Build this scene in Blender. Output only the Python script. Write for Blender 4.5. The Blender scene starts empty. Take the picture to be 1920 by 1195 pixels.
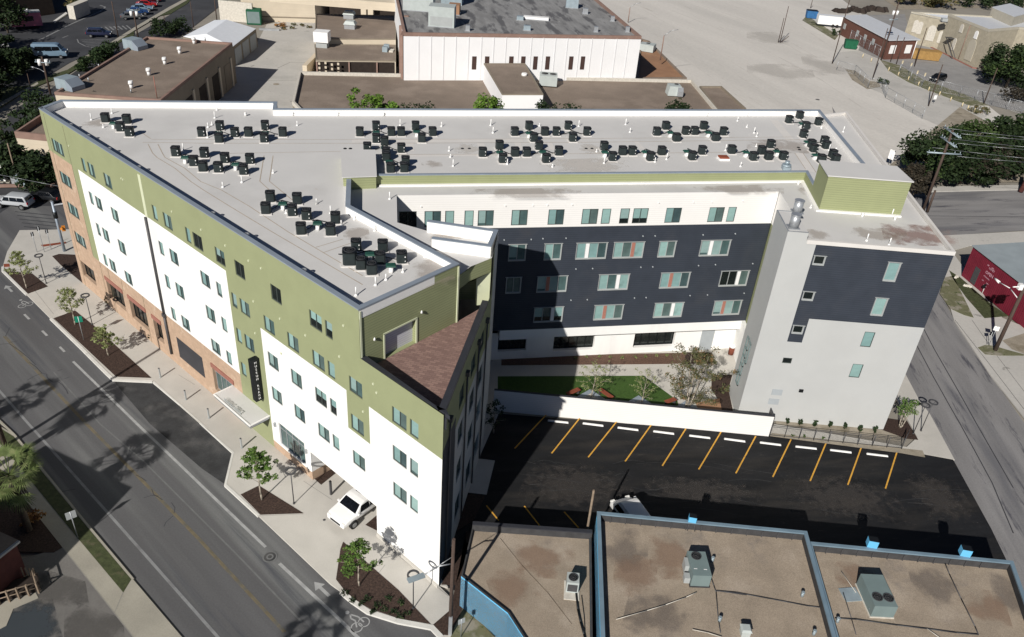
import bpy, bmesh, math, random
from mathutils import Vector, Matrix
R = math.radians
random.seed(7)
scene = bpy.context.scene
col = scene.collection
# ------------------------------------------------------------------ camera
CAM_H = 43.0
FPX = 1507.4          # focal length in pixels of a 1920 px wide picture
DN = Vector((-0.06737493, 0.84391635, 0.53222722)).normalized()   # world "down" in camera axes (x right, y down, z forward)
H0 = (Vector((0, 0, 1)) - DN * DN.z).normalized()
RT = DN.cross(H0)
cd = bpy.data.cameras.new("camera"); cam = bpy.data.objects.new("camera", cd); col.objects.link(cam)
scene.camera = cam
cd.sensor_width = 36.0; cd.lens = FPX / 1920 * 36.0; cd.clip_end = 3000; cd.clip_start = 0.5
def c2w(v): return Vector((v.dot(RT), v.dot(H0), -v.dot(DN)))
ax, ay, az = c2w(Vector((1, 0, 0))), c2w(Vector((0, -1, 0))), c2w(Vector((0, 0, -1)))
cam.matrix_world = Matrix(((ax.x, ay.x, az.x, 0), (ax.y, ay.y, az.y, 0), (ax.z, ay.z, az.z, CAM_H), (0, 0, 0, 1)))
scene.render.resolution_x = 1024; scene.render.resolution_y = 637
# ------------------------------------------------------------------ sky and sun
SUN_EL = 32.0; SH_AZ = 66.7       # direction the shadows run, counter-clockwise from +X
w = bpy.data.worlds.new("World"); scene.world = w; w.use_nodes = True
nt = w.node_tree; bg = nt.nodes['Background']
sky = nt.nodes.new('ShaderNodeTexSky'); sky.sky_type = 'NISHITA'; sky.sun_disc = False
sky.sun_elevation = R(SUN_EL); sky.sun_rotation = R(90 - (SH_AZ + 180)); sky.air_density = 0.42; sky.dust_density = 0.1; sky.ozone_density = 1.6
nt.links.new(sky.outputs[0], bg.inputs[0]); bg.inputs[1].default_value = 0.05
sd = bpy.data.lights.new("sun", 'SUN'); sd.energy = 5.0; sd.angle = R(0.55); sd.color = (1.0, 0.95, 0.88)
sun = bpy.data.objects.new("sun", sd); col.objects.link(sun)
ldir = Vector((math.cos(R(SH_AZ)) * math.cos(R(SUN_EL)), math.sin(R(SH_AZ)) * math.cos(R(SUN_EL)), -math.sin(R(SUN_EL))))
sun.rotation_euler = ldir.to_track_quat('-Z', 'Y').to_euler()
scene.view_settings.view_transform = 'Standard'; scene.view_settings.look = 'None'
scene.view_settings.exposure = 0.06; scene.view_settings.gamma = 1.0
# ------------------------------------------------------------------ helpers
def P(x, y, z=0.0):
    """survey point: where the sight line through a photo pixel meets height z"""
    r = c2w(Vector(((x - 960) / FPX, (y - 597.5) / FPX, 1.0)))
    t = (z - CAM_H) / r.z
    return Vector((r.x * t, r.y * t, z))
def PV(base, x, y):
    """height at which the vertical over a base point passes through pixel row"""
    r = c2w(Vector(((x - 960) / FPX, (y - 597.5) / FPX, 1.0)))
    return CAM_H + r.z * math.hypot(base.x, base.y) / math.hypot(r.x, r.y)
def T(ox, oy, s, *pts): return [(ox + x / s, oy + y / s) for x, y in pts]
def PS(pts, z=0.0): return [P(x, y, z) for x, y in pts]
def inp(n, k, v):
    if k in n.inputs: n.inputs[k].default_value = v
MATS = {}
def stain(name, c, a=0.6, sc=2.0, rough=0.8):
    m = bpy.data.materials.new(name); m.use_nodes = True; MATS[name] = m; t = m.node_tree; b = t.nodes['Principled BSDF']; b.inputs['Base Color'].default_value = (*c, 1); inp(b, 'Roughness', rough)
    tc = t.nodes.new('ShaderNodeTexCoord'); mp = t.nodes.new('ShaderNodeMapping'); mp.inputs['Location'].default_value = (-.5, -.5, 0); mp.inputs['Scale'].default_value = (1, 1, 0); t.links.new(tc.outputs['Generated'], mp.inputs[0])
    ln = t.nodes.new('ShaderNodeVectorMath'); ln.operation = 'LENGTH'; t.links.new(mp.outputs[0], ln.inputs[0])
    n = t.nodes.new('ShaderNodeTexNoise'); n.inputs['Scale'].default_value = sc; n.inputs['Detail'].default_value = 7; n.inputs['Roughness'].default_value = .6; t.links.new(tc.outputs['Object'], n.inputs['Vector'])
    s = t.nodes.new('ShaderNodeMath'); s.operation = 'MULTIPLY_ADD'; s.inputs[1].default_value = -1.25; t.links.new(n.outputs['Fac'], s.inputs[0]); t.links.new(ln.outputs['Value'], s.inputs[2])
    r = t.nodes.new('ShaderNodeMapRange'); r.interpolation_type = 'SMOOTHSTEP'; t.links.new(s.outputs[0], r.inputs[0]); r.inputs[1].default_value = -.48; r.inputs[2].default_value = -.12; r.inputs[3].default_value = a; r.inputs[4].default_value = 0
    t.links.new(r.outputs[0], b.inputs['Alpha']); return m
def M(name, c, rough=0.85, var=0.12, scale=1.5, bump=0.0, bscale=30, metal=0.0, c2=None, c2s=0.15, c2t=0.55, c2w=0.12,
      board=0, boardv=0.8, boardw=0.12, stretch=None, rot=0, spec=0.3, emit=None, axis='Z', c3=None, c3s=1.0, c3t=0.6, c3w=0.05, fine=0.0, fines=40):
    m = bpy.data.materials.new(name); m.use_nodes = True; MATS[name] = m
    t = m.node_tree; b = t.nodes['Principled BSDF']
    inp(b, 'Roughness', rough); inp(b, 'Metallic', metal); inp(b, 'Specular IOR Level', spec)
    tc = t.nodes.new('ShaderNodeTexCoord'); src = tc.outputs['Object']
    if stretch:
        mp = t.nodes.new('ShaderNodeMapping'); mp.inputs['Rotation'].default_value = (0, 0, R(rot)); 
        t.links.new(src, mp.inputs[0])
        mp2 = t.nodes.new('ShaderNodeMapping'); mp2.inputs['Scale'].default_value = stretch
        t.links.new(mp.outputs[0], mp2.inputs[0]); s2 = mp2.outputs[0]
    else: s2 = src
    def noise(sc, det=5, v=src, ro=0.55):
        n = t.nodes.new('ShaderNodeTexNoise'); n.inputs['Scale'].default_value = sc; n.inputs['Detail'].default_value = det
        n.inputs['Roughness'].default_value = ro; t.links.new(v, n.inputs['Vector']); return n.outputs['Fac']
    def mixc(f, a, bb):
        n = t.nodes.new('ShaderNodeMix'); n.data_type = 'RGBA'
        t.links.new(f, n.inputs[0])
        for sock, val in ((n.inputs[6], a), (n.inputs[7], bb)):
            if isinstance(val, (tuple, list)): sock.default_value = (*val[:3], 1)
            else: t.links.new(val, sock)
        return n.outputs[2]
    def ramp(f, a, bb):
        n = t.nodes.new('ShaderNodeMapRange'); t.links.new(f, n.inputs[0]); n.inputs[1].default_value = a; n.inputs[2].default_value = bb
        n.interpolation_type = 'SMOOTHSTEP'; return n.outputs[0]
    f = ramp(noise(scale, 6, s2), 0.25, 0.75)
    out = mixc(f, tuple(x * (1 - var) for x in c), tuple(min(1, x * (1 + var)) for x in c))
    if c2: out = mixc(ramp(noise(c2s, 7, s2), c2t, c2t + c2w), out, c2)
    if c3: out = mixc(ramp(noise(c3s, 8, s2, 0.7), c3t, c3t + c3w), out, c3)
    if fine:
        out = mixc(ramp(noise(fines, 3), 0.35, 0.65), out, tuple(x * (1 - fine) for x in c)) if False else out
        n = t.nodes.new('ShaderNodeMix'); n.data_type = 'RGBA'; n.blend_type = 'MULTIPLY'; n.inputs[0].default_value = 1
        g = t.nodes.new('ShaderNodeMapRange'); t.links.new(noise(fines, 4), g.inputs[0]); g.inputs[1].default_value = .3; g.inputs[2].default_value = .7
        g.inputs[3].default_value = 1 - fine; g.inputs[4].default_value = 1 + fine
        t.links.new(out, n.inputs[6]); t.links.new(g.outputs[0], n.inputs[7]); out = n.outputs[2]
    if board:
        sep = t.nodes.new('ShaderNodeSeparateXYZ'); t.links.new(s2 if axis != 'Z' else src, sep.inputs[0])
        mm = t.nodes.new('ShaderNodeMath'); mm.operation = 'MULTIPLY'; mm.inputs[1].default_value = board
        t.links.new(sep.outputs[axis], mm.inputs[0])
        fr = t.nodes.new('ShaderNodeMath'); fr.operation = 'FRACT'; t.links.new(mm.outputs[0], fr.inputs[0])
        lt = t.nodes.new('ShaderNodeMath'); lt.operation = 'LESS_THAN'; lt.inputs[1].default_value = boardw; t.links.new(fr.outputs[0], lt.inputs[0])
        out = mixc(lt.outputs[0], out, tuple(x * boardv for x in c))
    t.links.new(out, b.inputs['Base Color'])
    if bump:
        bn = t.nodes.new('ShaderNodeBump'); bn.inputs['Strength'].default_value = bump; bn.inputs['Distance'].default_value = 0.02
        t.links.new(noise(bscale, 4), bn.inputs['Height']); t.links.new(bn.outputs[0], b.inputs['Normal'])
    if emit: inp(b, 'Emission Color', (*emit, 1)); inp(b, 'Emission Strength', 1.0)
    return m
def setp(o, label=None, cat=None, group=None, kind=None):
    if label: o['label'] = label
    if cat: o['category'] = cat
    if group: o['group'] = group
    if kind: o['kind'] = kind
    return o
def thing(name, label, cat, loc=(0, 0, 0), rz=0.0, group=None):
    o = bpy.data.objects.new(name, None); col.objects.link(o); o.location = loc; o.rotation_euler = (0, 0, rz)
    o.empty_display_size = 0.3
    return setp(o, label, cat, group)
class MB:
    """collects polygons, boxes, tubes and builds ONE mesh object"""
    def __init__(s): s.v = []; s.f = []; s.m = []; s.sm = []
    def poly(s, pts, mi=0, smooth=False):
        n = len(s.v); s.v += [tuple(p) for p in pts]; s.f.append(tuple(range(n, n + len(pts)))); s.m.append(mi); s.sm.append(smooth)
    def box(s, c, d, rz=0.0, mi=0, top=None):
        """c = centre of the base, d = full sizes; top = scale of the upper face"""
        cx, cy, cz = c; dx, dy, dz = d[0] / 2, d[1] / 2, d[2]; co, si = math.cos(rz), math.sin(rz); tx, ty = (top if top else (1, 1))
        def q(x, y, z): return (cx + x * co - y * si, cy + x * si + y * co, cz + z)
        b = [q(-dx, -dy, 0), q(dx, -dy, 0), q(dx, dy, 0), q(-dx, dy, 0)]
        t = [q(-dx * tx, -dy * ty, dz), q(dx * tx, -dy * ty, dz), q(dx * tx, dy * ty, dz), q(-dx * tx, dy * ty, dz)]
        n = len(s.v); s.v += b + t
        for f in ((0, 3, 2, 1), (4, 5, 6, 7), (0, 1, 5, 4), (1, 2, 6, 5), (2, 3, 7, 6), (3, 0, 4, 7)):
            s.f.append(tuple(n + i for i in f)); s.m.append(mi); s.sm.append(False)
        return s
    def prism(s, pts, z0, z1, mi=0, mtop=None, bottom=True, sides=True):
        a = [Vector((p[0], p[1], 0)) for p in pts]
        ar = sum(a[i].x * a[(i + 1) % len(a)].y - a[(i + 1) % len(a)].x * a[i].y for i in range(len(a)))
        if ar < 0: a = a[::-1]
        k = len(a)
        z0s = z0 if isinstance(z0, (list, tuple)) else [z0] * k; z1s = z1 if isinstance(z1, (list, tuple)) else [z1] * k
        if ar < 0 and isinstance(z1, (list, tuple)): z1s = list(z1s)[::-1]
        n = len(s.v); s.v += [(p.x, p.y, z) for p, z in zip(a, z0s)] + [(p.x, p.y, z) for p, z in zip(a, z1s)]
        for i in range(k if sides else 0):
            j = (i + 1) % k; s.f.append((n + i, n + j, n + k + j, n + k + i)); s.m.append(mi); s.sm.append(False)
        s.f.append(tuple(n + k + i for i in range(k))); s.m.append(mi if mtop is None else mtop); s.sm.append(False)
        if bottom: s.f.append(tuple(n + i for i in reversed(range(k)))); s.m.append(mi); s.sm.append(False)
        return s
    def tube(s, p0, p1, r0, r1=None, n=8, mi=0, caps=True):
        p0, p1 = Vector(p0), Vector(p1); r1 = r0 if r1 is None else r1
        d = (p1 - p0)
        if d.length < 1e-6: return s
        d.normalize(); u = d.orthogonal().normalized(); v = d.cross(u); k = len(s.v)
        for p, r in ((p0, r0), (p1, r1)):
            for i in range(n):
                a = 2 * math.pi * i / n; s.v.append(tuple(p + (u * math.cos(a) + v * math.sin(a)) * r))
        for i in range(n):
            j = (i + 1) % n; s.f.append((k + i, k + j, k + n + j, k + n + i)); s.m.append(mi); s.sm.append(True)
        if caps:
            s.f.append(tuple(k + i for i in reversed(range(n)))); s.m.append(mi); s.sm.append(False)
            s.f.append(tuple(k + n + i for i in range(n))); s.m.append(mi); s.sm.append(False)
        return s
    def path(s, pts, r, n=6, mi=0):
        for a, b in zip(pts, pts[1:]): s.tube(a, b, r, None, n, mi)
        return s
    def ring(s, c, r, t, n=20, mi=0, h=0.06):
        c = Vector(c)
        for i in range(n):
            a0, a1 = 2 * math.pi * i / n, 2 * math.pi * (i + 1) / n
            q = [c + Vector((math.cos(a) * rr, math.sin(a) * rr, z)) for a in (a0, a1) for rr in (r - t, r + t) for z in (-h / 2, h / 2)]
            i0, i1, o0, o1, j0, j1, q0, q1 = q
            s.poly([o0, q0, q1, o1], mi); s.poly([i1, j1, j0, i0], mi); s.poly([i1, o1, q1, j1], mi); s.poly([i0, j0, q0, o0], mi)
        return s
    def strip(s, pts, wd, z0, z1, mi=0, closed=False, off=0.0):
        """wall or kerb of width wd along a line, off shifts it to the left"""
        p = [Vector((q[0], q[1], 0)) for q in pts]; n = len(p)
        L, Rr = [], []
        for i in range(n):
            if closed: a, b = p[i] - p[i - 1], p[(i + 1) % n] - p[i]
            else: a = p[i] - p[i - 1] if i else p[1] - p[0]; b = p[i + 1] - p[i] if i < n - 1 else a
            a = a.normalized(); b = b.normalized(); na, nb = Vector((-a.y, a.x, 0)), Vector((-b.y, b.x, 0))
            m = na + nb
            if m.length < 1e-4: m = na
            m = m.normalized(); k = 1 / max(0.35, m.dot(na))
            L.append(p[i] + m * k * (off + wd / 2)); Rr.append(p[i] + m * k * (off - wd / 2))
        rng = range(n if closed else n - 1)
        for i in rng:
            j = (i + 1) % n
            q = [Rr[i], Rr[j], L[j], L[i]]
            lo = [(v.x, v.y, z0) for v in q]; hi = [(v.x, v.y, z1) for v in q]
            s.poly(hi, mi); s.poly([lo[0], lo[1], hi[1], hi[0]], mi); s.poly([lo[2], lo[3], hi[3], hi[2]], mi); s.poly(lo[::-1], mi)
            if not closed and i == 0: s.poly([lo[3], lo[0], hi[0], hi[3]], mi)
            if not closed and i == n - 2: s.poly([lo[1], lo[2], hi[2], hi[1]], mi)
        return s
    def build(s, name, mats, parent=None, local=False, weld=False, bevel=0):
        me = bpy.data.meshes.new(name)
        v = s.v
        if parent is not None and not local:
            l = Vector(root_loc(parent)); v = [tuple(Vector(p) - l) for p in v]
        me.from_pydata(v, [], s.f)
        if not isinstance(mats, (list, tuple)): mats = [mats]
        for m in mats: me.materials.append(MATS[m] if isinstance(m, str) else m)
        me.polygons.foreach_set('material_index', s.m); me.polygons.foreach_set('use_smooth', s.sm)
        if weld:
            bm = bmesh.new(); bm.from_mesh(me); bmesh.ops.remove_doubles(bm, verts=bm.verts, dist=0.0005); bmesh.ops.recalc_face_normals(bm, faces=bm.faces)
            if bevel: bmesh.ops.bevel(bm, geom=[e for e in bm.edges if e.calc_face_angle(0) > 0.6], offset=bevel, segments=2, affect='EDGES', profile=0.6)
            bm.to_mesh(me); bm.free()
        me.update()
        o = bpy.data.objects.new(name, me); col.objects.link(o)
        if parent is not None: o.parent = parent
        return o
def root_loc(p):
    l = Vector((0, 0, 0))
    while p is not None: l += p.location; p = p.parent
    return l
def copy_tree(o, parent=None):
    kids = [c for c in o.children]
    c = o.copy(); col.objects.link(c); c.parent = parent
    for k in kids: copy_tree(k, c)
    return c
def place(proto, loc, rz, label, group=None, used=set()):
    """first call moves the prototype itself, later calls copy it"""
    o = proto if proto.name not in used else copy_tree(proto)
    used.add(proto.name)
    o.location = loc; o.rotation_euler = (0, 0, rz); o['label'] = label
    if group: o['group'] = group
    return o
def sheet(name, px, z, mat, kind='structure', raised=None):
    pts = [p if isinstance(p, Vector) else P(p[0], p[1], z) for p in px]
    mb = MB()
    if raised is None:
        a = sum(pts[i].x * pts[(i + 1) % len(pts)].y - pts[(i + 1) % len(pts)].x * pts[i].y for i in range(len(pts)))
        if a < 0: pts = pts[::-1]
        mb.poly([(p.x, p.y, z) for p in pts])
    else: mb.prism(pts, z - raised, z, bottom=False)
    o = mb.build(name, mat); return setp(o, kind=kind)
def text_mesh(txt, size, depth=0.02):
    cu = bpy.data.curves.new('lettering', 'FONT'); cu.body = txt; cu.size = size; cu.extrude = depth / 2; cu.align_x = 'CENTER'; cu.align_y = 'CENTER'
    cu.resolution_u = 2; cu.space_line = 0.85
    o = bpy.data.objects.new('lettering', cu); col.objects.link(o)
    dg = bpy.context.evaluated_depsgraph_get(); me = bpy.data.meshes.new_from_object(o.evaluated_get(dg))
    bpy.data.objects.remove(o); return me
def lettering(txt, size, mat, parent, loc, X, Z, depth=0.02, name='lettering', sx=1.0):
    """letters whose line runs along X and whose tops point along Z"""
    me = text_mesh(txt, size, depth); me.materials.clear(); me.materials.append(MATS[mat])
    X = Vector(X).normalized(); Z = Vector(Z).normalized(); N = X.cross(Z)
    m = Matrix(((X.x * sx, Z.x, N.x, loc[0]), (X.y * sx, Z.y, N.y, loc[1]), (X.z * sx, Z.z, N.z, loc[2]), (0, 0, 0, 1)))
    me.transform(m)
    if parent is not None: me.transform(Matrix.Translation(-root_loc(parent)))
    o = bpy.data.objects.new(name, me); col.objects.link(o); o.parent = parent; return o
# ------------------------------------------------------------------ materials
M('asphalt', (0.10, 0.10, 0.104), var=0.14, scale=0.5, stretch=(0.05, 1.3, 1), rot=41, c2=(0.155, 0.158, 0.158), c2s=0.3, c2t=0.48, c2w=0.2, c3=(0.066, 0.07, 0.08), c3s=0.42, c3t=0.52, c3w=0.2, fine=0.08, fines=9, bump=0.3, bscale=25)
M('asphalt_dark', (0.04, 0.041, 0.043), var=0.25, scale=0.8, c2=(0.10, 0.098, 0.097), c2s=0.35, c2t=0.5, c2w=0.25, fine=0.15, fines=12, bump=0.3)
M('asphalt_new', (0.012, 0.0125, 0.014), var=0.3, scale=0.4, c2=(0.026, 0.024, 0.0225), c2s=0.3, c2t=0.45, c2w=0.25, c3=(0.055, 0.048, 0.042), c3s=1.6, c3t=0.6, c3w=0.12, stretch=(0.5, 2.2, 1), rot=-10, fine=0.2, fines=14, rough=0.75, spec=0.25)
M('asphalt_far', (0.27, 0.265, 0.26), var=0.1, scale=0.3, c2=(0.2, 0.2, 0.2), c2s=0.2, c2t=0.55, c2w=0.2, fine=0.08, fines=6)
M('asphalt_worn', (0.225, 0.22, 0.22), var=0.15, scale=0.5, stretch=(0.14, 1.1, 1), rot=-87, c2=(0.135, 0.135, 0.145), c2s=0.3, c2t=0.48, c2w=0.2, c3=(0.085, 0.085, 0.098), c3s=1.1, c3t=0.55, c3w=0.12, fine=0.1, fines=8)
M('asphalt_cross', (0.225, 0.22, 0.22), var=0.15, scale=0.5, stretch=(0.14, 1.1, 1), rot=-13.6, c2=(0.135, 0.135, 0.145), c2s=0.3, c2t=0.48, c2w=0.2, c3=(0.085, 0.085, 0.098), c3s=1.1, c3t=0.55, c3w=0.12, fine=0.1, fines=8)
M('forecourt', (0.165, 0.158, 0.15), var=0.12, scale=0.4, c2=(0.13, 0.127, 0.123), c2s=0.25, c2t=0.5, c2w=0.25, c3=(0.10, 0.098, 0.095), c3s=1.2, c3t=0.62, c3w=0.12, fine=0.1, fines=9)
M('asphalt_lot', (0.05, 0.052, 0.058), var=0.2, scale=0.15, c2=(0.085, 0.085, 0.09), c2s=0.12, c2t=0.55, c2w=0.2, fine=0.1, fines=5)
M('paint_white', (0.33, 0.335, 0.335), var=0.15, scale=2, c2=(0.3, 0.3, 0.3), c2s=1.2, c2t=0.6, c2w=0.15)
M('paint_faded', (0.22, 0.225, 0.23), var=0.15, scale=2, c2=(0.16, 0.16, 0.165), c2s=1.0, c2t=0.5, c2w=0.2)
M('paint_seam', (0.14, 0.143, 0.143), var=0.1, scale=2)
M('paint_yellow', (0.62, 0.33, 0.05), var=0.15, scale=4, c2=(0.3, 0.17, 0.05), c2s=2.0, c2t=0.66, c2w=0.1)
M('paint_yellow_faded', (0.15, 0.125, 0.08), var=0.15, scale=2, c2=(0.11, 0.108, 0.10), c2s=1.2, c2t=0.45, c2w=0.25)
M('concrete', (0.50, 0.48, 0.44), var=0.06, scale=0.5, c2=(0.43, 0.415, 0.375), c2s=0.35, c2t=0.55, c2w=0.3, fine=0.05, fines=14, bump=0.15)
M('concrete_old', (0.34, 0.32, 0.27), var=0.1, scale=0.4, c2=(0.28, 0.265, 0.225), c2s=0.3, c2t=0.5, c2w=0.3, fine=0.07, fines=12)
M('concrete_pale', (0.47, 0.455, 0.425), var=0.06, scale=0.2, c2=(0.39, 0.38, 0.355), c2s=0.12, c2t=0.52, c2w=0.2, c3=(0.28, 0.27, 0.25), c3s=0.5, c3t=0.62, c3w=0.06, fine=0.05, fines=3)
M('caliche', (0.585, 0.56, 0.52), var=0.07, scale=0.12, stretch=(0.12, 1.0, 1), rot=64, c2=(0.52, 0.50, 0.465), c2s=0.035, c2t=0.5, c2w=0.12, c3=(0.44, 0.41, 0.37), c3s=0.4, c3t=0.62, c3w=0.08, fine=0.06, fines=2)
M('kerb', (0.62, 0.61, 0.575), var=0.06, scale=1.5, c2=(0.45, 0.44, 0.41), c2s=0.8, c2t=0.62, c2w=0.15)
M('joint', (0.25, 0.24, 0.22), var=0.1)
M('crack', (0.05, 0.052, 0.058), var=0.1)
M('mulch', (0.045, 0.028, 0.022), var=0.45, scale=7, c2=(0.085, 0.055, 0.04), c2s=12, c2t=0.58, c2w=0.1, fine=0.3, fines=30, bump=0.9, bscale=18)
M('mulch_red', (0.12, 0.07, 0.05), var=0.3, scale=6, c2=(0.07, 0.04, 0.032), c2s=8, c2t=0.55, c2w=0.1, bump=0.8, bscale=18)
M('dirt', (0.30, 0.265, 0.21), var=0.15, scale=0.8, c2=(0.22, 0.19, 0.14), c2s=0.7, c2t=0.52, c2w=0.15, fine=0.12, fines=8, bump=0.4)
M('ground', (0.27, 0.25, 0.215), var=0.12, scale=0.1, c2=(0.2, 0.185, 0.15), c2s=0.06, c2t=0.55, c2w=0.15)
M('grass', (0.055, 0.066, 0.028), var=0.3, scale=3, c2=(0.10, 0.09, 0.055), c2s=1.2, c2t=0.56, c2w=0.15, fine=0.3, fines=20, bump=0.8, bscale=30)
M('grass_dry', (0.15, 0.15, 0.085), var=0.2, scale=1.5, c2=(0.27, 0.25, 0.20), c2s=0.7, c2t=0.5, c2w=0.12, c3=(0.06, 0.08, 0.03), c3s=1.5, c3t=0.55, c3w=0.1, bump=0.6)
M('lawn', (0.042, 0.088, 0.016), var=0.15, scale=4, fine=0.15, fines=40, bump=0.6, bscale=60)
M('green_stucco', (0.27, 0.295, 0.165), var=0.04, scale=0.6, c2=(0.25, 0.272, 0.152), c2s=0.3, c2t=0.55, c2w=0.2, fine=0.03, fines=25, bump=0.1, bscale=60)
M('green_siding', (0.29, 0.315, 0.17), var=0.04, scale=0.8, board=5.2, boardv=0.62, boardw=0.13)
M('green_pale', (0.56, 0.59, 0.42), var=0.03)
M('white_stucco', (0.80, 0.80, 0.785), var=0.03, scale=0.5, stretch=(1, 1, 0.12), c2=(0.70, 0.70, 0.695), c2s=0.45, c2t=0.56, c2w=0.2, bump=0.08, bscale=50)  # streaks and soft shade stripes mixed into the white as stretched noise
M('white_siding', (0.80, 0.79, 0.77), var=0.02, scale=0.5, board=5.2, boardv=0.86, boardw=0.13)
M('gray_stucco', (0.455, 0.465, 0.46), var=0.03, scale=0.4, c2=(0.395, 0.41, 0.42), c2s=0.2, c2t=0.55, c2w=0.25, fine=0.02, fines=20, bump=0.12, bscale=40)
M('navy_siding', (0.036, 0.044, 0.06), var=0.1, scale=0.8, board=5.2, boardv=0.6, boardw=0.14, c2=(0.045, 0.05, 0.062), c2s=0.4, c2t=0.5, c2w=0.25, rough=0.7)
M('panel_grey', (0.42, 0.44, 0.46), var=0.03)  # even pale grey for the panel fence
M('brick', (0.44, 0.315, 0.225), var=0.12, scale=2.2, c2=(0.52, 0.40, 0.30), c2s=1.3, c2t=0.56, c2w=0.12, board=9, boardv=0.86, boardw=0.16, fine=0.08, fines=16)
M('brick_line', (0.26, 0.17, 0.115), var=0.1)
M('joint_line', (0.15, 0.14, 0.09), var=0.1)
M('lintel_red', (0.30, 0.135, 0.105), var=0.08)
M('roof_white', (0.585, 0.58, 0.57), var=0.03, scale=0.3, c2=(0.53, 0.525, 0.515), c2s=0.16, c2t=0.52, c2w=0.2, c3=(0.47, 0.43, 0.39), c3s=0.33, c3t=0.66, c3w=0.12, fine=0.02, fines=12)
M('roof_patch', (0.64, 0.62, 0.595), var=0.03, scale=0.8)
M('roof_seam', (0.40, 0.335, 0.26), var=0.15, scale=2)
M('roof_stain', (0.36, 0.31, 0.29), var=0.2, scale=1.0, c2=(0.25, 0.17, 0.155), c2s=0.6, c2t=0.45, c2w=0.25)
stain('stain_brown', (0.36, 0.30, 0.25), .35, .9)
stain('stain_red', (0.30, 0.19, 0.165), .6, .8)
stain('stain_dark', (0.15, 0.13, 0.12), .4, .7)
stain('stain_warm', (0.30, 0.20, 0.14), .5, .6)
stain('stain_scuff', (0.085, 0.075, 0.068), .35, 1.6)
stain('stain_patch', (0.62, 0.59, 0.55), .7, 1.2)
stain('stain_track', (0.42, 0.40, 0.37), .25, .15)
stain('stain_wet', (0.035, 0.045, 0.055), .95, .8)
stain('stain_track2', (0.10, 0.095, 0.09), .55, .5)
M('gravel_track', (0.555, 0.53, 0.49), var=0.05, scale=.3, c2=(0.50, 0.475, 0.44), c2s=.2, c2t=.5)
M('parapet_white', (0.84, 0.83, 0.81), var=0.02)
M('coping_metal', (0.30, 0.35, 0.41), rough=0.45, metal=0.25, var=0.06, scale=0.8)
M('coping_dark', (0.035, 0.037, 0.045), rough=0.5, var=0.1)
M('coping_blue', (0.20, 0.29, 0.36), rough=0.45, metal=0.2, var=0.12, scale=0.7)
m_ = M('pavers', (0.26, 0.165, 0.14)); t_ = m_.node_tree; bt = t_.nodes.new('ShaderNodeTexBrick'); mp_ = t_.nodes.new('ShaderNodeMapping'); tc_ = t_.nodes.new('ShaderNodeTexCoord'); mp_.inputs['Rotation'].default_value = (0, 0, R(12)); t_.links.new(tc_.outputs['Object'], mp_.inputs[0]); t_.links.new(mp_.outputs[0], bt.inputs['Vector'])
bt.inputs['Color1'].default_value = (0.30, 0.195, 0.165, 1); bt.inputs['Color2'].default_value = (0.20, 0.125, 0.11, 1); bt.inputs['Mortar'].default_value = (0.15, 0.10, 0.09, 1); bt.inputs['Scale'].default_value = 1.0; bt.inputs['Brick Width'].default_value = .42; bt.inputs['Row Height'].default_value = .2; bt.inputs['Mortar Size'].default_value = .012; t_.links.new(bt.outputs['Color'], t_.nodes['Principled BSDF'].inputs['Base Color'])
for nm_, c_ in (('glass_light', (0.235, 0.37, 0.355)), ('glass_light_b', (0.27, 0.42, 0.40)), ('glass_light_c', (0.20, 0.33, 0.325)), ('glass_light_d', (0.25, 0.36, 0.35))): M(nm_, c_, rough=0.1, var=0.12, scale=0.9, spec=0.6, c2=tuple(x * .72 for x in c_), c2s=0.8, c2t=0.52, c2w=0.25)
for nm_, c_ in (('glass_dark', (0.07, 0.12, 0.12)), ('glass_dark_b', (0.09, 0.135, 0.13)), ('glass_dark_c', (0.05, 0.085, 0.09))): M(nm_, c_, rough=0.12, var=0.2, scale=1.2, spec=0.6)
M('glass_black', (0.012, 0.016, 0.016), rough=0.12, var=0.2, spec=0.5)
M('glass_car', (0.012, 0.014, 0.018), rough=0.08, var=0.1, spec=0.6)
M('frame_dark', (0.07, 0.085, 0.08), rough=0.5, var=0.05)
M('frame_light', (0.36, 0.38, 0.38), rough=0.5, var=0.05)
M('panel_white', (0.8, 0.8, 0.8), var=0.02)
M('panel_red', (0.36, 0.16, 0.12), var=0.05)
M('door_gray', (0.35, 0.38, 0.40), var=0.05)
M('door_white', (0.6, 0.61, 0.66), var=0.03, board=6, boardv=0.75, boardw=0.2)
M('black_metal', (0.014, 0.016, 0.018), rough=0.45, var=0.15, metal=0.3)
M('bronze', (0.075, 0.075, 0.08), rough=0.5, var=0.1, metal=0.2)
M('steel', (0.42, 0.44, 0.46), rough=0.4, metal=0.5, var=0.08)
M('galv', (0.33, 0.40, 0.44), rough=0.45, metal=0.3, var=0.1, scale=1.5)
M('white_plastic', (0.82, 0.82, 0.81), rough=0.5, var=0.03)
M('wood_pole', (0.075, 0.052, 0.042), var=0.3, scale=3, stretch=(6, 6, 0.5), fine=0.15, fines=8, rough=0.9)
M('wood_gray', (0.22, 0.17, 0.125), var=0.2, scale=3, rough=0.9)
M('cond_black', (0.018, 0.025, 0.026), rough=0.5, var=0.25, scale=3, board=14, boardv=1.7, boardw=0.3)
M('cond_top', (0.008, 0.01, 0.011), rough=0.45, var=0.2)
M('cap_green', (0.018, 0.075, 0.055), rough=0.5, var=0.1)
M('hvac_teal', (0.17, 0.225, 0.225), rough=0.5, var=0.06, scale=1.2)
M('hvac_gray', (0.42, 0.46, 0.45), rough=0.5, var=0.06, scale=1.2)
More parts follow.
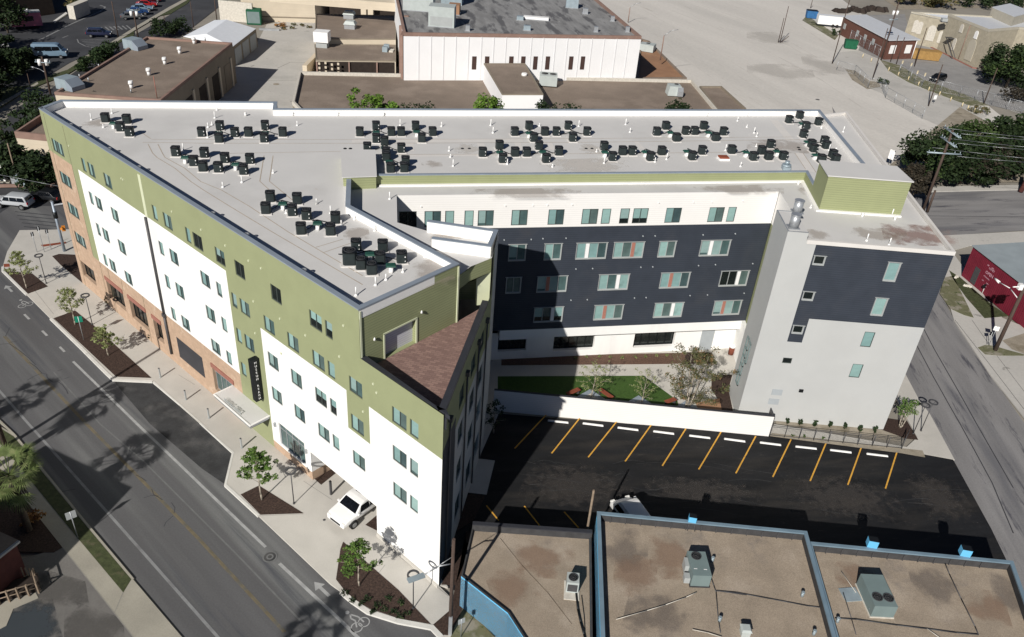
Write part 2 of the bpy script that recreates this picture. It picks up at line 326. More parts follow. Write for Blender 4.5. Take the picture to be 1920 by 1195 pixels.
M('roof_tan', (0.32, 0.265, 0.205), var=0.12, scale=0.6, c2=(0.38, 0.32, 0.255), c2s=0.35, c2t=0.48, c2w=0.2, c3=(0.2, 0.175, 0.155), c3s=0.22, c3t=0.57, c3w=0.2, fine=0.22, fines=16, bump=0.4, bscale=25)
M('roof_brown', (0.215, 0.172, 0.138), var=0.1, scale=0.3, c2=(0.265, 0.215, 0.175), c2s=0.15, c2t=0.5, c2w=0.2, fine=0.12, fines=5)
M('roof_patchy', (0.24, 0.24, 0.24), var=0.2, scale=0.5, stretch=(1.6, 0.35, 1), rot=-12, c2=(0.11, 0.11, 0.115), c2s=0.35, c2t=0.5, c2w=0.12, c3=(0.36, 0.37, 0.37), c3s=0.6, c3t=0.6, c3w=0.12, fine=0.1, fines=4)
M('roof_orange', (0.30, 0.17, 0.10), var=0.1, scale=0.5)
M('felt_black', (0.05, 0.05, 0.052), var=0.2, scale=2, fine=0.15)
M('blue_wall', (0.13, 0.46, 0.74), var=0.04, scale=1.0, c2=(0.14, 0.44, 0.72), c2s=0.6, c2t=0.6, c2w=0.15)
M('cream_wall', (0.56, 0.49, 0.385), var=0.05, scale=0.4, board=1.6, boardv=0.9, boardw=0.05)
M('tan_wall', (0.235, 0.20, 0.155), var=0.08, scale=0.6)
M('clay_coping', (0.25, 0.165, 0.135), var=0.1, scale=1)
M('white_panel', (0.77, 0.775, 0.785), var=0.02, scale=0.4)
M('white_rib', (0.70, 0.705, 0.72), var=0.02)
M('slot_dark', (0.06, 0.035, 0.03), var=0.1)
M('metal_roof', (0.55, 0.57, 0.60), var=0.04, rough=0.5, board=1.5, boardv=0.9, boardw=0.06, axis='X')
M('metal_roof_white', (0.75, 0.78, 0.82), var=0.03, rough=0.5)
M('steel_roof', (0.27, 0.31, 0.33), var=0.08, scale=0.5, rough=0.6)
M('red_metal', (0.16, 0.016, 0.032), var=0.12, scale=1, rough=0.6)
M('pink_letters', (0.62, 0.36, 0.44), var=0.1)
M('white_letters', (0.75, 0.75, 0.75), var=0.02)
M('grey_letters', (0.36, 0.38, 0.38), var=0.02)
M('red_brick', (0.13, 0.06, 0.045), var=0.18, scale=2.5, board=8, boardv=0.8, boardw=0.15)
M('limestone', (0.37, 0.335, 0.26), var=0.12, scale=1.2, board=3, boardv=0.88, boardw=0.08, fine=0.1, fines=6)
M('limestone_trim', (0.43, 0.40, 0.33), var=0.06)
M('bark', (0.12, 0.095, 0.07), var=0.25, scale=6, rough=0.95)
M('bark_pale', (0.33, 0.29, 0.235), var=0.25, scale=6, rough=0.95)
def leafmat(name, c, c2):
    m = M(name, c, var=0.35, scale=1.6, c2=c2, c2s=2.6, c2t=0.52, c2w=0.12, rough=0.7, spec=0.2); return m
leafmat('leaf_fresh', (0.075, 0.135, 0.028), (0.14, 0.20, 0.05))
leafmat('leaf_pale', (0.17, 0.20, 0.075), (0.27, 0.27, 0.12))
leafmat('leaf_oak', (0.015, 0.028, 0.010), (0.032, 0.05, 0.016))
leafmat('leaf_mid', (0.035, 0.06, 0.016), (0.055, 0.085, 0.025))
leafmat('leaf_brown', (0.032, 0.028, 0.02), (0.055, 0.042, 0.028))
leafmat('leaf_mix', (0.085, 0.09, 0.04), (0.22, 0.13, 0.06))
leafmat('leaf_palm', (0.10, 0.135, 0.045), (0.19, 0.215, 0.09))
leafmat('leaf_shrub', (0.02, 0.038, 0.014), (0.045, 0.065, 0.022))
leafmat('leaf_orange', (0.26, 0.13, 0.045), (0.32, 0.2, 0.08))
leafmat('leaf_bright', (0.085, 0.16, 0.022), (0.17, 0.24, 0.05))
for nm, c in (('car_white', (0.78, 0.78, 0.77)), ('car_silver', (0.42, 0.44, 0.46)), ('car_navy', (0.014, 0.018, 0.045)), ('car_black', (0.01, 0.011, 0.013)),
              ('car_red', (0.30, 0.015, 0.015)), ('car_blue', (0.02, 0.055, 0.16)), ('car_pink', (0.55, 0.16, 0.24)), ('car_bluegrey', (0.16, 0.24, 0.32)), ('car_grey', (0.10, 0.105, 0.11))):
    M(nm, c, rough=0.25, var=0.02, spec=0.5)
M('tyre', (0.015, 0.015, 0.016), rough=0.85, var=0.1)
M('rim', (0.3, 0.31, 0.32), rough=0.35, metal=0.6, var=0.05)
M('lamp_glass', (0.75, 0.75, 0.72), rough=0.15, var=0.02)
M('tail_red', (0.45, 0.02, 0.02), rough=0.2, var=0.02)
M('sign_green', (0.01, 0.19, 0.12), rough=0.5, var=0.04)
M('sign_back', (0.36, 0.38, 0.38), rough=0.5, var=0.05)
M('signal_yellow', (0.60, 0.22, 0.03), rough=0.5, var=0.05)
M('brown_red', (0.10, 0.035, 0.03), var=0.15, scale=2)
M('bench_red', (0.24, 0.065, 0.035), var=0.12, scale=3)
M('bin_rust', (0.17, 0.05, 0.03), var=0.1)
M('dumpster_green', (0.012, 0.10, 0.05), var=0.12)
M('dumpster_blue', (0.035, 0.13, 0.30), var=0.12)
M('ply_wood', (0.33, 0.20, 0.07), var=0.15, board=3, boardv=0.7, boardw=0.08, axis='X')
M('bollard_yellow', (0.62, 0.52, 0.32), var=0.1)
M('tarp', (0.10, 0.10, 0.10), var=0.2)
M('rock_pale', (0.55, 0.52, 0.46), var=0.12, scale=3)
M('umber_dark', (0.03, 0.022, 0.018), var=0.2)
# ================================================================== GROUND, STREETS, BEDS (structure)
def c4(*p): return T(0, 400, 2.9875, *p)
def c7(*p): return T(0, 795, 2.9875, *p)
def c8(*p): return T(640, 795, 2.9875, *p)
def c9(*p): return T(1280, 795, 2.9875, *p)
def c6(*p): return T(1280, 400, 2.9875, *p)
def c3(*p): return T(1280, 0, 2.9875, *p)
def c1(*p): return T(0, 0, 2.9875, *p)
ZR = -0.12
g = MB(); g.poly([(-700, -300, -0.2), (700, -300, -0.2), (700, 1500, -0.2), (-700, 1500, -0.2)]); setp(g.build('ground', 'ground'), kind='structure')
# far pale lot
sheet('gravel_lot', PS([(440, 205), (585, -60), (700, -160), (1100, -160), (1290, -120), (1500, -60), (1640, 45), (1700, 110), (1830, 180), (1930, 260), (1700, 360), (1600, 460), (1000, 460), (450, 400)], -0.17), -0.17, 'caliche')
sheet('alley_paving', PS([(300, 240), (440, 116), (478, 88), (500, 46), (592, 30), (585, 205), (560, 330), (300, 330)], -0.15), -0.15, 'concrete_pale')
# main street in front of the building
a, b = P(*c7((160, 0))[0], ZR), P(*c7((1215, 1195))[0], ZR)
ud = (b - a).normalized(); un = Vector((-ud.y, ud.x, 0))
base = P(*c7((760, 0))[0], ZR)
def st(s, n): return base + ud * s + un * n
sheet('road', [st(-75, -9.5), st(70, -9.5), st(70, 4.2), st(-75, 4.2)], ZR, 'asphalt')
mk = MB()
def line(p, q, wd, mb, z):
    p, q = Vector((p[0], p[1], 0)), Vector((q[0], q[1], 0)); d = (q - p).normalized(); n = Vector((-d.y, d.x, 0)) * wd / 2
    mb.poly([(v.x, v.y, z) for v in (p - n, q - n, q + n, p + n)])
def lpx(pts, wd, mb, z):
    q = [P(x, y, z) if not isinstance(x, Vector) else x for x, y in pts]; L, Rr = [], []
    for i, c in enumerate(q):
        d0 = (c - q[i - 1]) if i else (q[1] - c); d1 = (q[i + 1] - c) if i < len(q) - 1 else d0
        d0 = d0.normalized(); d1 = d1.normalized(); t_ = (d0 + d1)
        t_ = t_.normalized() if t_.length > .01 else d0; n = Vector((-t_.y, t_.x, 0)) * (wd / 2 / max(.5, abs(t_.dot(d0)))); L.append(c + n); Rr.append(c - n)
    for i in range(len(q) - 1): mb.poly([(v.x, v.y, z) for v in (Rr[i], Rr[i + 1], L[i + 1], L[i])])
lpx([(137, 678), (207, 746), (256, 794), (320, 855), (378, 911), (498, 1026)], 0.2, mk, ZR + 0.006)
lpx(c7((1565, 782), (1912, 1105), (2120, 1310)), 0.22, mk, ZR + 0.006)
for x, y in ((150, 580), (250, 672), (348, 762)): lpx(c4((x - 14, y - 14), (x + 14, y + 14)), 0.2, mk, ZR + 0.006)
setp(mk.build('bike_lane_line', 'paint_white'), kind='structure')
mk = MB(); lpx([(-30, 700), (53.6, 795), (198, 957), (292, 1063), (430, 1219)], 0.18, mk, ZR + 0.006); setp(mk.build('shoulder_line', 'paint_faded'), kind='structure')
mk = MB(); lpx([(6.7, 631), (161, 796), (280, 917), (372, 1012), (532, 1186)], 0.12, mk, ZR + 0.006)
lpx([(10, 630), (164.2, 795), (283.4, 916), (375.6, 1011), (536, 1185)], 0.08, mk, ZR + 0.006)
setp(mk.build('centre_line', 'paint_yellow_faded'), kind='structure')
mk = MB(); lpx(c7((300, -290), (560, 0), (800, 205), (1050, 455), (1340, 745), (1690, 1110)), 0.11, mk, ZR + 0.005); setp(mk.build('road_seam', 'paint_seam'), kind='structure')
ck = MB()
def crack(pts, wd=0.05, z=ZR + 0.008): lpx(pts, wd, ck, z)
t2 = lambda *p: T(0, 680, 5.975, *p)
crack(t2((330, 0), (400, 45), (470, 120), (520, 130), (530, 170), (590, 220), (650, 215), (700, 250), (745, 310), (760, 350)), 0.06)
crack(t2((470, 120), (390, 150), (300, 200))); crack(t2((640, 95), (700, 75))); crack(t2((720, 185), (780, 160)))
crack(c4((-10, 735), (50, 730), (110, 770), (160, 810), (200, 850))); crack(c4((50, 725), (100, 715))); crack(c4((55, 640), (30, 690)))
crack(c7((805, 415), (850, 400), (890, 405))); crack(c7((760, 285), (790, 300), (820, 320))); crack(c7((960, 440), (980, 470), (975, 500))); crack(c7((970, 515), (930, 550), (918, 575)))
crack(c7((845, 225), (875, 205))); crack(c7((850, 365), (860, 395), (910, 425))); crack(c7((320, 385), (420, 365))); crack(c7((760, 250), (800, 245)))
setp(ck.build('road_crack', 'crack'), kind='structure')
# direction arrows and bicycle symbols of the bike lane
def arrow(c, dirv, L, z, name='lane_arrow'):
    d = Vector(dirv).normalized(); n = Vector((-d.y, d.x, 0)); m = MB(); c = Vector(c)
    m.poly([tuple(c + d * x + n * y + Vector((0, 0, z - c.z))) for x, y in ((-L / 2, -0.11), (L * 0.1, -0.11), (L * 0.1, 0.11), (-L / 2, 0.11))])
    m.poly([tuple(c + d * x + n * y + Vector((0, 0, z - c.z))) for x, y in ((L * 0.1, -0.38), (L / 2, 0), (L * 0.1, 0.38))])
    setp(m.build(name, 'paint_white'), kind='structure')
for p, q in ((c7((1845, 965))[0], c7((1760, 885))[0]), (c4((68, 440))[0], c4((30, 405))[0])):
    p, q = P(*p, ZR), P(*q, ZR); arrow((p + q) / 2, q - p, (q - p).length, ZR + 0.006)
def bike(pts, z):
    m = MB(); p = {k: P(*v, z) for k, v in pts.items()}
    for k in ('w1', 'w2'):
        r = p['r'] if 'r' in p else 0
        m2 = []
        for i in range(18):
            a0, a1 = i / 18 * 6.2832, (i + 1) / 18 * 6.2832; c = p[k]; rr = pts_r
            q = [c + (ud * math.cos(a) + un * math.sin(a)) * s for a, s in ((a0, rr - .035), (a0, rr + .035), (a1, rr + .035), (a1, rr - .035))]
            m.poly([(v.x, v.y, z) for v in q])
    for a, b in (('bar', 'w2'), ('w1', 'ped'), ('seat', 'ped'), ('seat', 'sh'), ('sh', 'bar')): line(p[a], p[b], 0.1, m, z + .001)
    c = p['head']; m.poly([(c.x + math.cos(i * .785) * .14, c.y + math.sin(i * .785) * .14, z) for i in range(8)])
    setp(m.build('bicycle_symbol', 'paint_white'), kind='structure')
pts_r = 0.34
tb = lambda x, y: T(600, 995, 5.975, (x, y))[0]
bike(dict(w1=tb(412, 1085), w2=tb(492, 1025), seat=tb(345, 985), bar=tb(425, 965), ped=tb(395, 1010), sh=tb(340, 940), head=tb(305, 918)), ZR + 0.006)
tb = lambda x, y: T(0, 480, 5.975, (x, y))[0]
bike(dict(w1=tb(248, 562), w2=tb(325, 537), seat=tb(240, 525), bar=tb(290, 515), ped=tb(280, 545), sh=tb(255, 505), head=tb(232, 495)), ZR + 0.006)
# pavement in front of the building, with a real kerb step
walk = c4((110, 95), (40, 215), (15, 300), (15, 322), (150, 455), (285, 590), (635, 932), (855, 942)) + c7((1120, -5), (1305, 160), (1262, 342), (1450, 515), (1850, 895)) + c8((0, 940), (60, 990), (150, 1052), (320, 1105), (508, 1140), (560, 1195), (640, 1300)) + c8((900, 1300), (640, 1000), (545, 905))
backw = [(840, 1100), (700, 940), (760, 900), (640, 800), (300, 620), (154, 525), (150, 470), (140, 430)]
sheet('sidewalk', PS(walk + backw, 0.0), 0.0, 'concrete', raised=0.2)
# beyond the corner at the far left
kb = MB(); kb.strip(PS(c4((15, 300), (15, 322), (150, 455)), 0), 0.22, -0.14, 0.03)
kb.strip(PS(c4((285, 590), (450, 750), (600, 900), (635, 932), (855, 942)), 0), 0.24, -0.14, 0.03)
kb.strip(PS(c8((0, 940), (60, 990), (150, 1052), (320, 1105), (508, 1140), (560, 1195)), 0), 0.32, -0.14, 0.03)
kb.strip(PS(c7((1262, 342), (1450, 515)), 0), 0.2, -0.14, 0.03)
kb.strip(PS(c4((860, 945), (1150, 1195)) + c7((1125, 0), (1305, 160), (1262, 342)), 0), 0.16, -0.14, 0.02)
setp(kb.build('kerb', 'kerb'), kind='structure')
# new asphalt parking bay
kb = MB(); kb.strip(PS(c7((-300, -300), (80, 60), (510, 590), (745, 870)), 0), 0.14, -0.14, 0.0); setp(kb.build('kerb', 'concrete_old'), kind='structure')
sheet('parking_bay', c4((635, 940), (850, 950), (1140, 1195)) + c7((1115, 5), (1295, 165), (1255, 335), (1130, 250), (840, 0)), ZR + 0.004, 'asphalt_dark')
# score joints
jm = MB()
def jl(pts, z=0.004, wd=0.03): lpx(pts, wd, jm, z)
for pp in (((240, 560, 5.975), (185, 460), (490, 650), (700, 800), (1010, 1040)),): pass
jl(c4((300, 565), (180, 415))); jl(c4((490, 365), (700, 560), (960, 805), (1200, 1010))); jl(c7((1700, 320), (1860, 425))); jl(c7((1450, 515), (1700, 505)))
jl(c8((190, 860), (245, 790))); jl(c8((290, 715), (460, 850), (600, 965))); jl(c4((620, 730), (700, 680))); jl(c4((880, 780), (960, 720))); jl(c4((1090, 960), (1000, 905)))
setp(jm.build('pavement_joint', 'joint'), kind='structure')
# planting beds
def bed(px, mat='mulch', z=0.02): return sheet('planting_bed', px, z, mat, raised=0.04)
bed(c4((28, 322), (180, 338), (268, 410), (152, 452))); bed(c4((292, 240), (330, 228), (420, 232), (462, 390), (340, 290)))
bed(c4((300, 588), (420, 545), (520, 625), (848, 922), (650, 915))); bed(c7((1348, 395), (1450, 345), (1700, 500), (1460, 508)))
bed(c8((-5, 700), (10, 660), (320, 930), (500, 1120), (330, 1090), (160, 1035), (40, 960), (-30, 870)))
bed(c8((510, 1128), (612, 1040), (640, 900), (560, 900), (640, 740), (760, 600), (700, 600), (690, 1010), (690, 1190), (560, 1180)))
bed(c8((135, 565), (200, 510), (205, 600))); bed(T(480, 740, 5.975, (640, 930), (800, 800), (905, 870), (730, 1010)))
sheet('grass_verge', c8((690, 1010), (860, 1195), (700, 1300), (600, 1220)), 0.03, 'grass_dry')
# manholes
for (x, y), rr, z in ((c7((1512, 745))[0], 0.42, ZR + 0.01), ((1533, 187), 0.35, -0.15)):
    m = MB(); c = P(x, y, z); m.tube(c, c + Vector((0, 0, .01)), rr, n=24); m.ring(c + Vector((0, 0, .012)), rr * 1.05, .05, 24, 1, .012); m.ring(c + Vector((0, 0, .012)), rr * .45, .05, 18, 1, .01); setp(m.build('manhole_cover', ['asphalt_dark', 'paint_seam']), kind='structure')
m = MB(); c = P(608, 975, 0.004); m.tube(c, c + Vector((0, 0, .01)), .1, n=12); setp(m.build('drain_cover', 'bronze'), kind='structure')
# near side of the street
sheet('sidewalk', c7((-400, -250), (-120, -60), (80, 60), (510, 590), (745, 870), (1020, 1195), (1300, 1550), (1150, 1700), (860, 1340), (640, 1060), (350, 692), (120, 400), (-160, 60), (-500, -230)), -0.02, 'concrete_old', raised=0.15)
sheet('grass_verge', c7((440, 645), (500, 592), (735, 870), (690, 943)), 0.0, 'grass', raised=0.05)
sheet('grass_verge', c7((-300, -220), (-100, -40), (75, 70), (500, 592), (440, 645), (240, 400), (20, 130), (-200, -80)), 0.0, 'grass', raised=0.05)
sheet('forecourt', c7((640, 1060), (860, 1340), (700, 1600), (-300, 1600), (-400, 900), (350, 692)), -0.03, 'forecourt')
bed(c7((-500, -100), (-160, 60), (120, 400), (350, 692), (300, 720), (-500, 700)), 'mulch', -0.015)
sheet('porch_paving', c7((-30, 1010), (200, 945), (215, 975), (75, 1035), (35, 1130), (-40, 1170)), 0.0, 'concrete_old', raised=0.1)
jm = MB(); lpx(c7((690, 943), (640, 1060)), .04, jm, -0.012); lpx(c7((350, 692), (640, 1060), (860, 1340)), .05, jm, -0.012); setp(jm.build('pavement_joint', 'joint'), kind='structure')
# intersection at the far left
sheet('side_street', [(-420, 520), (-60, 290), (0, 236), (35, 200), (90, 170), (150, 128), (209, 87), (259, 62), (320, 27), (400, -30), (470, -60), (430, -2), (345, 64), (250, 108), (110, 200), (100, 330), (125, 400), (150, 470), (110, 450), (45, 475), (10, 510), (-300, 720)], ZR - 0.006, 'asphalt_lot')
sheet('road', PS(c4((-900, 900), (-300, 200), (60, -40), (420, -40), (420, 200), (120, 400), (-200, 700)), ZR - .003), ZR - 0.003, 'asphalt')
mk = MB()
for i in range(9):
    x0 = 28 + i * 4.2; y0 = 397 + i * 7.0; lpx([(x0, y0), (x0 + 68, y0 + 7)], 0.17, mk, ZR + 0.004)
setp(mk.build('crosswalk_dark_line', 'crack'), kind='structure')  # evenly spaced dark lines drawn across the crossing
m = MB(); m.prism(PS(c4((228, 178), (368, 160), (372, 170), (240, 188)), 0), -.1, .015); m.prism(PS(c4((20, 285), (52, 283), (55, 300), (22, 302)), 0), -.1, .015); setp(m.build('tactile_strip', 'bench_red'), kind='structure')
# parking lot with stall lines
lot = T(760, 720, 5.975, (1000, 330)) + [(1440, 815)] + c9((480, 68), (1235, 142), (1510, 190), (1730, 590), (1810, 755), (1900, 930), (900, 1100), (-600, 1000)) + c8((1000, 1100), (560, 900), (640, 500)) + [(900, 860), (915, 800)]
sheet('parking_lot', lot, -0.03, 'asphalt_new')
mk = MB()
stl = [((1026, 776), (965, 841)), ((1088, 783), (1034.3, 850.2)), ((1156, 791), (1102.9, 857.6)), ((1221, 797), (1172.2, 865.3)), ((1286, 804), (1241.8, 873.7)), ((1352, 810), (1310.1, 880.4)), ((1417.2, 817.8), (1379.7, 887.7)),
       ((1483.2, 824.1), (1449, 894.4)), ((1548.8, 831.2), (1519, 902.1)), ((1615.4, 837.8), (1589.6, 909.5)), ((1682.3, 846.2), (1660.2, 916.5)), ((912, 948), (935, 976)), ((983, 949), (1015, 990)), ((1058, 960), (1085, 990))]
for p, q in stl: lpx([p, q], 0.11, mk, -0.022)
setp(mk.build('stall_line', 'paint_yellow'), kind='structure')
# courtyard
sheet('courtyard_paving', PS([(880, 900), (900, 650), (1300, 640), (1420, 650), (1440, 790), (1420, 800), (1300, 790), (940, 765)], -0.025), -0.024, 'concrete')
tc = lambda *p: T(1000, 660, 6.0, *p)
bed(tc((-360, 40), (480, 35), (1100, 20), (2010, 5), (2015, 115), (1500, 135), (-360, 150)), 'mulch_red', 0.0)
bed(T(1180, 540, 5.975, (640, 720), (905, 722), (915, 845), (600, 850)), 'mulch', 0.004)
sheet('artificial_lawn', tc((-400, 275), (1240, 268), (1620, 545), (1640, 640), (400, 540), (-400, 500)), 0.0, 'lawn', raised=0.03)
bed(T(1160, 680, 5.975, (1040, 140), (1275, 135), (1230, 300), (1285, 560), (1150, 560), (1120, 420), (1040, 300)), 'mulch', 0.0)
sheet('courtyard_path', T(1160, 680, 5.975, (860, 450), (1130, 400), (1160, 560), (900, 540)), 0.005, 'roof_orange')
sheet('exit_pad', T(800, 780, 5.433, (435, 425), (695, 455), (610, 800), (330, 770)), 0.0, 'concrete', raised=0.05)
bed(T(800, 780, 5.433, (330, 780), (600, 805), (480, 1060), (130, 1290), (150, 1190)), 'mulch', 0.005)
# strip by the fence at the east corner
sheet('sidewalk', PS([(1452, 795), (1700, 838), (1720, 820), (1655, 700), (1640, 640), (1697, 700), (1723, 749), (1744, 777), (1790, 862), (1735, 852), (1693, 842), (1440, 815)], 0.0), -0.005, 'concrete', raised=0.15)
sheet('gravel_strip', [(1447, 812), (1443, 818), (1690, 850), (1735, 858), (1730, 845), (1694, 841)], 0.004, 'dirt')
sheet('gravel_strip', [(1454, 788), (1456, 795), (1650, 823), (1690, 828), (1688, 815), (1655, 806)], 0.005, 'dirt')
bed([(1661, 784), (1701, 790), (1722, 825), (1698, 822), (1650, 805)], 'mulch', 0.01)
# east street
sheet('road', PS([(1640, 560), (1697, 700), (1723, 749), (1744, 777), (1785, 858), (1859, 992), (1890, 1060), (2000, 1300), (2600, 1400), (1990, 900), (1920, 792), (1855, 700), (1789, 600), (1740, 500), (1700, 455), (1640, 330), (1560, 200)], ZR), -0.128, 'asphalt_worn')
sheet('road', PS([(1620, 362), (1700, 362), (1930, 356), (2300, 350), (2300, 430), (1930, 432), (1800, 440), (1720, 452), (1640, 440)], ZR), -0.122, 'asphalt_cross')
sheet('sidewalk', PS([(1660, 352), (1930, 346), (2300, 340), (2300, 348), (1930, 355), (1660, 361)], 0), -0.02, 'concrete_pale', raised=0.12)
sheet('sidewalk', PS([(1760, 442), (1930, 433), (2300, 430), (2300, 450), (1935, 458), (1820, 460), (1784, 470), (1850, 560), (1880, 596), (1990, 640), (2100, 700), (2000, 850), (1928, 792), (1855, 700), (1789, 600), (1765, 520)], 0), -0.02, 'concrete_pale', raised=0.12)
sheet('dirt_patch', PS([(1655, 320), (1670, 345), (1930, 340), (1990, 300), (1800, 200)], 0), -0.1, 'dirt')
tr = lambda *p: T(1640, 400, 5.975, *p)
sheet('grass_verge', tr((780, 720), (880, 700), (1110, 1170), (1000, 1140), (850, 1070), (730, 900)), 0.0, 'grass_dry', raised=0.03)
sheet('grass_verge', tr((835, 640), (960, 720), (1330, 1040), (1500, 1150), (1350, 1165), (1230, 1175), (1030, 950), (880, 740)), 0.0, 'grass', raised=0.03)
tq = lambda *p: T(1680, 600, 5.975, *p)
sheet('grass_verge', tq((915, 310), (1000, 280), (1100, 290), (1230, 330), (1434, 385), (1434, 400), (1150, 400), (1000, 385)), 0.0, 'grass_dry', raised=0.03)
sheet('dirt_patch', tq((1190, 230), (1434, 150), (1600, 200), (1600, 380), (1434, 380), (1300, 330)), -0.005, 'dirt')
mk = MB(); lpx(tq((235, 290), (420, 640), (600, 960), (735, 1195)) + [(1860, 905), (1900, 1000)], .1, mk, ZR - .002); lpx(tq((310, 100), (430, 330), (700, 800), (920, 1195)) + [(1900, 915)], .1, mk, ZR - .002)
lpx([(1740, 405), (1930, 407)], .12, mk, -0.117); lpx(tq((660, 0), (1050, 500), (1434, 1000)), .05, mk, -.012); lpx(tq((850, 0), (1130, 400), (1434, 800)), .04, mk, -.012)
setp(mk.build('road_crack', 'crack'), kind='structure')
# right background: service road, verge and car park
te = lambda *p: T(1500, 0, 4.571, *p)
sheet('service_road', PS(te((290, 540), (330, 450), (520, 430), (760, 560), (1000, 740), (1450, 900), (1600, 1000), (1250, 1100), (1040, 1010), (700, 800), (560, 740), (620, 690)), ZR), -0.15, 'concrete_pale')
sheet('car_park', PS(te((500, 430), (600, 130), (900, 120), (940, 300), (1500, 585), (1920, 760), (2100, 850), (1900, 960), (1560, 890), (1300, 790), (1000, 700), (800, 560)), ZR), -0.145, 'asphalt_far')
sheet('grass_verge', PS(te((690, 510), (860, 560), (1060, 680), (1400, 800), (1620, 900), (1450, 900), (1180, 800), (930, 700), (760, 600)), 0), -0.10, 'grass_dry', raised=0.05)
m = MB(); m.strip(PS(te((1020, 355), (1180, 430), (1480, 580), (1520, 585)), 0), .35, -.15, .05); setp(m.build('kerb', 'lintel_red'), kind='structure')
sheet('sidewalk', PS(te((1030, 340), (1290, 460), (1530, 570), (1540, 560), (1300, 430), (1050, 330)), 0), 0.0, 'concrete_old', raised=0.12)
sheet('dirt_patch', PS(te((390, 590), (470, 600), (600, 690), (680, 700), (690, 740), (580, 760), (450, 680)), 0), -0.12, 'dirt')
sheet('dirt_patch', PS(te((-300, -200), (420, -120), (700, -20), (860, 80), (1700, 60), (2200, 60), (2300, -200), (1000, -600), (0, -500)), 0), -0.16, 'dirt')
sheet('dirt_patch', PS(te((60, 130), (330, 300), (300, 340), (20, 170)), 0), -0.145, 'grass_dry')
# left background: car park, verges
sheet('car_park', PS([(-500, 330), (-100, 200), (0, 178), (60, 160), (130, 118), (215, 78), (300, 30), (360, -8), (420, -60), (200, -160), (-500, -160)], -0.13), -0.15, 'asphalt_lot')
ta = lambda *p: T(0, 0, 5.975, *p)
sheet('grass_verge', PS(ta((-300, 1180), (-20, 985), (330, 960), (520, 860), (760, 780), (1100, 560), (1250, 480), (1500, 340), (1500, 400), (1230, 530), (1100, 620), (760, 830), (330, 1000), (-300, 1400)), -0.06), -0.06, 'grass', raised=0.08)
sheet('grass_verge', PS(ta((1780, 180), (2100, -30), (2180, -60), (2100, 40), (1912, 155)), -0.06), -0.06, 'grass', raised=0.08)
sheet('sidewalk', PS(ta((-200, 1300), (0, 1150), (330, 970), (420, 920), (430, 940), (330, 1000), (0, 1195), (-200, 1380)), -0.03), -0.03, 'concrete_old', raised=0.08)
sheet('sidewalk', PS(ta((1090, 570), (1500, 310), (1900, 75), (2080, -20), (2100, 0), (1780, 180), (1500, 345), (1110, 600)), -0.03), -0.03, 'concrete_old', raised=0.08)
mk = MB(); lpx(ta((440, 450), (800, 270), (1120, 130), (1180, 80), (1120, 60)), .35, mk, -0.14)
for i in range(7): lpx(ta((1130 + i * 48, 305 - i * 3), (1180 + i * 48, 345 - i * 3)), .3, mk, -0.14)
for i in range(7): lpx(ta((900 + i * 20, 450 + i * 16), (1250 + i * -20, 440 + i * 16)), .18, mk, -0.14)
lpx(ta((865, 440), (880, 480), (960, 520), (1040, 535)), .2, mk, -.14); lpx(ta((700, 425), (765, 400)), .25, mk, -.14)
setp(mk.build('stall_line', 'paint_faded'), kind='structure')
# fine cracks in the alley
mk = MB(); lpx(T(420, 0, 5.975, (320, 900), (560, 905), (800, 905)), .12, mk, -.145); lpx(T(420, 0, 5.975, (600, 765), (740, 700), (960, 705)), .15, mk, -.145); setp(mk.build('paving_joint', 'joint'), kind='structure')
m = MB(); c = P(518, 158, -.14); m.tube(c, c + Vector((0, 0, .01)), .55, n=16); setp(m.build('manhole_cover', 'dirt'), kind='structure')
# ================================================================== MAIN BUILDING
A0 = Vector((-43.43, 68.66, 0)); UA = Vector((0.7643, -0.6449, 0)).normalized()
bld = thing('apartment_building', 'five storey apartment block in green, white, navy and brick around a courtyard', 'building', (-10, 60, 0))
def wall(o, u, s_br, z_br, colf, holes, parent, names, depth=0.14, reveal=None):
    """wall plane split on the s and z breaks; colf(s, z) gives the material, holes = (s0, s1, z0, z1) openings with reveals"""
    o = Vector(o); u = Vector(u).normalized(); inn = Vector((-u.y, u.x, 0))
    S = sorted(set([round(x, 3) for x in s_br] + [round(h[i], 3) for h in holes for i in (0, 1)]))
    Z = sorted(set([round(x, 3) for x in z_br] + [round(h[i], 3) for h in holes for i in (2, 3)]))
    mbs = {}
    def pt(s, z, d=0): p = o + u * s + inn * d; return (p.x, p.y, z)
    for a, b in zip(S, S[1:]):
        for c, d in zip(Z, Z[1:]):
            sm, zm = (a + b) / 2, (c + d) / 2
            if any(h[0] < sm < h[1] and h[2] < zm < h[3] for h in holes): continue
            k = colf(sm, zm)
            if k is None: continue
            mbs.setdefault(k, MB()).poly([pt(a, c), pt(b, c), pt(b, d), pt(a, d)])
    for h in holes:
        a, b, c, d = h[:4]; dd = h[4] if len(h) > 4 else depth
        k = colf((a + b) / 2, c - 0.02) or colf((a + b) / 2, (c + d) / 2) or list(mbs)[0]
        m = mbs.setdefault(k, MB())
        m.poly([pt(a, c), pt(a, c, dd), pt(b, c, dd), pt(b, c)]); m.poly([pt(a, d), pt(b, d), pt(b, d, dd), pt(a, d, dd)])
        m.poly([pt(a, c), pt(a, d), pt(a, d, dd), pt(a, c, dd)]); m.poly([pt(b, c), pt(b, c, dd), pt(b, d, dd), pt(b, d)])
    for k, m in mbs.items(): m.build(names.get(k, 'wall'), k, parent)
    return pt
_wp = {}
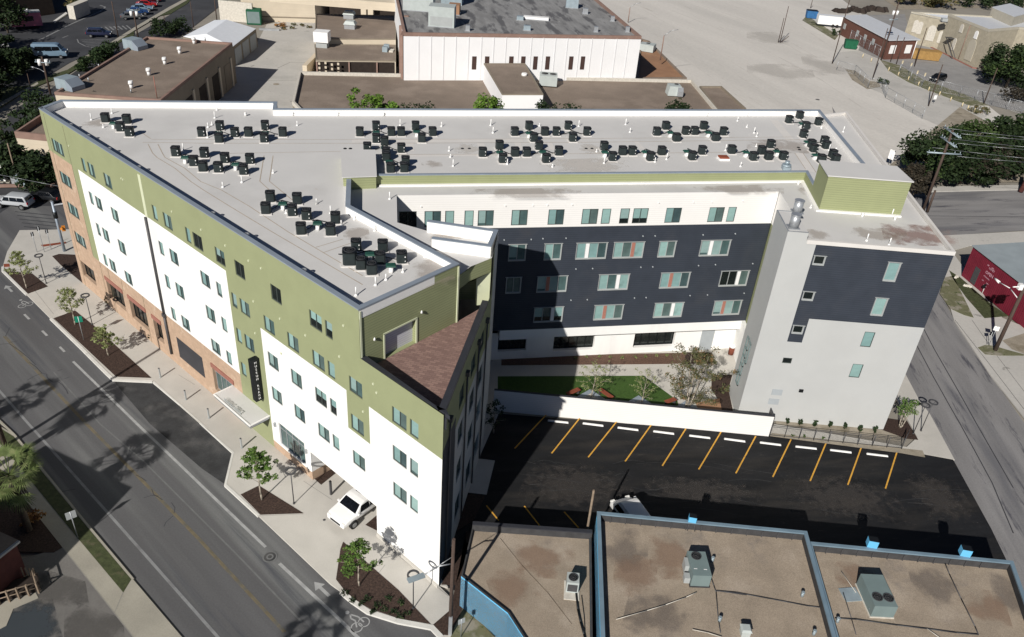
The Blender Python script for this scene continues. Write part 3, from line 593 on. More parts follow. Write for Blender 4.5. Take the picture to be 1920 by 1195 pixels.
def window(parent, pos, rz, w_, h_, segs, frame='frame_dark', blind=1.0, n=[0]):
    """a window: frame mesh with its panes as a sub-part; segs: L light pane, K dark pane, B black pane, W white or R red panel"""
    n[0] += 1; var_ = (n[0] * 7 + int(pos[2] * 3)) % 5; key = (round(w_, 2), round(h_, 2), segs, frame, blind, var_)
    if key not in _wp:
        rel = {'L': 1, 'K': 1, 'B': 1, 'H': 1, 'W': 0.42, 'R': 0.42}; tot = sum(rel[c] for c in segs); f = 0.045
        fr = MB(); gl = MB(); x = 0; mi = {'L': 0, 'K': 1, 'B': 2, 'W': 3, 'R': 4}
        fr.box((w_ / 2, 0.0, 0), (w_, .07, f)); fr.box((w_ / 2, 0, h_ - f), (w_, .07, f)); fr.box((f / 2, 0, f), (f, .07, h_ - 2 * f)); fr.box((w_ - f / 2, 0, f), (f, .07, h_ - 2 * f))
        for i, c in enumerate(segs):
            ww = w_ * rel[c] / tot
            if i: fr.box((x, 0, f), (f, .066, h_ - 2 * f))
            y = 0.022 if c in 'LKBH' else -0.05
            z0 = f
            if var_ == 3 and c in 'LK' and blind == 1.0 and i == 0: gl.poly([(x + .01, y, z0), (x + ww - .01, y, z0), (x + ww - .01, y, h_ * .16), (x + .01, y, h_ * .16)], 1); z0 = h_ * .16
            if c == 'H' or (blind < 1 and c in 'LK'):
                zb = h_ * (1 - (blind if blind < 1 else .6)); gl.poly([(x + .01, y, z0), (x + ww - .01, y, z0), (x + ww - .01, y, zb), (x + .01, y, zb)], 2); z0 = zb
            gl.poly([(x + .01, y, z0), (x + ww - .01, y, z0), (x + ww - .01, y, h_ - f), (x + .01, y, h_ - f)], mi.get(c, 0)); x += ww
        if frame == 'frame_light': fr.box((w_ / 2, -.06, h_ + .01), (w_ + .22, .1, .03)); fr.box((w_ / 2, -.05, -.07), (w_ + .08, .12, .07)); fr.box((w_ + .025, -.04, -.02), (.05, .1, h_ + .02)); fr.box((-.02, -.04, -.02), (.035, .1, h_ + .02))
        _wp[key] = (fr, gl, [])
    fr, gl, made = _wp[key]
    if not made:
        o = fr.build('window', [frame], parent, local=True); q = gl.build('pane', [('glass_light', 'glass_light_b', 'glass_light_c', 'glass_light_d', 'glass_light')[var_], ('glass_dark', 'glass_dark_b', 'glass_dark_c', 'glass_dark', 'glass_dark_b')[var_], 'glass_black', 'panel_white', 'panel_red'], o, local=True); made += [o, q]
    else:
        o = made[0].copy(); col.objects.link(o); o.parent = parent; q = made[1].copy(); col.objects.link(q); q.parent = o
    o.location = Vector(pos) - root_loc(parent); o.rotation_euler = (0, 0, rz); return o
# ---- street facade -------------------------------------------------
LV = {5: (14.32, 15.55), 4: (11.24, 12.46), 3: (8.16, 9.42), 2: (5.1, 6.32)}
wins = []
def wc(s, w_, seg, levels):
    for l in levels: wins.append((s, s + w_, LV[l][0], LV[l][1], seg))
wc(1.2, 2.3, 'LKLK', (5, 4, 3, 2)); wc(7.22, .68, 'L', (5, 4, 3, 2)); wc(8.42, 1.2, 'LK', (5, 4, 3, 2)); wc(11.4, 1.3, 'LK', (5, 4, 3, 2))
wc(19.6, .7, 'L', (5, 4, 3, 2)); wc(21.3, 1.27, 'LK', (5, 4, 3, 2)); wc(24.62, .67, 'L', (5,)); wc(25.67, 1.31, 'BB', (5,)); wc(25.92, 1.3, 'LK', (4, 3, 2))
wc(28.15, .72, 'L', (4, 3, 2)); wc(28.73, 1.25, 'HK', (5,)); wc(31.29, 1.22, 'BB', (5,)); wc(30.22, .66, 'L', (4, 3, 2)); wc(31.32, 1.22, 'LK', (4, 3))
wc(35.67, 1.2, 'BB', (5,)); wc(34.34, 1.27, 'LK', (4, 3, 2)); wc(37.15, 1.27, 'LK', (4, 3, 2)); wc(39.98, 1.3, 'HH', (5,)); wc(41.63, .73, 'H', (5,))
wc(39.97, 1.3, 'LK', (4, 2)); wc(41.63, .73, 'L', (4, 2)); wc(39.95, 1.28, 'HH', (3,)); wc(41.6, .7, 'H', (3,)); wc(43.84, 1.3, 'LK', (4, 3, 2)); wc(47.98, 1.32, 'LK', (4, 3, 2)); wc(49.6, .75, 'L', (4, 3, 2))
shops = [(0.94, 3.85, 1.3, 3.0, 0.35), (6.5, 9.9, 1.2, 3.2, .35), (11.05, 14.25, 1.15, 3.2, .35), (15.5, 17.0, 1.15, 3.2, .35), (19.66, 23.85, 1.2, 3.3, .18), (25.37, 28.6, 0.9, 3.2, .3), (34.75, 38.0, 0.95, 3.1, .15)]
def colA(s, z):
    if s > 45.1 and z > 14.4: return None
    if 38.75 < s < 46.2 and z < 2.75: return None
    if s < 4.75: return 'brick' if z < 14.05 else 'green_stucco'
    if s < 6.0: return 'brick' if z < 4.92 else 'green_stucco'
    if s < 29.9: return 'brick' if z < 4.92 else ('white_stucco' if z < 14.05 else 'green_stucco')
    if s < 33.75: return 'green_stucco'
    if s < 38.75 and z < 0.75: return 'brick'
    if 43.5 < s < 45.76 and 8.0 < z < 11.1: return 'green_stucco'
    return 'white_stucco' if z < 11.09 else 'green_stucco'
WN = {'brick': 'brick_wall', 'green_stucco': 'green_wall', 'white_stucco': 'white_wall', 'green_siding': 'green_siding_wall', 'white_siding': 'white_siding_wall', 'navy_siding': 'navy_siding_wall', 'gray_stucco': 'grey_wall'}
SB = [0, 4.75, 6.0, 18.1, 18.7, 29.9, 33.75, 38.75, 43.5, 45.1, 45.76, 46.2, 52.42]; ZB = [0, 0.75, 2.75, 4.92, 8.0, 11.09, 14.05, 14.4, 17.9]
pA = wall(A0, UA, SB, ZB, colA, [x[:4] for x in wins] + shops, bld, WN, depth=0.13)
rA = math.atan2(UA.y, UA.x)
inA = Vector((-UA.y, UA.x, 0)); outA = -inA
def at_A(s, z, d=0): return Vector(pA(s, z, d))
for s0, s1, z0, z1, seg in wins: window(bld, at_A(s0, z0, 0.09), rA, s1 - s0, z1 - z0, seg, blind=(0.55 if 'H' in seg else 1.0))
for k, (s0, s1, z0, z1, dd) in enumerate(shops):
    m = MB(); gl = MB(); f = .06; n = max(1, round((s1 - s0) / .85))
    def bx(mb, a, b, c, d, y, t=.06, mi=0): mb.box(tuple(at_A((a + b) / 2, c, y)), (b - a, t, d - c), rA, mi)
    if k == 4: bx(gl, s0, s1, z0, z1, .02, .05); gl.build('dark_panel', 'coping_dark', bld); continue
    bx(m, s0, s1, z0, z0 + f, dd - .03); bx(m, s0, s1, z1 - f, z1, dd - .03)
    for i in range(n + 1): x = s0 + (s1 - s0 - f) * i / n; bx(m, x, x + f, z0 + f, z1 - f, dd - .03)
    if k in (5, 6): bx(m, s0, s1, z1 - .55, z1 - .5, dd - .035)
    o = m.build('shop_window', 'steel' if k in (5, 6) else 'black_metal', bld)
    bx(gl, s0, s1, z0, z1, dd, .02); gl.build('pane', 'glass_dark' if k in (5, 6) else 'glass_black', o)
    if k in (1, 2, 3, 5):
        l = MB(); bx(l, s0 - .05, s1 + .1, z1 + .02, z1 + .42, -.03, .1); l.build('lintel', 'lintel_red', bld)
# trims: control joints, light strip, downpipe, wall lights
m = MB()
for s, z0, z1 in ((0.8, 0, 17.6), (4.75, 5, 17.6), (5.95, 0, 4.9), (7.6, 0, 4.9), (14.3, 0, 4.9), (10.2, 3.6, 4.9)):
    m.box(tuple(at_A(s, z0, -.004)), (.05, .012, z1 - z0), rA)
m.build('wall_joint', 'joint_line', bld)
m = MB(); m.box(tuple(at_A(18.4, 14.05, -.02)), (.42, .05, 3.55), rA); m.build('pale_strip', 'green_pale', bld)
m = MB(); m.tube(at_A(18.3, 14.0, -.12), at_A(18.3, 4.8, -.12), .1); m.tube(at_A(18.3, 4.8, -.12), at_A(18.35, .9, -.12), .12); m.box(tuple(at_A(18.3, 4.7, -.12)), (.4, .24, .3), rA); m.build('downpipe', 'bronze', bld)
m = MB()
for s, z in ((5.2, 15.9), (15, 16.1), (15.3, 16.1), (23, 16.1), (27.2, 16.2), (30.4, 16.2), (33.3, 16.2), (34.8, 16.25), (43.6, 16), (33.3, 13.0), (36.5, 13.1), (39.4, 13.2), (43.0, 13.4), (46.3, 13.1), (33, 10.2), (36.2, 10.1), (45.2, 10.3), (46.6, 12.6)):
    m.box(tuple(at_A(s, z, -.03)), (.13, .08, .13), rA)
m.build('wall_vent', 'green_pale', bld)
m = MB(); m.box(tuple(at_A(45.5, 0, -.06)), (.14, .1, .001), rA); 
for s0_, s1_ in ((46.25, 52.4),): m.box(tuple(at_A((s0_ + s1_) / 2, 0, -.06)), (s1_ - s0_, .12, .25), rA)
m.build('plinth', 'concrete', bld)
m = MB()
for s, z in ((34.35, 2.5), (38.3, 2.4)): m.box(tuple(at_A(s, z, -.08)), (.16, .16, .35), rA)
m.build('wall_lamp', 'steel', bld)
# canopy over the leasing office door
m = MB(); cs = [at_A(28.5, 0, .0), at_A(33.6, 0, .0), at_A(33.65, 0, -1.72), at_A(28.55, 0, -1.68)]
m.prism([(p.x, p.y) for p in cs], 2.78, 3.0); can = m.build('canopy', 'steel', bld)
m = MB(); m.prism([(p.x, p.y) for p in cs], 3.002, 3.03); m.build('canopy_top', 'roof_white', can)
m = MB(); m.strip([cs[0], cs[3], cs[2], cs[1]], .1, 3.0, 3.09); m.build('canopy_rim', 'parapet_white', can)
m = MB(); m.prism([(p.x, p.y) for p in [at_A(28.56, 0, -.02), at_A(33.6, 0, -.02), at_A(33.6, 0, -1.66), at_A(28.6, 0, -1.64)]], 2.72, 2.775); m.build('canopy_soffit', 'black_metal', can)
lettering('LEASING OFFICE', .38, 'grey_letters', can, at_A(30.9, 3.17, -1.5), UA, (0, 0, 1), .04, sx=.85)
# projecting black sign with white letters
m = MB(); c = at_A(32.88, 0, -.37); m.box((c.x, c.y, 4.4), (.46, .6, 3.75), rA)
sg = m.build('blade_sign', 'black_metal', bld)
m = MB(); m.box(tuple(at_A(32.9, 7.6, -.03)), (.1, .1, .2), rA); m.box(tuple(at_A(32.9, 5.0, -.03)), (.1, .1, .2), rA); m.build('sign_bracket', 'steel', sg)
for i, ch in enumerate('MUSEUM REACH'):
    if ch != ' ': lettering(ch, .25, 'white_letters', sg, at_A(33.125, 7.86 - i * .295, -.37), inA, (0, 0, 1), .03, name='letter')
# entrance passage under the building
m = MB()
q = [at_A(38.75, 0, .03), at_A(46.2, 0, .03), at_A(46.2, 0, 5.0), at_A(38.75, 0, 5.0)]
m.prism([(p.x, p.y) for p in q], 2.75, 2.95); m.build('passage_ceiling', 'white_stucco', bld)
m = MB(); m.strip([q[3], q[0]], .02, .78, 2.75, off=-.02); m.strip([q[1], q[2]], .02, 0, 2.75); m.build('passage_wall', 'white_stucco', bld)
m = MB(); m.strip([at_A(38.72, 0, 5), at_A(38.72, 0, .0)], .06, 0, .8); m.build('passage_plinth', 'brick', bld)
# ---- tower: far side wall (in shade), terrace ------------------------
E0 = Vector(A0 + UA * 52.42); E0.z = 0
K = Vector((-8.95, 39.65, 0)); C2 = Vector((-3.73, 46.1, 0)); E1 = Vector((-1.55, 48.93, 0)); E2 = Vector((-1.42, 51.55, 0))
ue = (E1 - E0).normalized(); Le = (E1 - E0).length
sh_w = []
for a, b in ((4.2, 5.7), (7.6, 9.2), (10.4, 12.0), (12.6, 13.5)):
    for c, d in ((11.4, 12.8), (8.3, 9.9), (5.2, 6.8), (1.6, 3.4)): sh_w.append((a, b, c, d))
sh_w = [x for x in sh_w if not (x[0] > 12 and x[2] > 8)]
def colE(s, z):
    if z > 14.4 and s < 13.9: return None
    if s < 3.4: return 'navy_siding' if z < 11.6 else 'green_stucco'
    return 'green_stucco' if z > 10.6 else 'gray_stucco'
pE = wall(E0, ue, [0, 3.4, 12.7, 13.9, Le], [0, 10.6, 11.6, 14.4, 17.9], colE, sh_w, bld, WN)
rE = math.atan2(ue.y, ue.x)
for s0, s1, z0, z1 in sh_w[:10]: window(bld, pE(s0, z0, .1), rE, s1 - s0, z1 - z0, 'LK')
m = MB()
for s0, s1, z0, z1 in sh_w[10:]:
    c = pE((s0 + s1) / 2, z0, .11); m.box(c, (s1 - s0, .02, z1 - z0), rE)
m.build('shaded_window', 'glass_dark', bld)
m = MB()
for s in (1.4, 6.0, 9.6, 12.4): c = pE(s, 12.9, -.12); m.box(c, (.35, .25, .3), rE); m.tube(pE(s, 12.9, -.1), pE(s, .3, -.1), .06)
m.build('downpipe', 'bronze', bld)
# link wing east and north face
ul = (E2 - E1).normalized(); wall(E1, ul, [0, (E2 - E1).length], [0, 17.9], lambda s, z: 'gray_stucco', [], bld, WN)
N0 = Vector((-6.57, 52.3, 0)); N1 = Vector((-8.95, 53.3, 0)); W0 = Vector((-9.78, 57.95, 0))
m = MB()
for a, b in ((E2, N0), (N0, N1), (N1, W0)): m.poly([(a.x, a.y, 0), (b.x, b.y, 0), (b.x, b.y, 17.0), (a.x, a.y, 17.0)])
m.build('courtyard_side_wall', 'gray_stucco', bld)
# terrace floor and parapets
TI = 0.42
fl = [at_A(45.4, 0, TI), at_A(51.9, 0, TI)]; tip = E0
tp_ = E0 + ue * 0.6 + Vector((-ue.y, ue.x, 0)) * .42
far = E0 + ue * 13.2 + Vector((-ue.y, ue.x, 0)) * .42
m = MB(); m.prism([(K.x + .1, K.y + .1), (at_A(51.75, 0, .3)), (E0 + ue * 14.3 + Vector((-ue.y, ue.x, 0)) * .05), (C2.x, C2.y)], 13.1, 13.4); m.build('terrace_floor', 'pavers', bld)
m = MB(); m.strip([at_A(45.12, 0, .21), at_A(52.15, 0, .21), E0 + ue * .4 + Vector((-ue.y, ue.x, 0)) * .2, E0 + ue * 12.75 + Vector((-ue.y, ue.x, 0)) * .2], .42, 14.15, 14.42); m.build('terrace_coping', 'coping_dark', bld)
m = MB(); m.strip([at_A(45.12, 0, .2), at_A(52.12, 0, .2), E0 + ue * .4 + Vector((-ue.y, ue.x, 0)) * .2, E0 + ue * 12.75 + Vector((-ue.y, ue.x, 0)) * .2], .3, 13.3, 14.16); m.build('terrace_parapet', 'coping_dark', bld)
# green boarded wall with the roller door
uk = (C2 - K).normalized(); Lk = (C2 - K).length; sd0 = (Vector((-7.99, 41.31, 0)) - K).dot(uk); sd1 = (Vector((-6.2, 43.23, 0)) - K).dot(uk)
pK = wall(K, uk, [0, Lk], [13.3, 17.9], lambda s, z: 'green_siding', [(sd0, sd1, 13.42, 15.25, .35)], bld, WN)
rK = math.atan2(uk.y, uk.x)
m = MB(); m.box(pK((sd0 + sd1) / 2, 13.4, .34), (sd1 - sd0, .04, 1.85), rK); m.build('roller_door', 'door_white', bld)
m = MB()
for s in (.04, Lk - .04): m.box(pK(s, 13.4, -.03), (.12, .08, 4.3), rK)
m.box(pK(sd0 - .05, 13.4, -.02), (.1, .06, 1.95), rK); m.box(pK(sd1 + .05, 13.4, -.02), (.12, .06, 1.95), rK); m.box(pK((sd0 + sd1) / 2, 15.26, -.02), (sd1 - sd0 + .2, .06, .1), rK)
m.build('corner_trim', 'green_pale', bld)
m = MB()
for s, z in ((1.0, 15.3), (4.9, 15.6)): m.tube(pK(s, z, -.12), pK(s, z + .18, -.12), .09, .03, 10)
m.build('wall_lamp', 'white_plastic', bld)
# ---- high roof --------------------------------------------------------
J1 = Vector((-12.47, 53.65, 0)); J2 = Vector((-13.49, 58.73, 0)); B1 = Vector((-13.9, 58.35, 0)); B2 = Vector((-11.6, 59.1, 0))
Y1 = Vector((-11.45, 59.7, 0)); Y2 = Vector((24.85, 68.1, 0)); G1 = Vector((24.66, 65.1, 0)); G0 = Vector((24.45, 61.8, 0)); G3 = Vector((31.2, 61.95, 0)); G4 = Vector((31.05, 65.1, 0))
NE = P(1537, 206, 17.9); S2 = P(518, 203.5, 17.9); S1 = P(519.5, 191, 17.9); LB = P(113.8, 187.4, 17.9)
KA = at_A(45.1, 0, 0)
hi = [A0, KA, C2, J1, J2, Y1, Y2, G1, G4, NE, S2, S1, LB]
m = MB(); m.prism(hi, 16.9, 17.3, bottom=False, sides=False); m.build('roof', 'roof_white', bld)
# parapet ring: white inner and coping, outer walls by colour
m = MB(); m.strip([Vector((p.x, p.y, 0)) for p in [A0, KA, C2, J1, J2]], .3, 17.2, 17.84, off=.16); m.strip([Y1, Y2, G1], .25, 17.2, 17.84, off=.14)
m.strip([G4, NE, S2, S1, LB, A0], .3, 17.2, 17.84, off=.16); m.build('parapet', 'parapet_white', bld)
m = MB(); m.strip([Vector((p.x, p.y, 0)) for p in [A0, KA, C2, J1, J2]], .36, 17.84, 17.92, off=.15); m.strip([Y1, Y2, G1], .28, 17.84, 17.92, off=.12)
m.strip([G4, NE, S2, S1, LB, A0], .36, 17.84, 17.92, off=.15); m.build('coping', 'coping_metal', bld)
# outer walls of the rear and the inner courtyard side of the high roof
def seg(a, b, z0, z1, mat, name='wall'):
    m = MB(); m.poly([(a.x, a.y, z0), (b.x, b.y, z0), (b.x, b.y, z1), (a.x, a.y, z1)]); return m.build(name, mat, bld)
for a, b in ((NE, S2), (S2, S1), (S1, LB), (LB, A0)): seg(a, b, 0, 17.85, 'white_stucco', 'rear_wall')
for a, b, mt in ((C2, J1, 'gray_stucco'), (J1, J2, 'gray_stucco'), (J2, Y1, 'green_siding'), (Y1, Y2, 'green_siding'), (Y2, G1, 'green_siding'), (G4, NE, 'white_stucco')):
    seg(a, b, 16.9 if mt != 'gray_stucco' else 13.3, 17.85, mt, 'upper_wall')
m = MB(); m.strip([Y1, Y2, G1, G0, G3], .3, 17.0, 17.12, off=-.14); m.build('roof_edge_flashing', 'parapet_white', bld)
# stair box behind the step and the green penthouse
bx = [P(637.5, 333.5, 18.0), P(705, 331.5, 18.0), P(702, 283, 18.0), P(640, 283, 18.0)]
bx[0] = bx[0] + Vector((.25, 0, 0))
m = MB(); m.prism(bx, 16.95, 18.02); o = m.build('stair_housing', 'green_siding', bld)
m = MB(); m.prism([(p.x + dx, p.y + dy) for p, (dx, dy) in zip(bx, ((-.08, -.08), (.08, -.08), (.08, .08), (-.08, .08)))], 18.02, 18.08); m.build('housing_roof', 'roof_white', o)
GT = 20.0
m = MB(); m.prism([G0, G3, G4, G1], 16.95, GT); o = m.build('penthouse', 'green_siding', bld)
m = MB(); m.prism([Vector((G0.x - .1, G0.y - .1)), Vector((G3.x + .12, G3.y - .1)), Vector((G4.x + .12, G4.y + .1)), Vector((G1.x - .1, G1.y + .1))], GT, GT + .09); m.build('penthouse_roof', 'roof_white', o)
# ---- lower roof ring (17.0) and right wing ---------------------------
T0 = P(882.8, 500, 17.0); T1 = Vector((-1.72, 48.93, 0))
DR = Vector((22.05, 65.25, 0)); E4 = Vector((22.1, 59.0, 0)); E5 = Vector((20.1, 59.0, 0)); SW = Vector((20.05, 55.2, 0)); SE = Vector((32.8, 55.2, 0)); NEE = P(1585.7, 215, 17.0)
DL = Vector((-9.78, 58.1, 0))
low = [T0, T1, E2, N0, N1, DL, DR, E4, E5, SW, SE, NEE, NE, G4, G3, G0, G1, Y2, Y1, J2, J1, C2]
m = MB(); m.prism([(p.x, p.y) for p in low], 16.6, 17.0, bottom=False, sides=False); m.build('lower_roof', 'roof_white', bld)
# link parapets
P1, P2, P3, P4 = Vector((-6.57, 52.3, 0)), Vector((-1.5, 51.55, 0)), Vector((-1.82, 48.95, 0)), Vector((-5.94, 49.45, 0))
m = MB(); m.strip([P4, P3, P2, P1], .26, 16.95, 17.84, off=.13); m.build('link_parapet', 'parapet_white', bld)
m = MB(); m.strip([P4, P3, P2, P1], .32, 17.84, 17.9, off=.12); m.build('link_coping', 'coping_metal', bld)
m = MB(); m.prism([T0, T1, T1 + Vector((-.2, .3, 0)), C2 + Vector((.2, .6, 0)), C2], 15.9, 16.99); m.build('terrace_canopy', 'green_siding', bld)
# terrace recess wall and small fin, whose sunlight is put into paler green
m = MB(); q = C2 + Vector((-1.6, 3.0, 0)); m.poly([(C2.x, C2.y, 13.3), (q.x, q.y, 13.3), (q.x, q.y, 17), (C2.x, C2.y, 17)]); m.poly([(q.x, q.y, 13.3), (T1.x, T1.y + .6, 13.3), (T1.x, T1.y + .6, 17), (q.x, q.y, 17)]); m.build('recess_wall', 'green_siding', bld)
m = MB(); m.prism([T1, T1 + Vector((-.95, -.35, 0)), T1 + Vector((-.95, -.2, 0)), T1 + Vector((-.1, .3, 0))], 13.3, 16.95); m.build('recess_pier', 'green_pale', bld)
# courtyard wall
UD = Vector((math.cos(R(12.6)), math.sin(R(12.6)), 0)); D0 = Vector((0, 60.3, 0)); rD = R(12.6); sR = 22.55
dw = []
for s0, s1, sgm in ((-9.85, -8.45, 'BB'), (-7.83, -6.5, 'LK'), (-6.17, -5.44, 'L'), (-4.6, -3.85, 'L'), (-3.5, -2.2, 'LK'), (-.72, .63, 'LK'), (2.37, 3.72, 'LK'), (5.25, 6.63, 'LK'), (6.96, 7.74, 'L'), (8.56, 9.38, 'H'), (9.7, 11.03, 'HH'), (12.61, 14.0, 'LK'), (16.51, 17.9, 'LK'), (18.25, 19.0, 'L')):
    dw.append((s0, s1, 14.2, 15.6, sgm, 'frame_dark'))
for s0, s1, z0, z1, sgm in ((-.72, .69, 10.98, 12.45, 'LK'), (2.36, 3.78, 10.98, 12.45, 'LK'), (5.15, 7.78, 10.98, 12.45, 'LWLK'), (8.47, 11.11, 10.98, 12.45, 'LKRL'), (12.57, 14.02, 10.98, 12.45, 'LK'), (16.43, 19.11, 10.98, 12.45, 'LWLK'),
                            (-.75, .5, 7.8, 9.3, 'KK'), (2.0, 4.6, 7.8, 9.3, 'LRLK'), (7.55, 10.22, 7.8, 9.3, 'LKWL'), (13.28, 15.93, 7.8, 9.3, 'LRLK'), (18.99, 21.62, 7.8, 9.3, 'BBWK'),
                            (1.98, 4.55, 4.68, 6.15, 'LKWH'), (7.54, 10.16, 4.68, 6.15, 'LRLK'), (13.23, 15.91, 4.68, 6.15, 'LKWL'), (19.02, 21.64, 4.68, 6.15, 'LRLK')):
    dw.append((s0, s1, z0, z1, sgm, 'frame_light'))
pD = wall(D0, UD, [-10.05, sR], [3.85, 14.0, 17.0], lambda s, z: 'navy_siding' if z < 14.0 else 'white_siding', [x[:4] for x in dw], bld, WN, depth=.1)
for s0, s1, z0, z1, sg_, fr in dw: window(bld, pD(s0, z0, .07 if fr == 'frame_dark' else .0), rD, s1 - s0, z1 - z0, sg_, fr, blind=(.68 if 'H' in sg_ else 1.0))
m = MB()
for s, z in ((-1.2, 12.9), (1.1, 12.9), (2.1, 12.95), (4.1, 12.95), (10.9, 13.0), (12.0, 13.0), (16.4, 13.0), (19.4, 13.05), (5.3, 9.95), (6.8, 9.95), (11.2, 9.95), (12.3, 9.95), (16.6, 9.95), (18.2, 10), (21.8, 10), (5.2, 6.8), (6.7, 6.8), (11.1, 6.8), (12.2, 6.8), (16.4, 6.85), (18.1, 6.85), (21.7, 6.9)):
    m.tube(pD(s, z, .01), pD(s, z, -.09), .07, .05, 8)
m.build('wall_vent', 'door_gray', bld)
m = MB()
for s, z in ((-8.1, 16.0), (-1.3, 16.0), (1.0, 16.0), (2.2, 16.0), (4.3, 16.0), (11.8, 16.1), (14.9, 16.1), (16.6, 16.1), (19.4, 16.15)): m.tube(pD(s, z, .01), pD(s, z, -.09), .07, .05, 8)
m.build('wall_vent', 'white_siding', bld)
# white ground floor, set back under a deep band
m = MB()
for s0, s1, z0 in ((-1.0, 4.0, 2.82), (4.0, sR, 2.92)):
    a = D0 + UD * s0; b = D0 + UD * s1; n = Vector((-UD.y, UD.x, 0))
    m.prism([a + n * .01, b + n * .01, b + n * 1.1, a + n * 1.1], z0, 3.85)
m.build('white_band', 'white_stucco', bld)
DB = D0 + Vector((-UD.y, UD.x, 0)) * .98
holes = [(-.9, 1.75, .9, 2.75, .4), (4.35, 8.3, .68, 2.85, .45), (12.2, 16.3, .62, 2.85, .45)]
pB = wall(DB, UD, [-6, sR + .2], [0, 2.95], lambda s, z: 'white_stucco', holes, bld, WN, depth=.5)
for s0, s1, z0, z1, dd in holes:
    m = MB(); gl = MB(); n = 5
    for i in range(n + 1): m.box(pB(s0 + (s1 - s0) * i / n, z0, dd - .06), (.05, .08, z1 - z0), rD)
    m.box(pB((s0 + s1) / 2, z0, dd - .06), (s1 - s0, .08, .07), rD); m.box(pB((s0 + s1) / 2, z1 - .08, dd - .06), (s1 - s0, .08, .08), rD)
    o = m.build('shop_window', 'black_metal', bld); gl.box(pB((s0 + s1) / 2, z0, dd), (s1 - s0, .02, z1 - z0), rD); gl.build('pane', 'glass_black', o)
m = MB(); c = pB(19.6, 0, -.01); m.box(c, (1.3, .06, 2.3), rD); m.build('courtyard_door', 'door_gray', bld)
# right wing walls
WS = MB()
seg(DR, E4, 2.75, 14.0, 'green_stucco', 'green_return'); seg(DR, E4, 14.0, 17.0, 'white_siding', 'white_return'); m = MB(); m.prism([(21.65, 59.02), (22.0, 59.02), (22.02, 66.3), (21.65, 66.3)], 0, 3.84); m.build('white_return', 'white_stucco', bld)
m = MB()
for a, b in ((E5, SW),): m.poly([(a.x, a.y, 0), (b.x, b.y, 0), (b.x, b.y, 17.9), (a.x, a.y, 17.9)])
m.poly([(E4.x, E4.y, 0), (E5.x, E5.y, 0), (E5.x, E5.y, 17.9), (E4.x, E4.y, 17.9)]); m.build('grey_wall', 'gray_stucco', bld)
m = MB(); m.prism([E5 + Vector((.01, 0, 0)), SW + Vector((.01, .01, 0)), Vector((21.6, 55.21, 0)), Vector((21.6, 58.98, 0))], 16.99, 17.9, 0, 1, bottom=False); m.build('raised_bay_roof', ['gray_stucco', 'roof_white'], bld)
m = MB(); m.strip([E4, E5, SW, Vector((21.6, 55.2, 0))], .1, 17.901, 17.94, off=.04); m.build('raised_coping', 'steel', bld)
def colS(s, z):
    if z > 17.3 and s > 1.55: return None
    if s > 2.35 and z > 10.5: return 'navy_siding'
    if 2.35 < s < 3.55 and z > 8.2: return 'navy_siding'
    return 'gray_stucco'
sw = [(2.5, 3.3, 15.4, 16.1, 'B'), (2.5, 3.3, 12.25, 12.95, 'B'), (2.5, 3.3, 9.12, 9.8, 'B'), (2.45, 3.2, 6.08, 6.62, 'B'), (8.17, 9.05, 14.5, 16.05, 'L'), (8.17, 9.05, 11.38, 12.9, 'L'), (8.25, 9.1, 8.28, 9.72, 'L'), (8.22, 9.1, 5.2, 6.55, 'L')]
pS = wall(SW, (1, 0, 0), [0, 1.55, 2.35, 3.55, 12.75], [0, 8.2, 10.5, 17.3, 17.9], colS, [x[:4] for x in sw], bld, WN, depth=.08)
for i, (s0, s1, z0, z1, sg_) in enumerate(sw): window(bld, pS(s0, z0, .05 if i in (3, 6, 7) else .0), 0, s1 - s0, z1 - z0, sg_, 'frame_dark' if i in (3, 6, 7) else 'frame_light')
for s0, z0 in ((2.35, 2.78), (2.3, 1.78)):
    m = MB(); m.box(pS(s0 + .43, z0, -.02), (.88, .05, .58)); m.build('louvre', 'door_gray', bld)
m = MB(); m.box(pS(4.72, 3.3, -.04), (.35, .12, .28)); m.build('wall_vent', 'black_metal', bld)
ue2 = (NEE - SE); ue2.z = 0; wall(SE, ue2, [0, ue2.length], [0, 17.3], lambda s, z: 'gray_stucco', [], bld, WN)
seg(NEE, NE, 0, 17.3, 'white_stucco', 'rear_wall')
m = MB(); m.strip([Vector((21.65, 55.2, 0)), SE, NEE, NE], .24, 17.02, 17.34, off=.08); m.build('roof_lip', 'roof_patch', bld)
# blue-grey ladder shaped frame on the narrow west side
m = MB()
zz = [2.2, 3.3, 4.2, 5.1, 5.9, 6.9]
for y in (56.9, 57.55): m.box((19.98, y, 2.2), (.09, .1, 4.7))
for z in zz: m.box((19.98, 57.2, z), (.09, .7, .11))
m.box((19.98, 56.35, 4.9), (.09, .1, 2.0)); m.box((19.98, 56.6, 4.9), (.09, .6, .1)); m.box((19.98, 56.6, 6.85), (.09, .6, .1))
m.build('wall_trellis', 'hvac_teal', bld)
# drain scuppers on the street coping
for s, big in ((5.2, 1), (8.6, 1), (12.4, 1), (17.4, 1), (26.4, 0), (28.2, 1), (32.5, 1), (36.6, 0), (39.0, 1), (14.8, 0), (21.8, 0)):
    m = MB(); c = at_A(s, 17.3, .5)
    if big: m.tube(c, c + Vector((0, 0, .42)), .05); m.ring(c + Vector((0, 0, .5)), .14, .04, 12, 0, .07)
    else: m.tube(c, c + Vector((0, 0, .35)), .04)
    m.build('roof_drain', 'steel', bld)
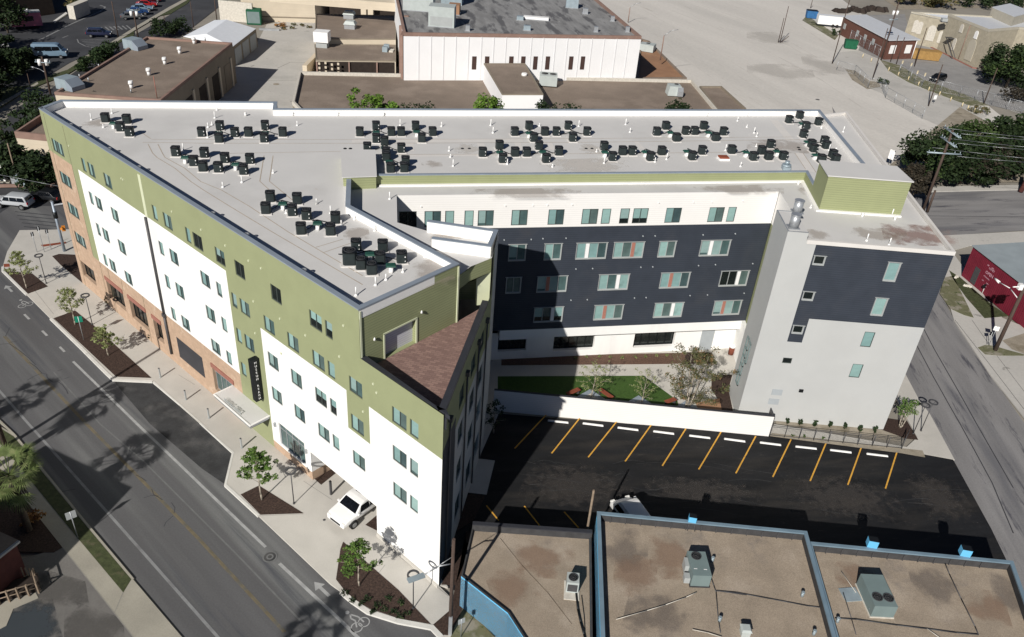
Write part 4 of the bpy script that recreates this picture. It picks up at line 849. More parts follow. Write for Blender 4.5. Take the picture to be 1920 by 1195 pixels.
# seams, walkway mats and stains on the roof
def rp(mb, pts, wd, z): lpx(pts, wd, mb, z)
m = MB(); z = 17.308
a_ = lambda *p: T(60, 180, 5.975, *p)
for off in (0, 1):
    rp(m, a_((1300 + off * 110, 540), (1350 + off * 110, 640), (1400 + off * 90, 690), (1600 + off * 110, 810), (1780 + off * 110, 960)) + T(360, 360, 5.975, (130 + off * 200, -20), (420 + off * 220, 160), (900 + off * 180, 450 - off * 0), (1912, 1040 - off * 100)), .06, z)
rp(m, a_((1240, 520), (1912, 530)) + [(700, 269), (1100, 267), (1500, 262)], .06, z); rp(m, a_((1340, 487), (1912, 490)) + [(700, 262), (1100, 260), (1490, 257)], .05, z)
rp(m, [(418, 288), (640, 284)], .05, z); rp(m, [(720, 290), (1180, 288), (1480, 284)], .06, z); rp(m, [(495, 292), (487, 340), (520, 370)], .06, z); rp(m, [(512, 292), (505, 340), (560, 385)], .06, z)
rp(m, a_((1210, 400), (1330, 480)), .06, z); rp(m, T(360, 360, 5.975, (1390, 620), (1690, 530)), .05, z); rp(m, T(360, 360, 5.975, (1470, 680), (1790, 570)), .05, z); rp(m, T(360, 360, 5.975, (1780, 560), (1912, 640)), .05, z)
rp(m, T(1420, 200, 5.975, (420, 520), (540, 700)), .05, z); rp(m, T(1420, 200, 5.975, (510, 520), (660, 740)), .05, z)
m.build('roof_seam', 'roof_seam', bld)
m = MB(); z = 17.304
for q in (((1420, 200, 5.975), ((145, 155), (230, 155), (420, 380), (330, 380))), ((1420, 200, 5.975), ((425, 520), (510, 520), (650, 740), (550, 720))), ((660, 200, 5.975), ((0, 370), (1912, 362), (1912, 395), (0, 405))), ((660, 200, 5.975), ((400, 545), (1912, 530), (1912, 550), (420, 565))),
          ((660, 200, 5.975), ((590, 410), (690, 410), (700, 500), (600, 500))), ((660, 200, 5.975), ((1400, 412), (1480, 412), (1500, 460), (1420, 460))), ((640, 0, 2.9875), ((970, 800), (1005, 800), (1020, 850), (985, 850))), ((640, 0, 2.9875), ((1155, 800), (1180, 800), (1200, 840), (1170, 840))), ((640, 0, 2.9875), ((1640, 795), (1665, 795), (1700, 835), (1672, 835)))):
    m = MB(); m.poly([tuple(p) for p in PS(T(*q[0], *q[1]), z)][::-1]); m.build('walkway_mat', 'roof_patch', bld); z += .0006
def stain_sheet(px, z, mat, parent, name='roof_stain', kind=None):
    q = PS(px, z); a_ = sum(q[i].x * q[(i + 1) % 4].y - q[(i + 1) % 4].x * q[i].y for i in range(4))
    if a_ < 0: q = q[::-1]
    m = MB(); m.poly([(p.x, p.y, z) for p in q]); o = m.build(name, mat, parent)
    if kind: o['kind'] = kind
    return o
for px_, z_, mt_ in (([(1650, 418), (1790, 425), (1800, 462), (1660, 460)], 17.006, 'stain_red'), ([(1600, 425), (1700, 430), (1700, 455), (1590, 448)], 17.01, 'stain_brown'), ([(1500, 428), (1560, 433), (1560, 452), (1500, 447)], 17.01, 'stain_brown'),
                     ([(1480, 345), (1560, 340), (1570, 365), (1500, 372)], 17.008, 'stain_brown'), ([(880, 355), (1090, 352), (1090, 370), (880, 372)], 17.008, 'stain_brown'), ([(1300, 350), (1470, 345), (1470, 364), (1300, 364)], 17.008, 'stain_brown'),
                     ([(775, 490), (860, 480), (850, 540), (760, 545)], 17.308, 'stain_brown'), ([(640, 480), (700, 470), (760, 500), (700, 510)], 17.309, 'stain_brown'), ([(1400, 262), (1530, 262), (1530, 288), (1400, 288)], 17.312, 'stain_brown'), ([(640, 430), (690, 425), (695, 450), (645, 450)], 17.309, 'stain_brown'),
                     ([(150, 225), (190, 222), (200, 240), (155, 240)], 17.309, 'stain_brown'), ([(790, 300), (830, 300), (830, 315), (790, 315)], 17.312, 'stain_brown'), ([(1010, 300), (1180, 295), (1180, 325), (1010, 325)], 17.312, 'stain_patch'), ([(800, 435), (860, 425), (870, 455), (800, 455)], 17.008, 'stain_brown'), ([(850, 270), (900, 270), (900, 288), (850, 288)], 17.314, 'stain_patch'), ([(1085, 270), (1130, 270), (1130, 288), (1085, 288)], 17.314, 'stain_patch')):
    stain_sheet(px_, z_, mt_, bld)
m = MB();
# ================================================================== ROOF EQUIPMENT
# condensing unit prototype
def make_condenser():
    t = thing('condenser_unit', 'x', 'air conditioner', (0, 0, 0))
    m = MB(); h = .72; r = .34; n = 20; pts = []
    for i in range(n):
        a = 2 * math.pi * i / n; k = 1 / max(abs(math.cos(a)), abs(math.sin(a))); k = min(k, 1.22); pts.append((math.cos(a) * r * k, math.sin(a) * r * k))
    m.prism(pts, .06, h); m.build('cabinet', 'cond_black', t, local=True)
    m = MB(); m.prism([(x * 1.04, y * 1.04) for x, y in pts], h, h + .05); m.ring((0, 0, h + .065), .27, .022, 16, 1, .02); m.ring((0, 0, h + .065), .14, .012, 12, 1, .015)
    for i in range(4): a = i * .785; m.tube((-.25 * math.cos(a), -.25 * math.sin(a), h + .065), (.25 * math.cos(a), .25 * math.sin(a), h + .065), .008, None, 4)
    m.tube((0, 0, h + .05), (0, 0, h + .1), .06, None, 8); m.build('fan_guard', ['cond_top', 'bronze'], t, local=True)
    m = MB(); m.box((0, 0, 0), (.84, .84, .06)); m.build('base_pad', 'roof_patch', t, local=True)
    m = MB(); m.box((.2, -.352, .5), (.07, .012, .08)); m.box((.2, -.352, .2), (.05, .02, .07)); m.build('service_label', 'white_plastic', t, local=True)
    return t
cond = make_condenser()
cond_big = make_condenser(); cond_big.scale = (1.35, 1.35, 1.3)
a60 = lambda *p: T(60, 180, 5.975, *p); a36 = lambda *p: T(360, 360, 5.975, *p); a66 = lambda *p: T(660, 200, 5.975, *p); c2_ = lambda *p: T(640, 0, 2.9875, *p); a5 = lambda *p: T(640, 400, 2.9875, *p); a142 = lambda *p: T(1420, 200, 5.975, *p)
CL = [  # (cluster words, units, green caps)
    ('at the far left corner of the roof', c1((590, 660), (710, 668), (675, 710), (725, 738)), c1((633, 688))),
    ('in the leftmost group of the back row', c1((1130, 740), (1232, 704), (1227, 773), (1316, 742)), c1((1226, 742))),
    ('in the second group of the back row', c1((1392, 740), (1485, 702), (1480, 772), (1584, 740)), c1((1485, 742))),
    ('in the left half of the front left pair of groups', c1((985, 848), (1145, 856), (1085, 902), (1137, 932)), c1((1035, 880))),
    ('in the right half of the front left pair of groups', c1((1260, 885), (1223, 937), (1400, 890), (1365, 950)), c1((1318, 918))),
    ('in the back half of the group along the street side', a36((878, 50), (1178, 75), (828, 182), (1125, 205)), a36((1015, 125))),
    ('in the front half of the group along the street side', a36((1283, 250), (1607, 290), (1222, 410), (1552, 420)), a36((1405, 345))),
    ('in the cluster nearest the roof point', a5((83, 178), (232, 183), (-18, 210), (218, 250), (338, 245), (110, 280), (170, 308)), a5((160, 225), (278, 288))),
    ('in the third group of the back row', a66((88, 282), (270, 215), (440, 280), (272, 355)), a66((272, 280))),
    ('in the fourth group of the back row', a66((550, 280), (712, 215), (903, 280), (782, 350)), a66((725, 275))),
    ('in the group right of the stair housing', a66((365, 385), (172, 455), (553, 465)), a66((368, 455))),
    ('in the front group right of the stair housing', a66((380, 510), (385, 555), (600, 610), (585, 680), (433, 685)), a66((420, 610))),
    ('in the fifth group of the back row', c2_((971, 737), (1052, 704), (1140, 737), (1078, 770)), c2_((1052, 742))),
    ('in the sixth group of the back row', c2_((1205, 737), (1272, 704), (1377, 737), (1297, 770)), c2_((1295, 745))),
    ('in the middle group of the front row', c2_((792, 853), (886, 813), (973, 852), (905, 887)), c2_((888, 850))),
    ('in the second middle group of the front row', c2_((1038, 852), (1107, 815), (1218, 846), (1148, 887)), c2_((1130, 848))),
    ('in the third middle group of the front row', c2_((1472, 818), (1576, 845), (1520, 877)), c2_((1478, 850))),
    ('in the fourth middle group of the front row', c2_((1630, 845), (1795, 845), (1733, 877)), c2_((1705, 848))),
    ('in the seventh group of the back row', c2_((1767, 737), (1818, 704), (1878, 770)), c2_((1845, 740))),
    ('in the eighth group of the back row', c3((18, 733), (67, 733), (118, 704), (230, 736), (185, 768)), c3((145, 740))),
    ('in the front row group left of the red hatch', c3((110, 842), (55, 873)), c3((25, 845))),
    ('in the group right of the red hatch', c3((275, 838), (398, 876)), c3((357, 850))),
    ('in the group behind the round exhaust hood', c3((443, 842), (494, 807), (482, 873), (565, 873)), c3((530, 845))),
    ('in the far right corner cluster', c3((597, 670), (656, 645), (762, 682), (692, 705)), c3((670, 690))),
    ('in the right edge cluster behind the penthouse', c3((678, 750), (795, 787), (805, 812), (722, 805)), c3((700, 792))),
    ('in the cluster just behind the green penthouse', c3((735, 830), (842, 862), (858, 888), (778, 890)), c3((745, 865)))]
ZF = 17.3
used = set(); nC = 0
for words, us, caps in CL:
    ps = [P(x, y, ZF + .38) for x, y in us]
    cx = sum(p.x for p in ps) / len(ps); cy = sum(p.y for p in ps) / len(ps)
    names = {}
    order = sorted(range(len(ps)), key=lambda i: us[i][0])
    left, right = order[0], order[-1]
    rest = [i for i in range(len(ps)) if i not in (left, right)]
    names[left] = 'leftmost'; 
    if right != left: names[right] = 'rightmost'
    if rest:
        bk = min(rest, key=lambda i: us[i][1]); names[bk] = 'rearmost' if len(rest) > 1 or us[bk][1] < us[left][1] else 'middle'
        rest = [i for i in rest if i != bk]
        if rest:
            fr = max(rest, key=lambda i: us[i][1]); names[fr] = 'foremost'; rest = [i for i in rest if i != fr]
            rest.sort(key=lambda i: us[i][0])
            for k, i in enumerate(rest): names[i] = ('second from the left', 'third from the left', 'fourth from the left')[k]
    for i, p in enumerate(ps):
        big = words.endswith('roof point') and i == 2
        pr = cond_big if big else cond
        if big: p = P(656, 482, ZF + .48)
        place(pr, (p.x, p.y, ZF), R(12.6 + random.choice((0, 0, 90, -90)) + random.uniform(-3, 3)), (('largest ' if big else '') + 'black condenser, ' + names[i] + ' ' + words), 'condenser units on the main roof')
        nC += 1
    for x, y in caps:
        c = P(x, y, ZF + .5)
        m = MB(); m.box((c.x, c.y, ZF), (.28, .28, .42), R(12.6)); m.tube((c.x + .1, c.y - .22, ZF), (c.x + .1, c.y - .22, ZF + .35), .07); o = m.build('pipe_curb', 'white_plastic', bld)
        m = MB(); m.box((c.x, c.y, ZF + .42), (.66, .52, .1), R(12.6), top=(.8, .8)); m.build('curb_cap', 'cap_green', o)
    cc = P(caps[0][0], caps[0][1], ZF); lh = MB()
    for p in ps:
        d = Vector((p.x - cc.x, p.y - cc.y, 0)); 
        if d.length > 3: continue
        mid = Vector((cc.x, cc.y, ZF + .1)) + d * .5 + Vector((.1, -.12, 0)); lh.path([(cc.x, cc.y, ZF + .22), tuple(mid), (p.x, p.y, ZF + .12)], .035, 5)
    lh.build('refrigerant_line', 'black_metal', bld)
# vent pipes (parts of the building)
vents = a60((665, 262), (895, 187), (800, 345), (1695, 600)) + c1((627, 632), (1215, 614), (1203, 658), (1165, 710), (1187, 695), (1163, 768), (1665, 700), (1530, 965), (1355, 1018), (1248, 1045), (1773, 1138)) + a66((540, 205), (1003, 215), (1553, 205), (1580, 290), (1088, 490), (1103, 560), (1133, 660), (1740, 640), (1995, 205)) \
    + c2_((838, 698), (850, 740), (1110, 703), (1330, 705), (930, 913), (1183, 932), (1593, 695), (1617, 738), (1430, 848), (1472, 912), (1757, 905), (1830, 850), (1822, 890)) + c3((308, 675), (360, 710), (400, 743), (415, 762), (412, 818), (240, 840), (325, 930), (777, 715), (820, 840)) \
    + a36((1395, 125), (1055, 230), (1553, 230), (1673, 370), (1820, 300), (1838, 1150)) + T(620, 300, 5.975, (493, 785), (1057, 1080), (662, 430)) + a5((250, 368), (345, 325), (192, 398))
vp = None; used_v = 0
def vent_mesh(h):
    m = MB(); m.tube((0, 0, 0), (0, 0, .12), .14, .06, 10); m.tube((0, 0, .1), (0, 0, h), .045, None, 8); return m
vm = {}
for i, (x, y) in enumerate(vents[:60]):
    h = (.62, .45, .3)[i % 3]; zf = 17.0 if (abs(x - 730) < 3 and abs(y - 372) < 3) else ZF
    c = P(x, y, zf + .08)
    if h not in vm: vm[h] = vent_mesh(h).build('vent_pipe', 'white_plastic', bld, local=True); o = vm[h]
    else: o = vm[h].copy(); col.objects.link(o); o.parent = bld
    o.location = Vector((c.x, c.y, zf)) - bld.location
for i, (x, y) in enumerate([(1581, 243), (1552, 383), (1636, 395), (1660, 392), (1672, 400), (1625, 447), (1667, 455), (1520, 385)]):
    h = .62 if i != 7 else .3; o = vm[.62 if i != 7 else .3].copy(); col.objects.link(o); o.parent = bld; c = P(x + 0, y + 4, 17.05); o.location = Vector((c.x, c.y, 17.0)) - bld.location
for x, y in T(0, 0, 2.9875, (1375, 645), (1640, 643), (1893, 643)) + T(640, 0, 2.9875, (236, 645)) + c3((135, 645), (360, 645), (648, 1030)) + [(1617, 405), (1678, 411)] + [(1567, 282)]:
    zz = 17.0 if y > 330 else ZF
    c = P(x, y, zz + .1); m = MB(); m.tube((c.x, c.y, zz), (c.x, c.y, zz + .28), .1, None, 10); m.tube((c.x, c.y, zz + .28), (c.x, c.y, zz + .36), .15, .05, 10); m.build('vent_hood', 'white_plastic', bld)
# large round exhausts and hood
for (x, y), r_, h_, nm in (((1494, 395), .36, .95, 'exhaust_drum'), ((1487, 424), .36, 1.05, 'exhaust_drum')):
    c = P(x, y + 3, 17.9); m = MB(); m.tube((c.x, c.y, 17.9), (c.x, c.y, 17.9 + h_), r_, None, 20); m.tube((c.x, c.y, 17.9 + h_), (c.x, c.y, 17.97 + h_), r_ * 1.1, None, 20); m.box((c.x, c.y, 17.905), (.85, .85, .08)); m.build(nm, 'steel', bld)
c = P(1473, 318, ZF); m = MB(); m.box((c.x, c.y, ZF), (.7, .7, .35)); m.tube((c.x, c.y, ZF + .35), (c.x, c.y, ZF + .5), .42, .4, 16); m.tube((c.x, c.y, ZF + .5), (c.x, c.y, ZF + .8), .18, .22, 12); m.build('exhaust_hood', 'galv', bld)
c = P(1356, 299, ZF); m = MB(); m.box((c.x, c.y, ZF), (1.0, .8, .18), R(10)); o = m.build('roof_hatch', 'white_plastic', bld); m = MB(); m.box((c.x, c.y, ZF + .18), (.9, .72, .12), R(10), top=(.9, .9)); m.build('hatch_lid', 'bench_red', o)
m = MB()
for x, y in [(880, 279), (867, 279), (1110, 279), (1099, 279), (657, 279), (647, 279), (1499, 281), (1497, 277)]:
    c = P(x, y, ZF); m.tube((c.x, c.y, ZF), (c.x, c.y, ZF + .05), .17, .12, 10)
m.build('floor_drain', 'black_metal', bld)
# ================================================================== PLANTS
def leaf_cards(name, mat, parent, centres, n, size, spread, seed, up=0.3, flat=False):
    rr = random.Random(seed); v = []; f = []
    for i in range(n):
        c = rr.choice(centres); rad = c[3] if len(c) > 3 else spread
        d = Vector((rr.gauss(0, 1), rr.gauss(0, 1), rr.gauss(0, 1))); d.normalize(); d *= rad * (rr.random() ** .45)
        p = Vector(c[:3]) + Vector((d.x, d.y, d.z * .8))
        a = Vector((rr.gauss(0, 1), rr.gauss(0, 1), rr.gauss(0, .5))).normalized(); b = a.cross(Vector((rr.gauss(0, 1), rr.gauss(0, 1), rr.gauss(0, 1)))).normalized()
        s = size * rr.uniform(.6, 1.35); k = len(v)
        v += [tuple(p - a * s), tuple(p + b * s * .55), tuple(p + a * s), tuple(p - b * s * .55)]; f.append((k, k + 1, k + 2, k + 3))
    me = bpy.data.meshes.new(name); me.from_pydata(v, [], f); me.materials.append(MATS[mat]); me.update()
    o = bpy.data.objects.new(name, me); col.objects.link(o); o.parent = parent; return o
def young_tree(name, label, base, h, rad, nleaf, mat, seed, bark='bark_pale', trunk=.33, leaf=.09, stems=1, group=None, shape='pyr', clump=.22):
    """slim street tree: tapered trunk, limbs and a loose crown of small leaves"""
    t = thing(name, label, 'tree', base, 0, group); rr = random.Random(seed); m = MB(); tips = []
    for sN in range(stems):
        off = Vector((0, 0, 0)) if stems == 1 else Vector((math.cos(sN * 2.1), math.sin(sN * 2.1), 0)) * .12
        lean = Vector((rr.uniform(-.04, .04), rr.uniform(-.04, .04), 0)) + off * (1.2 if stems > 1 else 0)
        prev = off; zs = [0, .12, .3, .5, .7, .88, 1.0]; pts = [off + lean * h * z + Vector((rr.uniform(-.03, .03), rr.uniform(-.03, .03), h * z)) for z in zs]
        r0 = .035 + h * .008
        for i in range(len(pts) - 1): m.tube(pts[i], pts[i + 1], r0 * (1 - zs[i] * .85), r0 * (1 - zs[i + 1] * .85), 6)
        nb = int(9 + h * 3.2) // stems + 2
        for k in range(nb):
            z = trunk + (1 - trunk) * (k + .5) / nb; a = k * 2.4 + rr.random(); L = rad * ((1 - z) / (1 - trunk) * .75 + .25 if shape == 'pyr' else math.sin(math.pi * min(1, (z - trunk) / (1 - trunk) * .85 + .12)) * .95 + .1) * rr.uniform(.75, 1.15)
            o = off + lean * h * z + Vector((0, 0, h * z)); d = Vector((math.cos(a), math.sin(a), rr.uniform(.25, .75))).normalized()
            e = o + d * L; m.tube(o, e, r0 * .35 * (1.1 - z), .006, 4)
            for q in (.45, .7, .95):
                j = o + d * L * q + Vector((rr.uniform(-.1, .1), rr.uniform(-.1, .1), rr.uniform(-.05, .12))); tips.append((j.x, j.y, j.z, clump * rr.uniform(.6, 1.2)))
                m.tube(o + d * L * q * .8, j, .008, .004, 3)
        tips.append((pts[-1].x, pts[-1].y, pts[-1].z, clump * .8))
    m.build('trunk', bark, t, local=True); leaf_cards('crown', mat, t, tips, nleaf, leaf, clump, seed + 5); return t
young_tree('street_tree', 'leafiest young street tree, in the triangular bed left of the driveway', P(*c7((1465, 425))[0], 0), 4.5, 1.75, 2900, 'leaf_fresh', 11, leaf=.09, clump=.22, group='young street trees along the building')
young_tree('street_tree', 'young street tree in the long curved bed by the bicycle symbol', P(*c8((100, 905))[0], 0), 3.8, 1.55, 1900, 'leaf_fresh', 12, leaf=.085, group='young street trees along the building', trunk=.4)
young_tree('street_tree', 'pale leaved young tree at the near end of the long bed with the green sign', P(268, 652, 0), 2.9, .95, 900, 'leaf_pale', 13, leaf=.08, group='young street trees along the building') if False else None
young_tree('street_tree', 'bushy young tree in the middle of the long bed, beyond the green sign', P(*T(0, 480, 5.975, (1215, 1120))[0], 0), 2.8, 1.5, 1500, 'leaf_pale', 14, leaf=.085, group='young street trees along the building', trunk=.25)
young_tree('street_tree', 'sparse pale tree behind the green sign at the upper end of the long bed', P(*T(0, 480, 5.975, (842, 770))[0], 0), 3.8, 1.6, 1300, 'leaf_pale', 15, leaf=.085, group='young street trees along the building', trunk=.35)
young_tree('street_tree', 'young tree in the small pointed bed by the far crossing', P(*c4((150, 420))[0], 0), 3.8, 1.6, 1400, 'leaf_pale', 16, leaf=.085, group='young street trees along the building', trunk=.35)
young_tree('courtyard_tree', 'tall airy tree with brownish leaves, right end of the courtyard', P(1287, 772, 0), 5.9, 2.7, 5200, 'leaf_mix', 21, bark='bark_pale', trunk=.08, leaf=.075, stems=3, shape='round', clump=.42)
young_tree('courtyard_tree', 'sparse tree between the two red benches on the courtyard lawn', P(1108, 748, 0), 3.5, 1.9, 800, 'leaf_pale', 22, trunk=.2, leaf=.06, shape='round')
young_tree('courtyard_tree', 'bare light tree on the lawn left of the large courtyard tree', P(1202, 760, 0), 3.2, 1.6, 560, 'leaf_pale', 23, trunk=.2, leaf=.06, shape='round')
young_tree('corner_tree', 'small dense tree beside the two ring lamps by the east street', P(*T(1420, 680, 5.975, (1600, 730))[0], 0), 2.7, .75, 900, 'leaf_fresh', 24, trunk=.5, leaf=.075, stems=3, shape='round', clump=.3)
young_tree('shaded_tree', 'dark shrubby tree in the shade where the white wall meets the tower', P(925, 812, 0), 2.9, 1.1, 500, 'leaf_shrub', 25, trunk=.2, shape='round')
def big_tree(name, label, base, h, r, nleaf, mat, seed, leaf=.22, group=None, blobs=26, zr=.62, mat2=None):
    t = thing(name, label, 'tree', base, 0, group); rr = random.Random(seed); m = MB()
    tr_ = max(.12, h * .028); top = Vector((rr.uniform(-.3, .3), rr.uniform(-.3, .3), h * .42)); m.tube((0, 0, 0), top, tr_, tr_ * .65, 8)
    cs = []
    for i in range(blobs):
        a = rr.random() * 6.28; k = rr.random() ** .5; z = h * (1 - zr) + h * zr * rr.uniform(.05, .95)
        rz = math.sin(math.pi * min(1, max(.12, (z / h - (1 - zr)) / zr * .8 + .2))) ** .6
        c = Vector((math.cos(a) * r * k * rz * .85, math.sin(a) * r * k * rz * .85, z - h * .05)); cs.append((c.x, c.y, c.z, r * rr.uniform(.2, .38)))
        if i % 2 == 0: m.tube(top, c, tr_ * .3, .03, 5)
    m.build('trunk', 'bark', t, local=True); leaf_cards('crown', mat, t, cs, nleaf, leaf, r * .3, seed + 3)
    if mat2: leaf_cards('crown', mat2, t, cs[::4], nleaf // 5, leaf, r * .3, seed + 4)
    return t
def hedge(name, label, cat, c, r, h, n, mat, seed, leaf=.16, sub='leaves', group=None, sq=1.0):
    t = thing(name, label, cat, c, 0, group); rr = random.Random(seed)
    cs = [(rr.uniform(-r, r) * .8, rr.uniform(-r, r) * .8 * sq, rr.uniform(.15, .8) * h, min(r, h) * rr.uniform(.3, .5)) for _ in range(14)]
    leaf_cards(sub, mat, t, cs, n, leaf, r * .4, seed); m = MB()
    for i in range(4): m.tube((rr.uniform(-r, r) * .2, rr.uniform(-r, r) * .2, 0), cs[i][:3], .03, .012, 4)
    m.build('stem', 'bark', t, local=True); return t
# trees and shrubs seen over the rear parapet
for i, (x, y, z, r, h, mt, lb, nl) in enumerate([
    (683, 196, 7.2, 2.6, 3.6, 'leaf_bright', 'bright green treetop at the left, behind the rear parapet', 1500), (722, 202, 7, 2.2, 2.2, 'leaf_bright', 'low bright green bush beside the leftmost treetop', 900),
    (778, 206, 6.8, 3.4, 2.0, 'leaf_oak', 'dark green crown left of the low white penthouse', 1500), (925, 198, 7.2, 3.2, 3.2, 'leaf_bright', 'bright treetop in front of the white penthouse wall', 1800),
    (1048, 204, 6.9, 3.6, 2.4, 'leaf_oak', 'dark round crown right of the white penthouse', 1700), (1178, 204, 7.2, 1.3, 1.6, 'leaf_bright', 'small bright sprig above the rear parapet, right of centre', 350), (1110, 204, 7.2, 1.2, 1.5, 'leaf_bright', 'small sprig just right of the dark round crown', 300), (1275, 204, 7, 3.0, 2.2, 'leaf_oak', 'dark crown near the right end of the rear parapet', 1500)]):
    c = P(x, y, z); t = thing('tree', lb, 'tree', (c.x, c.y, 0), 0, 'treetops behind the rear parapet'); rr = random.Random(50 + i)
    m = MB(); m.tube((0, 0, 0), (0, 0, z), .18, .08, 8); m.build('trunk', 'bark', t, local=True)
    cs = [(rr.uniform(-r, r) * .75, rr.uniform(-1.5, 1.5), z - 1.5 + rr.uniform(0, 1) * h * (1 - abs(rr.uniform(-1, 1)) * .4), r * rr.uniform(.2, .4)) for _ in range(16)]
    leaf_cards('crown', mt, t, cs, nl, .2, r * .3, 60 + i)
# large trees at the right
for i, (x, y, h, r, n, mt, lb, m2) in enumerate([
    (1728, 345, 7.5, 5.5, 5200, 'leaf_oak', 'big dark oak nearest the green penthouse', 'leaf_mid'), (1705, 372, 5.0, 3.0, 2600, 'leaf_brown', 'brownish tree on the street corner below the big oak', None),
    (1800, 345, 6.5, 5.5, 5200, 'leaf_oak', 'broad dark oak behind the tall utility pole', 'leaf_brown'), (1865, 343, 6.2, 5.0, 4600, 'leaf_oak', 'dark spreading tree at the right edge by the cross street', 'leaf_brown'),
    (1890, 310, 8.0, 6.0, 4600, 'leaf_oak', 'tall dark tree at the right picture edge behind the others', 'leaf_mid'), (1810, 300, 6.5, 5.0, 3500, 'leaf_mid', 'lighter green tree in the middle of the tree cluster', 'leaf_oak'),
    (1930, 340, 7.5, 5.0, 3500, 'leaf_oak', 'dark tree cut by the right picture edge over the cross street', None), (1755, 325, 7.5, 4.6, 3000, 'leaf_oak', 'dark oak crown just behind the nearest oak', 'leaf_mid')]):
    big_tree('oak_tree', lb, P(x, y, -.1), h, r, n, mt, 80 + i, .26, 'large trees by the cross street', mat2=m2, zr=.72)
big_tree('oak_tree', 'round dark green tree against the limestone building', P(1885, 165, -.1), 9.5, 7.5, 6500, 'leaf_oak', 101, .32, mat2='leaf_mid', zr=.8)
hedge('purple_shrub', 'dark plum coloured shrub at the limestone building corner', 'shrub', P(1858, 132, 0), 2.4, 3.0, 700, 'leaf_brown', 102, .25)
hedge('shrub', 'small shrub behind the green dumpster', 'shrub', P(1565, 66, -.1), 1.0, 1.6, 260, 'leaf_shrub', 103, .2)
hedge('dry_palm', 'shaggy yellowish bush at the top edge beyond the limestone roof', 'shrub', P(1757, 14, 0), 4.5, 5, 1100, 'leaf_mix', 104, .5)
for i, (x, y, r) in enumerate([(1810, 10, 7), (1850, 8, 7), (1890, 14, 8), (1915, 2, 7), (1700, 8, 4)]): hedge('bush', ['dark bush right of the shaggy yellow bush', 'second dark bush along the top edge', 'dark bush above the raised limestone roof', 'bush in the top right corner', 'sparse scrub at the top, left of the shaggy bush'][i], 'shrub', P(x, y, 0), r, 4.5, 900, 'leaf_oak' if i < 4 else 'leaf_mix', 110 + i, .4)
hedge('shrub', 'grey-green bush where the verge meets the large trees', 'shrub', P(1905, 190, -.1), 3, 3, 700, 'leaf_brown', 120, .25)
hedge('shrub', 'rusty brown bush at the end of the bollard row', 'shrub', P(1836, 212, -.1), 2.2, 1.3, 500, 'leaf_mix', 121, .16)
hedge('shrub', 'weedy bush at the chain link corner', 'shrub', P(1655, 158, -.1), 1.2, 1.2, 260, 'leaf_shrub', 122, .2)
# left background greenery
LT = [(305, 62, 2.4, 3.6, 'leaf_oak', 'round dark bush left of the white shed roof'), (333, 58, 2.6, 3.8, 'leaf_oak', 'round dark bush touching the white shed roof'), (205, 100, 2.0, 2.6, 'leaf_shrub', 'shrub on the verge above the brown roof'),
      (165, 125, 2.2, 2.6, 'leaf_shrub', 'shrub beside the middle of the brown roof edge'), (190, 108, 1.8, 2.4, 'leaf_shrub', 'low shrub between the verge shrubs'), (80, 205, 2.6, 3.5, 'leaf_shrub', 'bush beside the far left corner of the apartment roof'), (22, 268, 2.2, 3.4, 'leaf_shrub', 'bush at the left picture edge beside the small tan roof'), (55, 240, 2.0, 3.0, 'leaf_shrub', 'bush between the street and the small tan roof')]
for i, (x, y, r, h, mt, lb) in enumerate(LT): hedge('verge_shrub', lb, 'shrub', P(x, y + 6, 0), r, h, 900, mt, 130 + i, .24)
for i, (x, y, h, r, mt, lb) in enumerate([(85, 350, 4.2, 3.8, 'leaf_oak', 'dark tree beside the far left corner of the apartment block'), (30, 335, 4.2, 3.6, 'leaf_oak', 'dark tree at the left edge above the white column'), (-60, 330, 5, 4, 'leaf_oak', 'dark tree outside the left edge by the crossing'), (-10, 120, 6, 4.5, 'leaf_oak', 'dark tree at the left picture edge below the pink truck'), (-45, 165, 7, 5, 'leaf_oak', 'dark tree outside the left edge over the verge'), (15, 62, 7, 5, 'leaf_oak', 'dark tree left of the pink truck'), (10, 20, 8, 6, 'leaf_oak', 'dark tree in the top left corner'), (-110, 230, 9, 6, 'leaf_oak', 'tall dark tree outside the left edge'), (12, 150, 4.8, 4.2, 'leaf_oak', 'dark tree on the left verge nearest the lamp pole'), (46, 132, 3.4, 3.0, 'leaf_oak', 'smaller dark tree below the camper van'), (-30, 190, 6, 4.5, 'leaf_oak', 'dark tree cut by the left picture edge over the verge'), (-70, 105, 10, 6, 'leaf_oak', 'tall dark tree outside the left edge by the car park')]):
    big_tree('dark_tree', lb, P(x, y, -.1), h, r, 2600, mt, 140 + i, .28, 'dark trees at the left', zr=.75)
hedge('shrub', 'olive shrub growing in the concrete planter box', 'shrub', P(138, 12, 1.0), 1.8, 1.8, 400, 'leaf_mix', 150, .25)
rr = random.Random(5)
for i in range(6): hedge('dry_shrub', ('dry straw coloured shrub, largest of those in the yard' if i == 0 else ['dark low plant beside the straw shrub', 'second dark low plant in the yard', 'small plant nearest the cream wall corner', 'low plant behind the grey slab', 'tiny plant at the right end of the yard plants'][i - 1]), 'shrub', P([526, 551, 566, 548, 532, 580][i], [50, 48, 49, 54, 55, 52][i], -.1), 1.2 if i == 0 else .6, 1.0 if i == 0 else .5, 300 if i == 0 else 80, 'leaf_orange' if i == 0 else 'leaf_mix', 160 + i, .16)
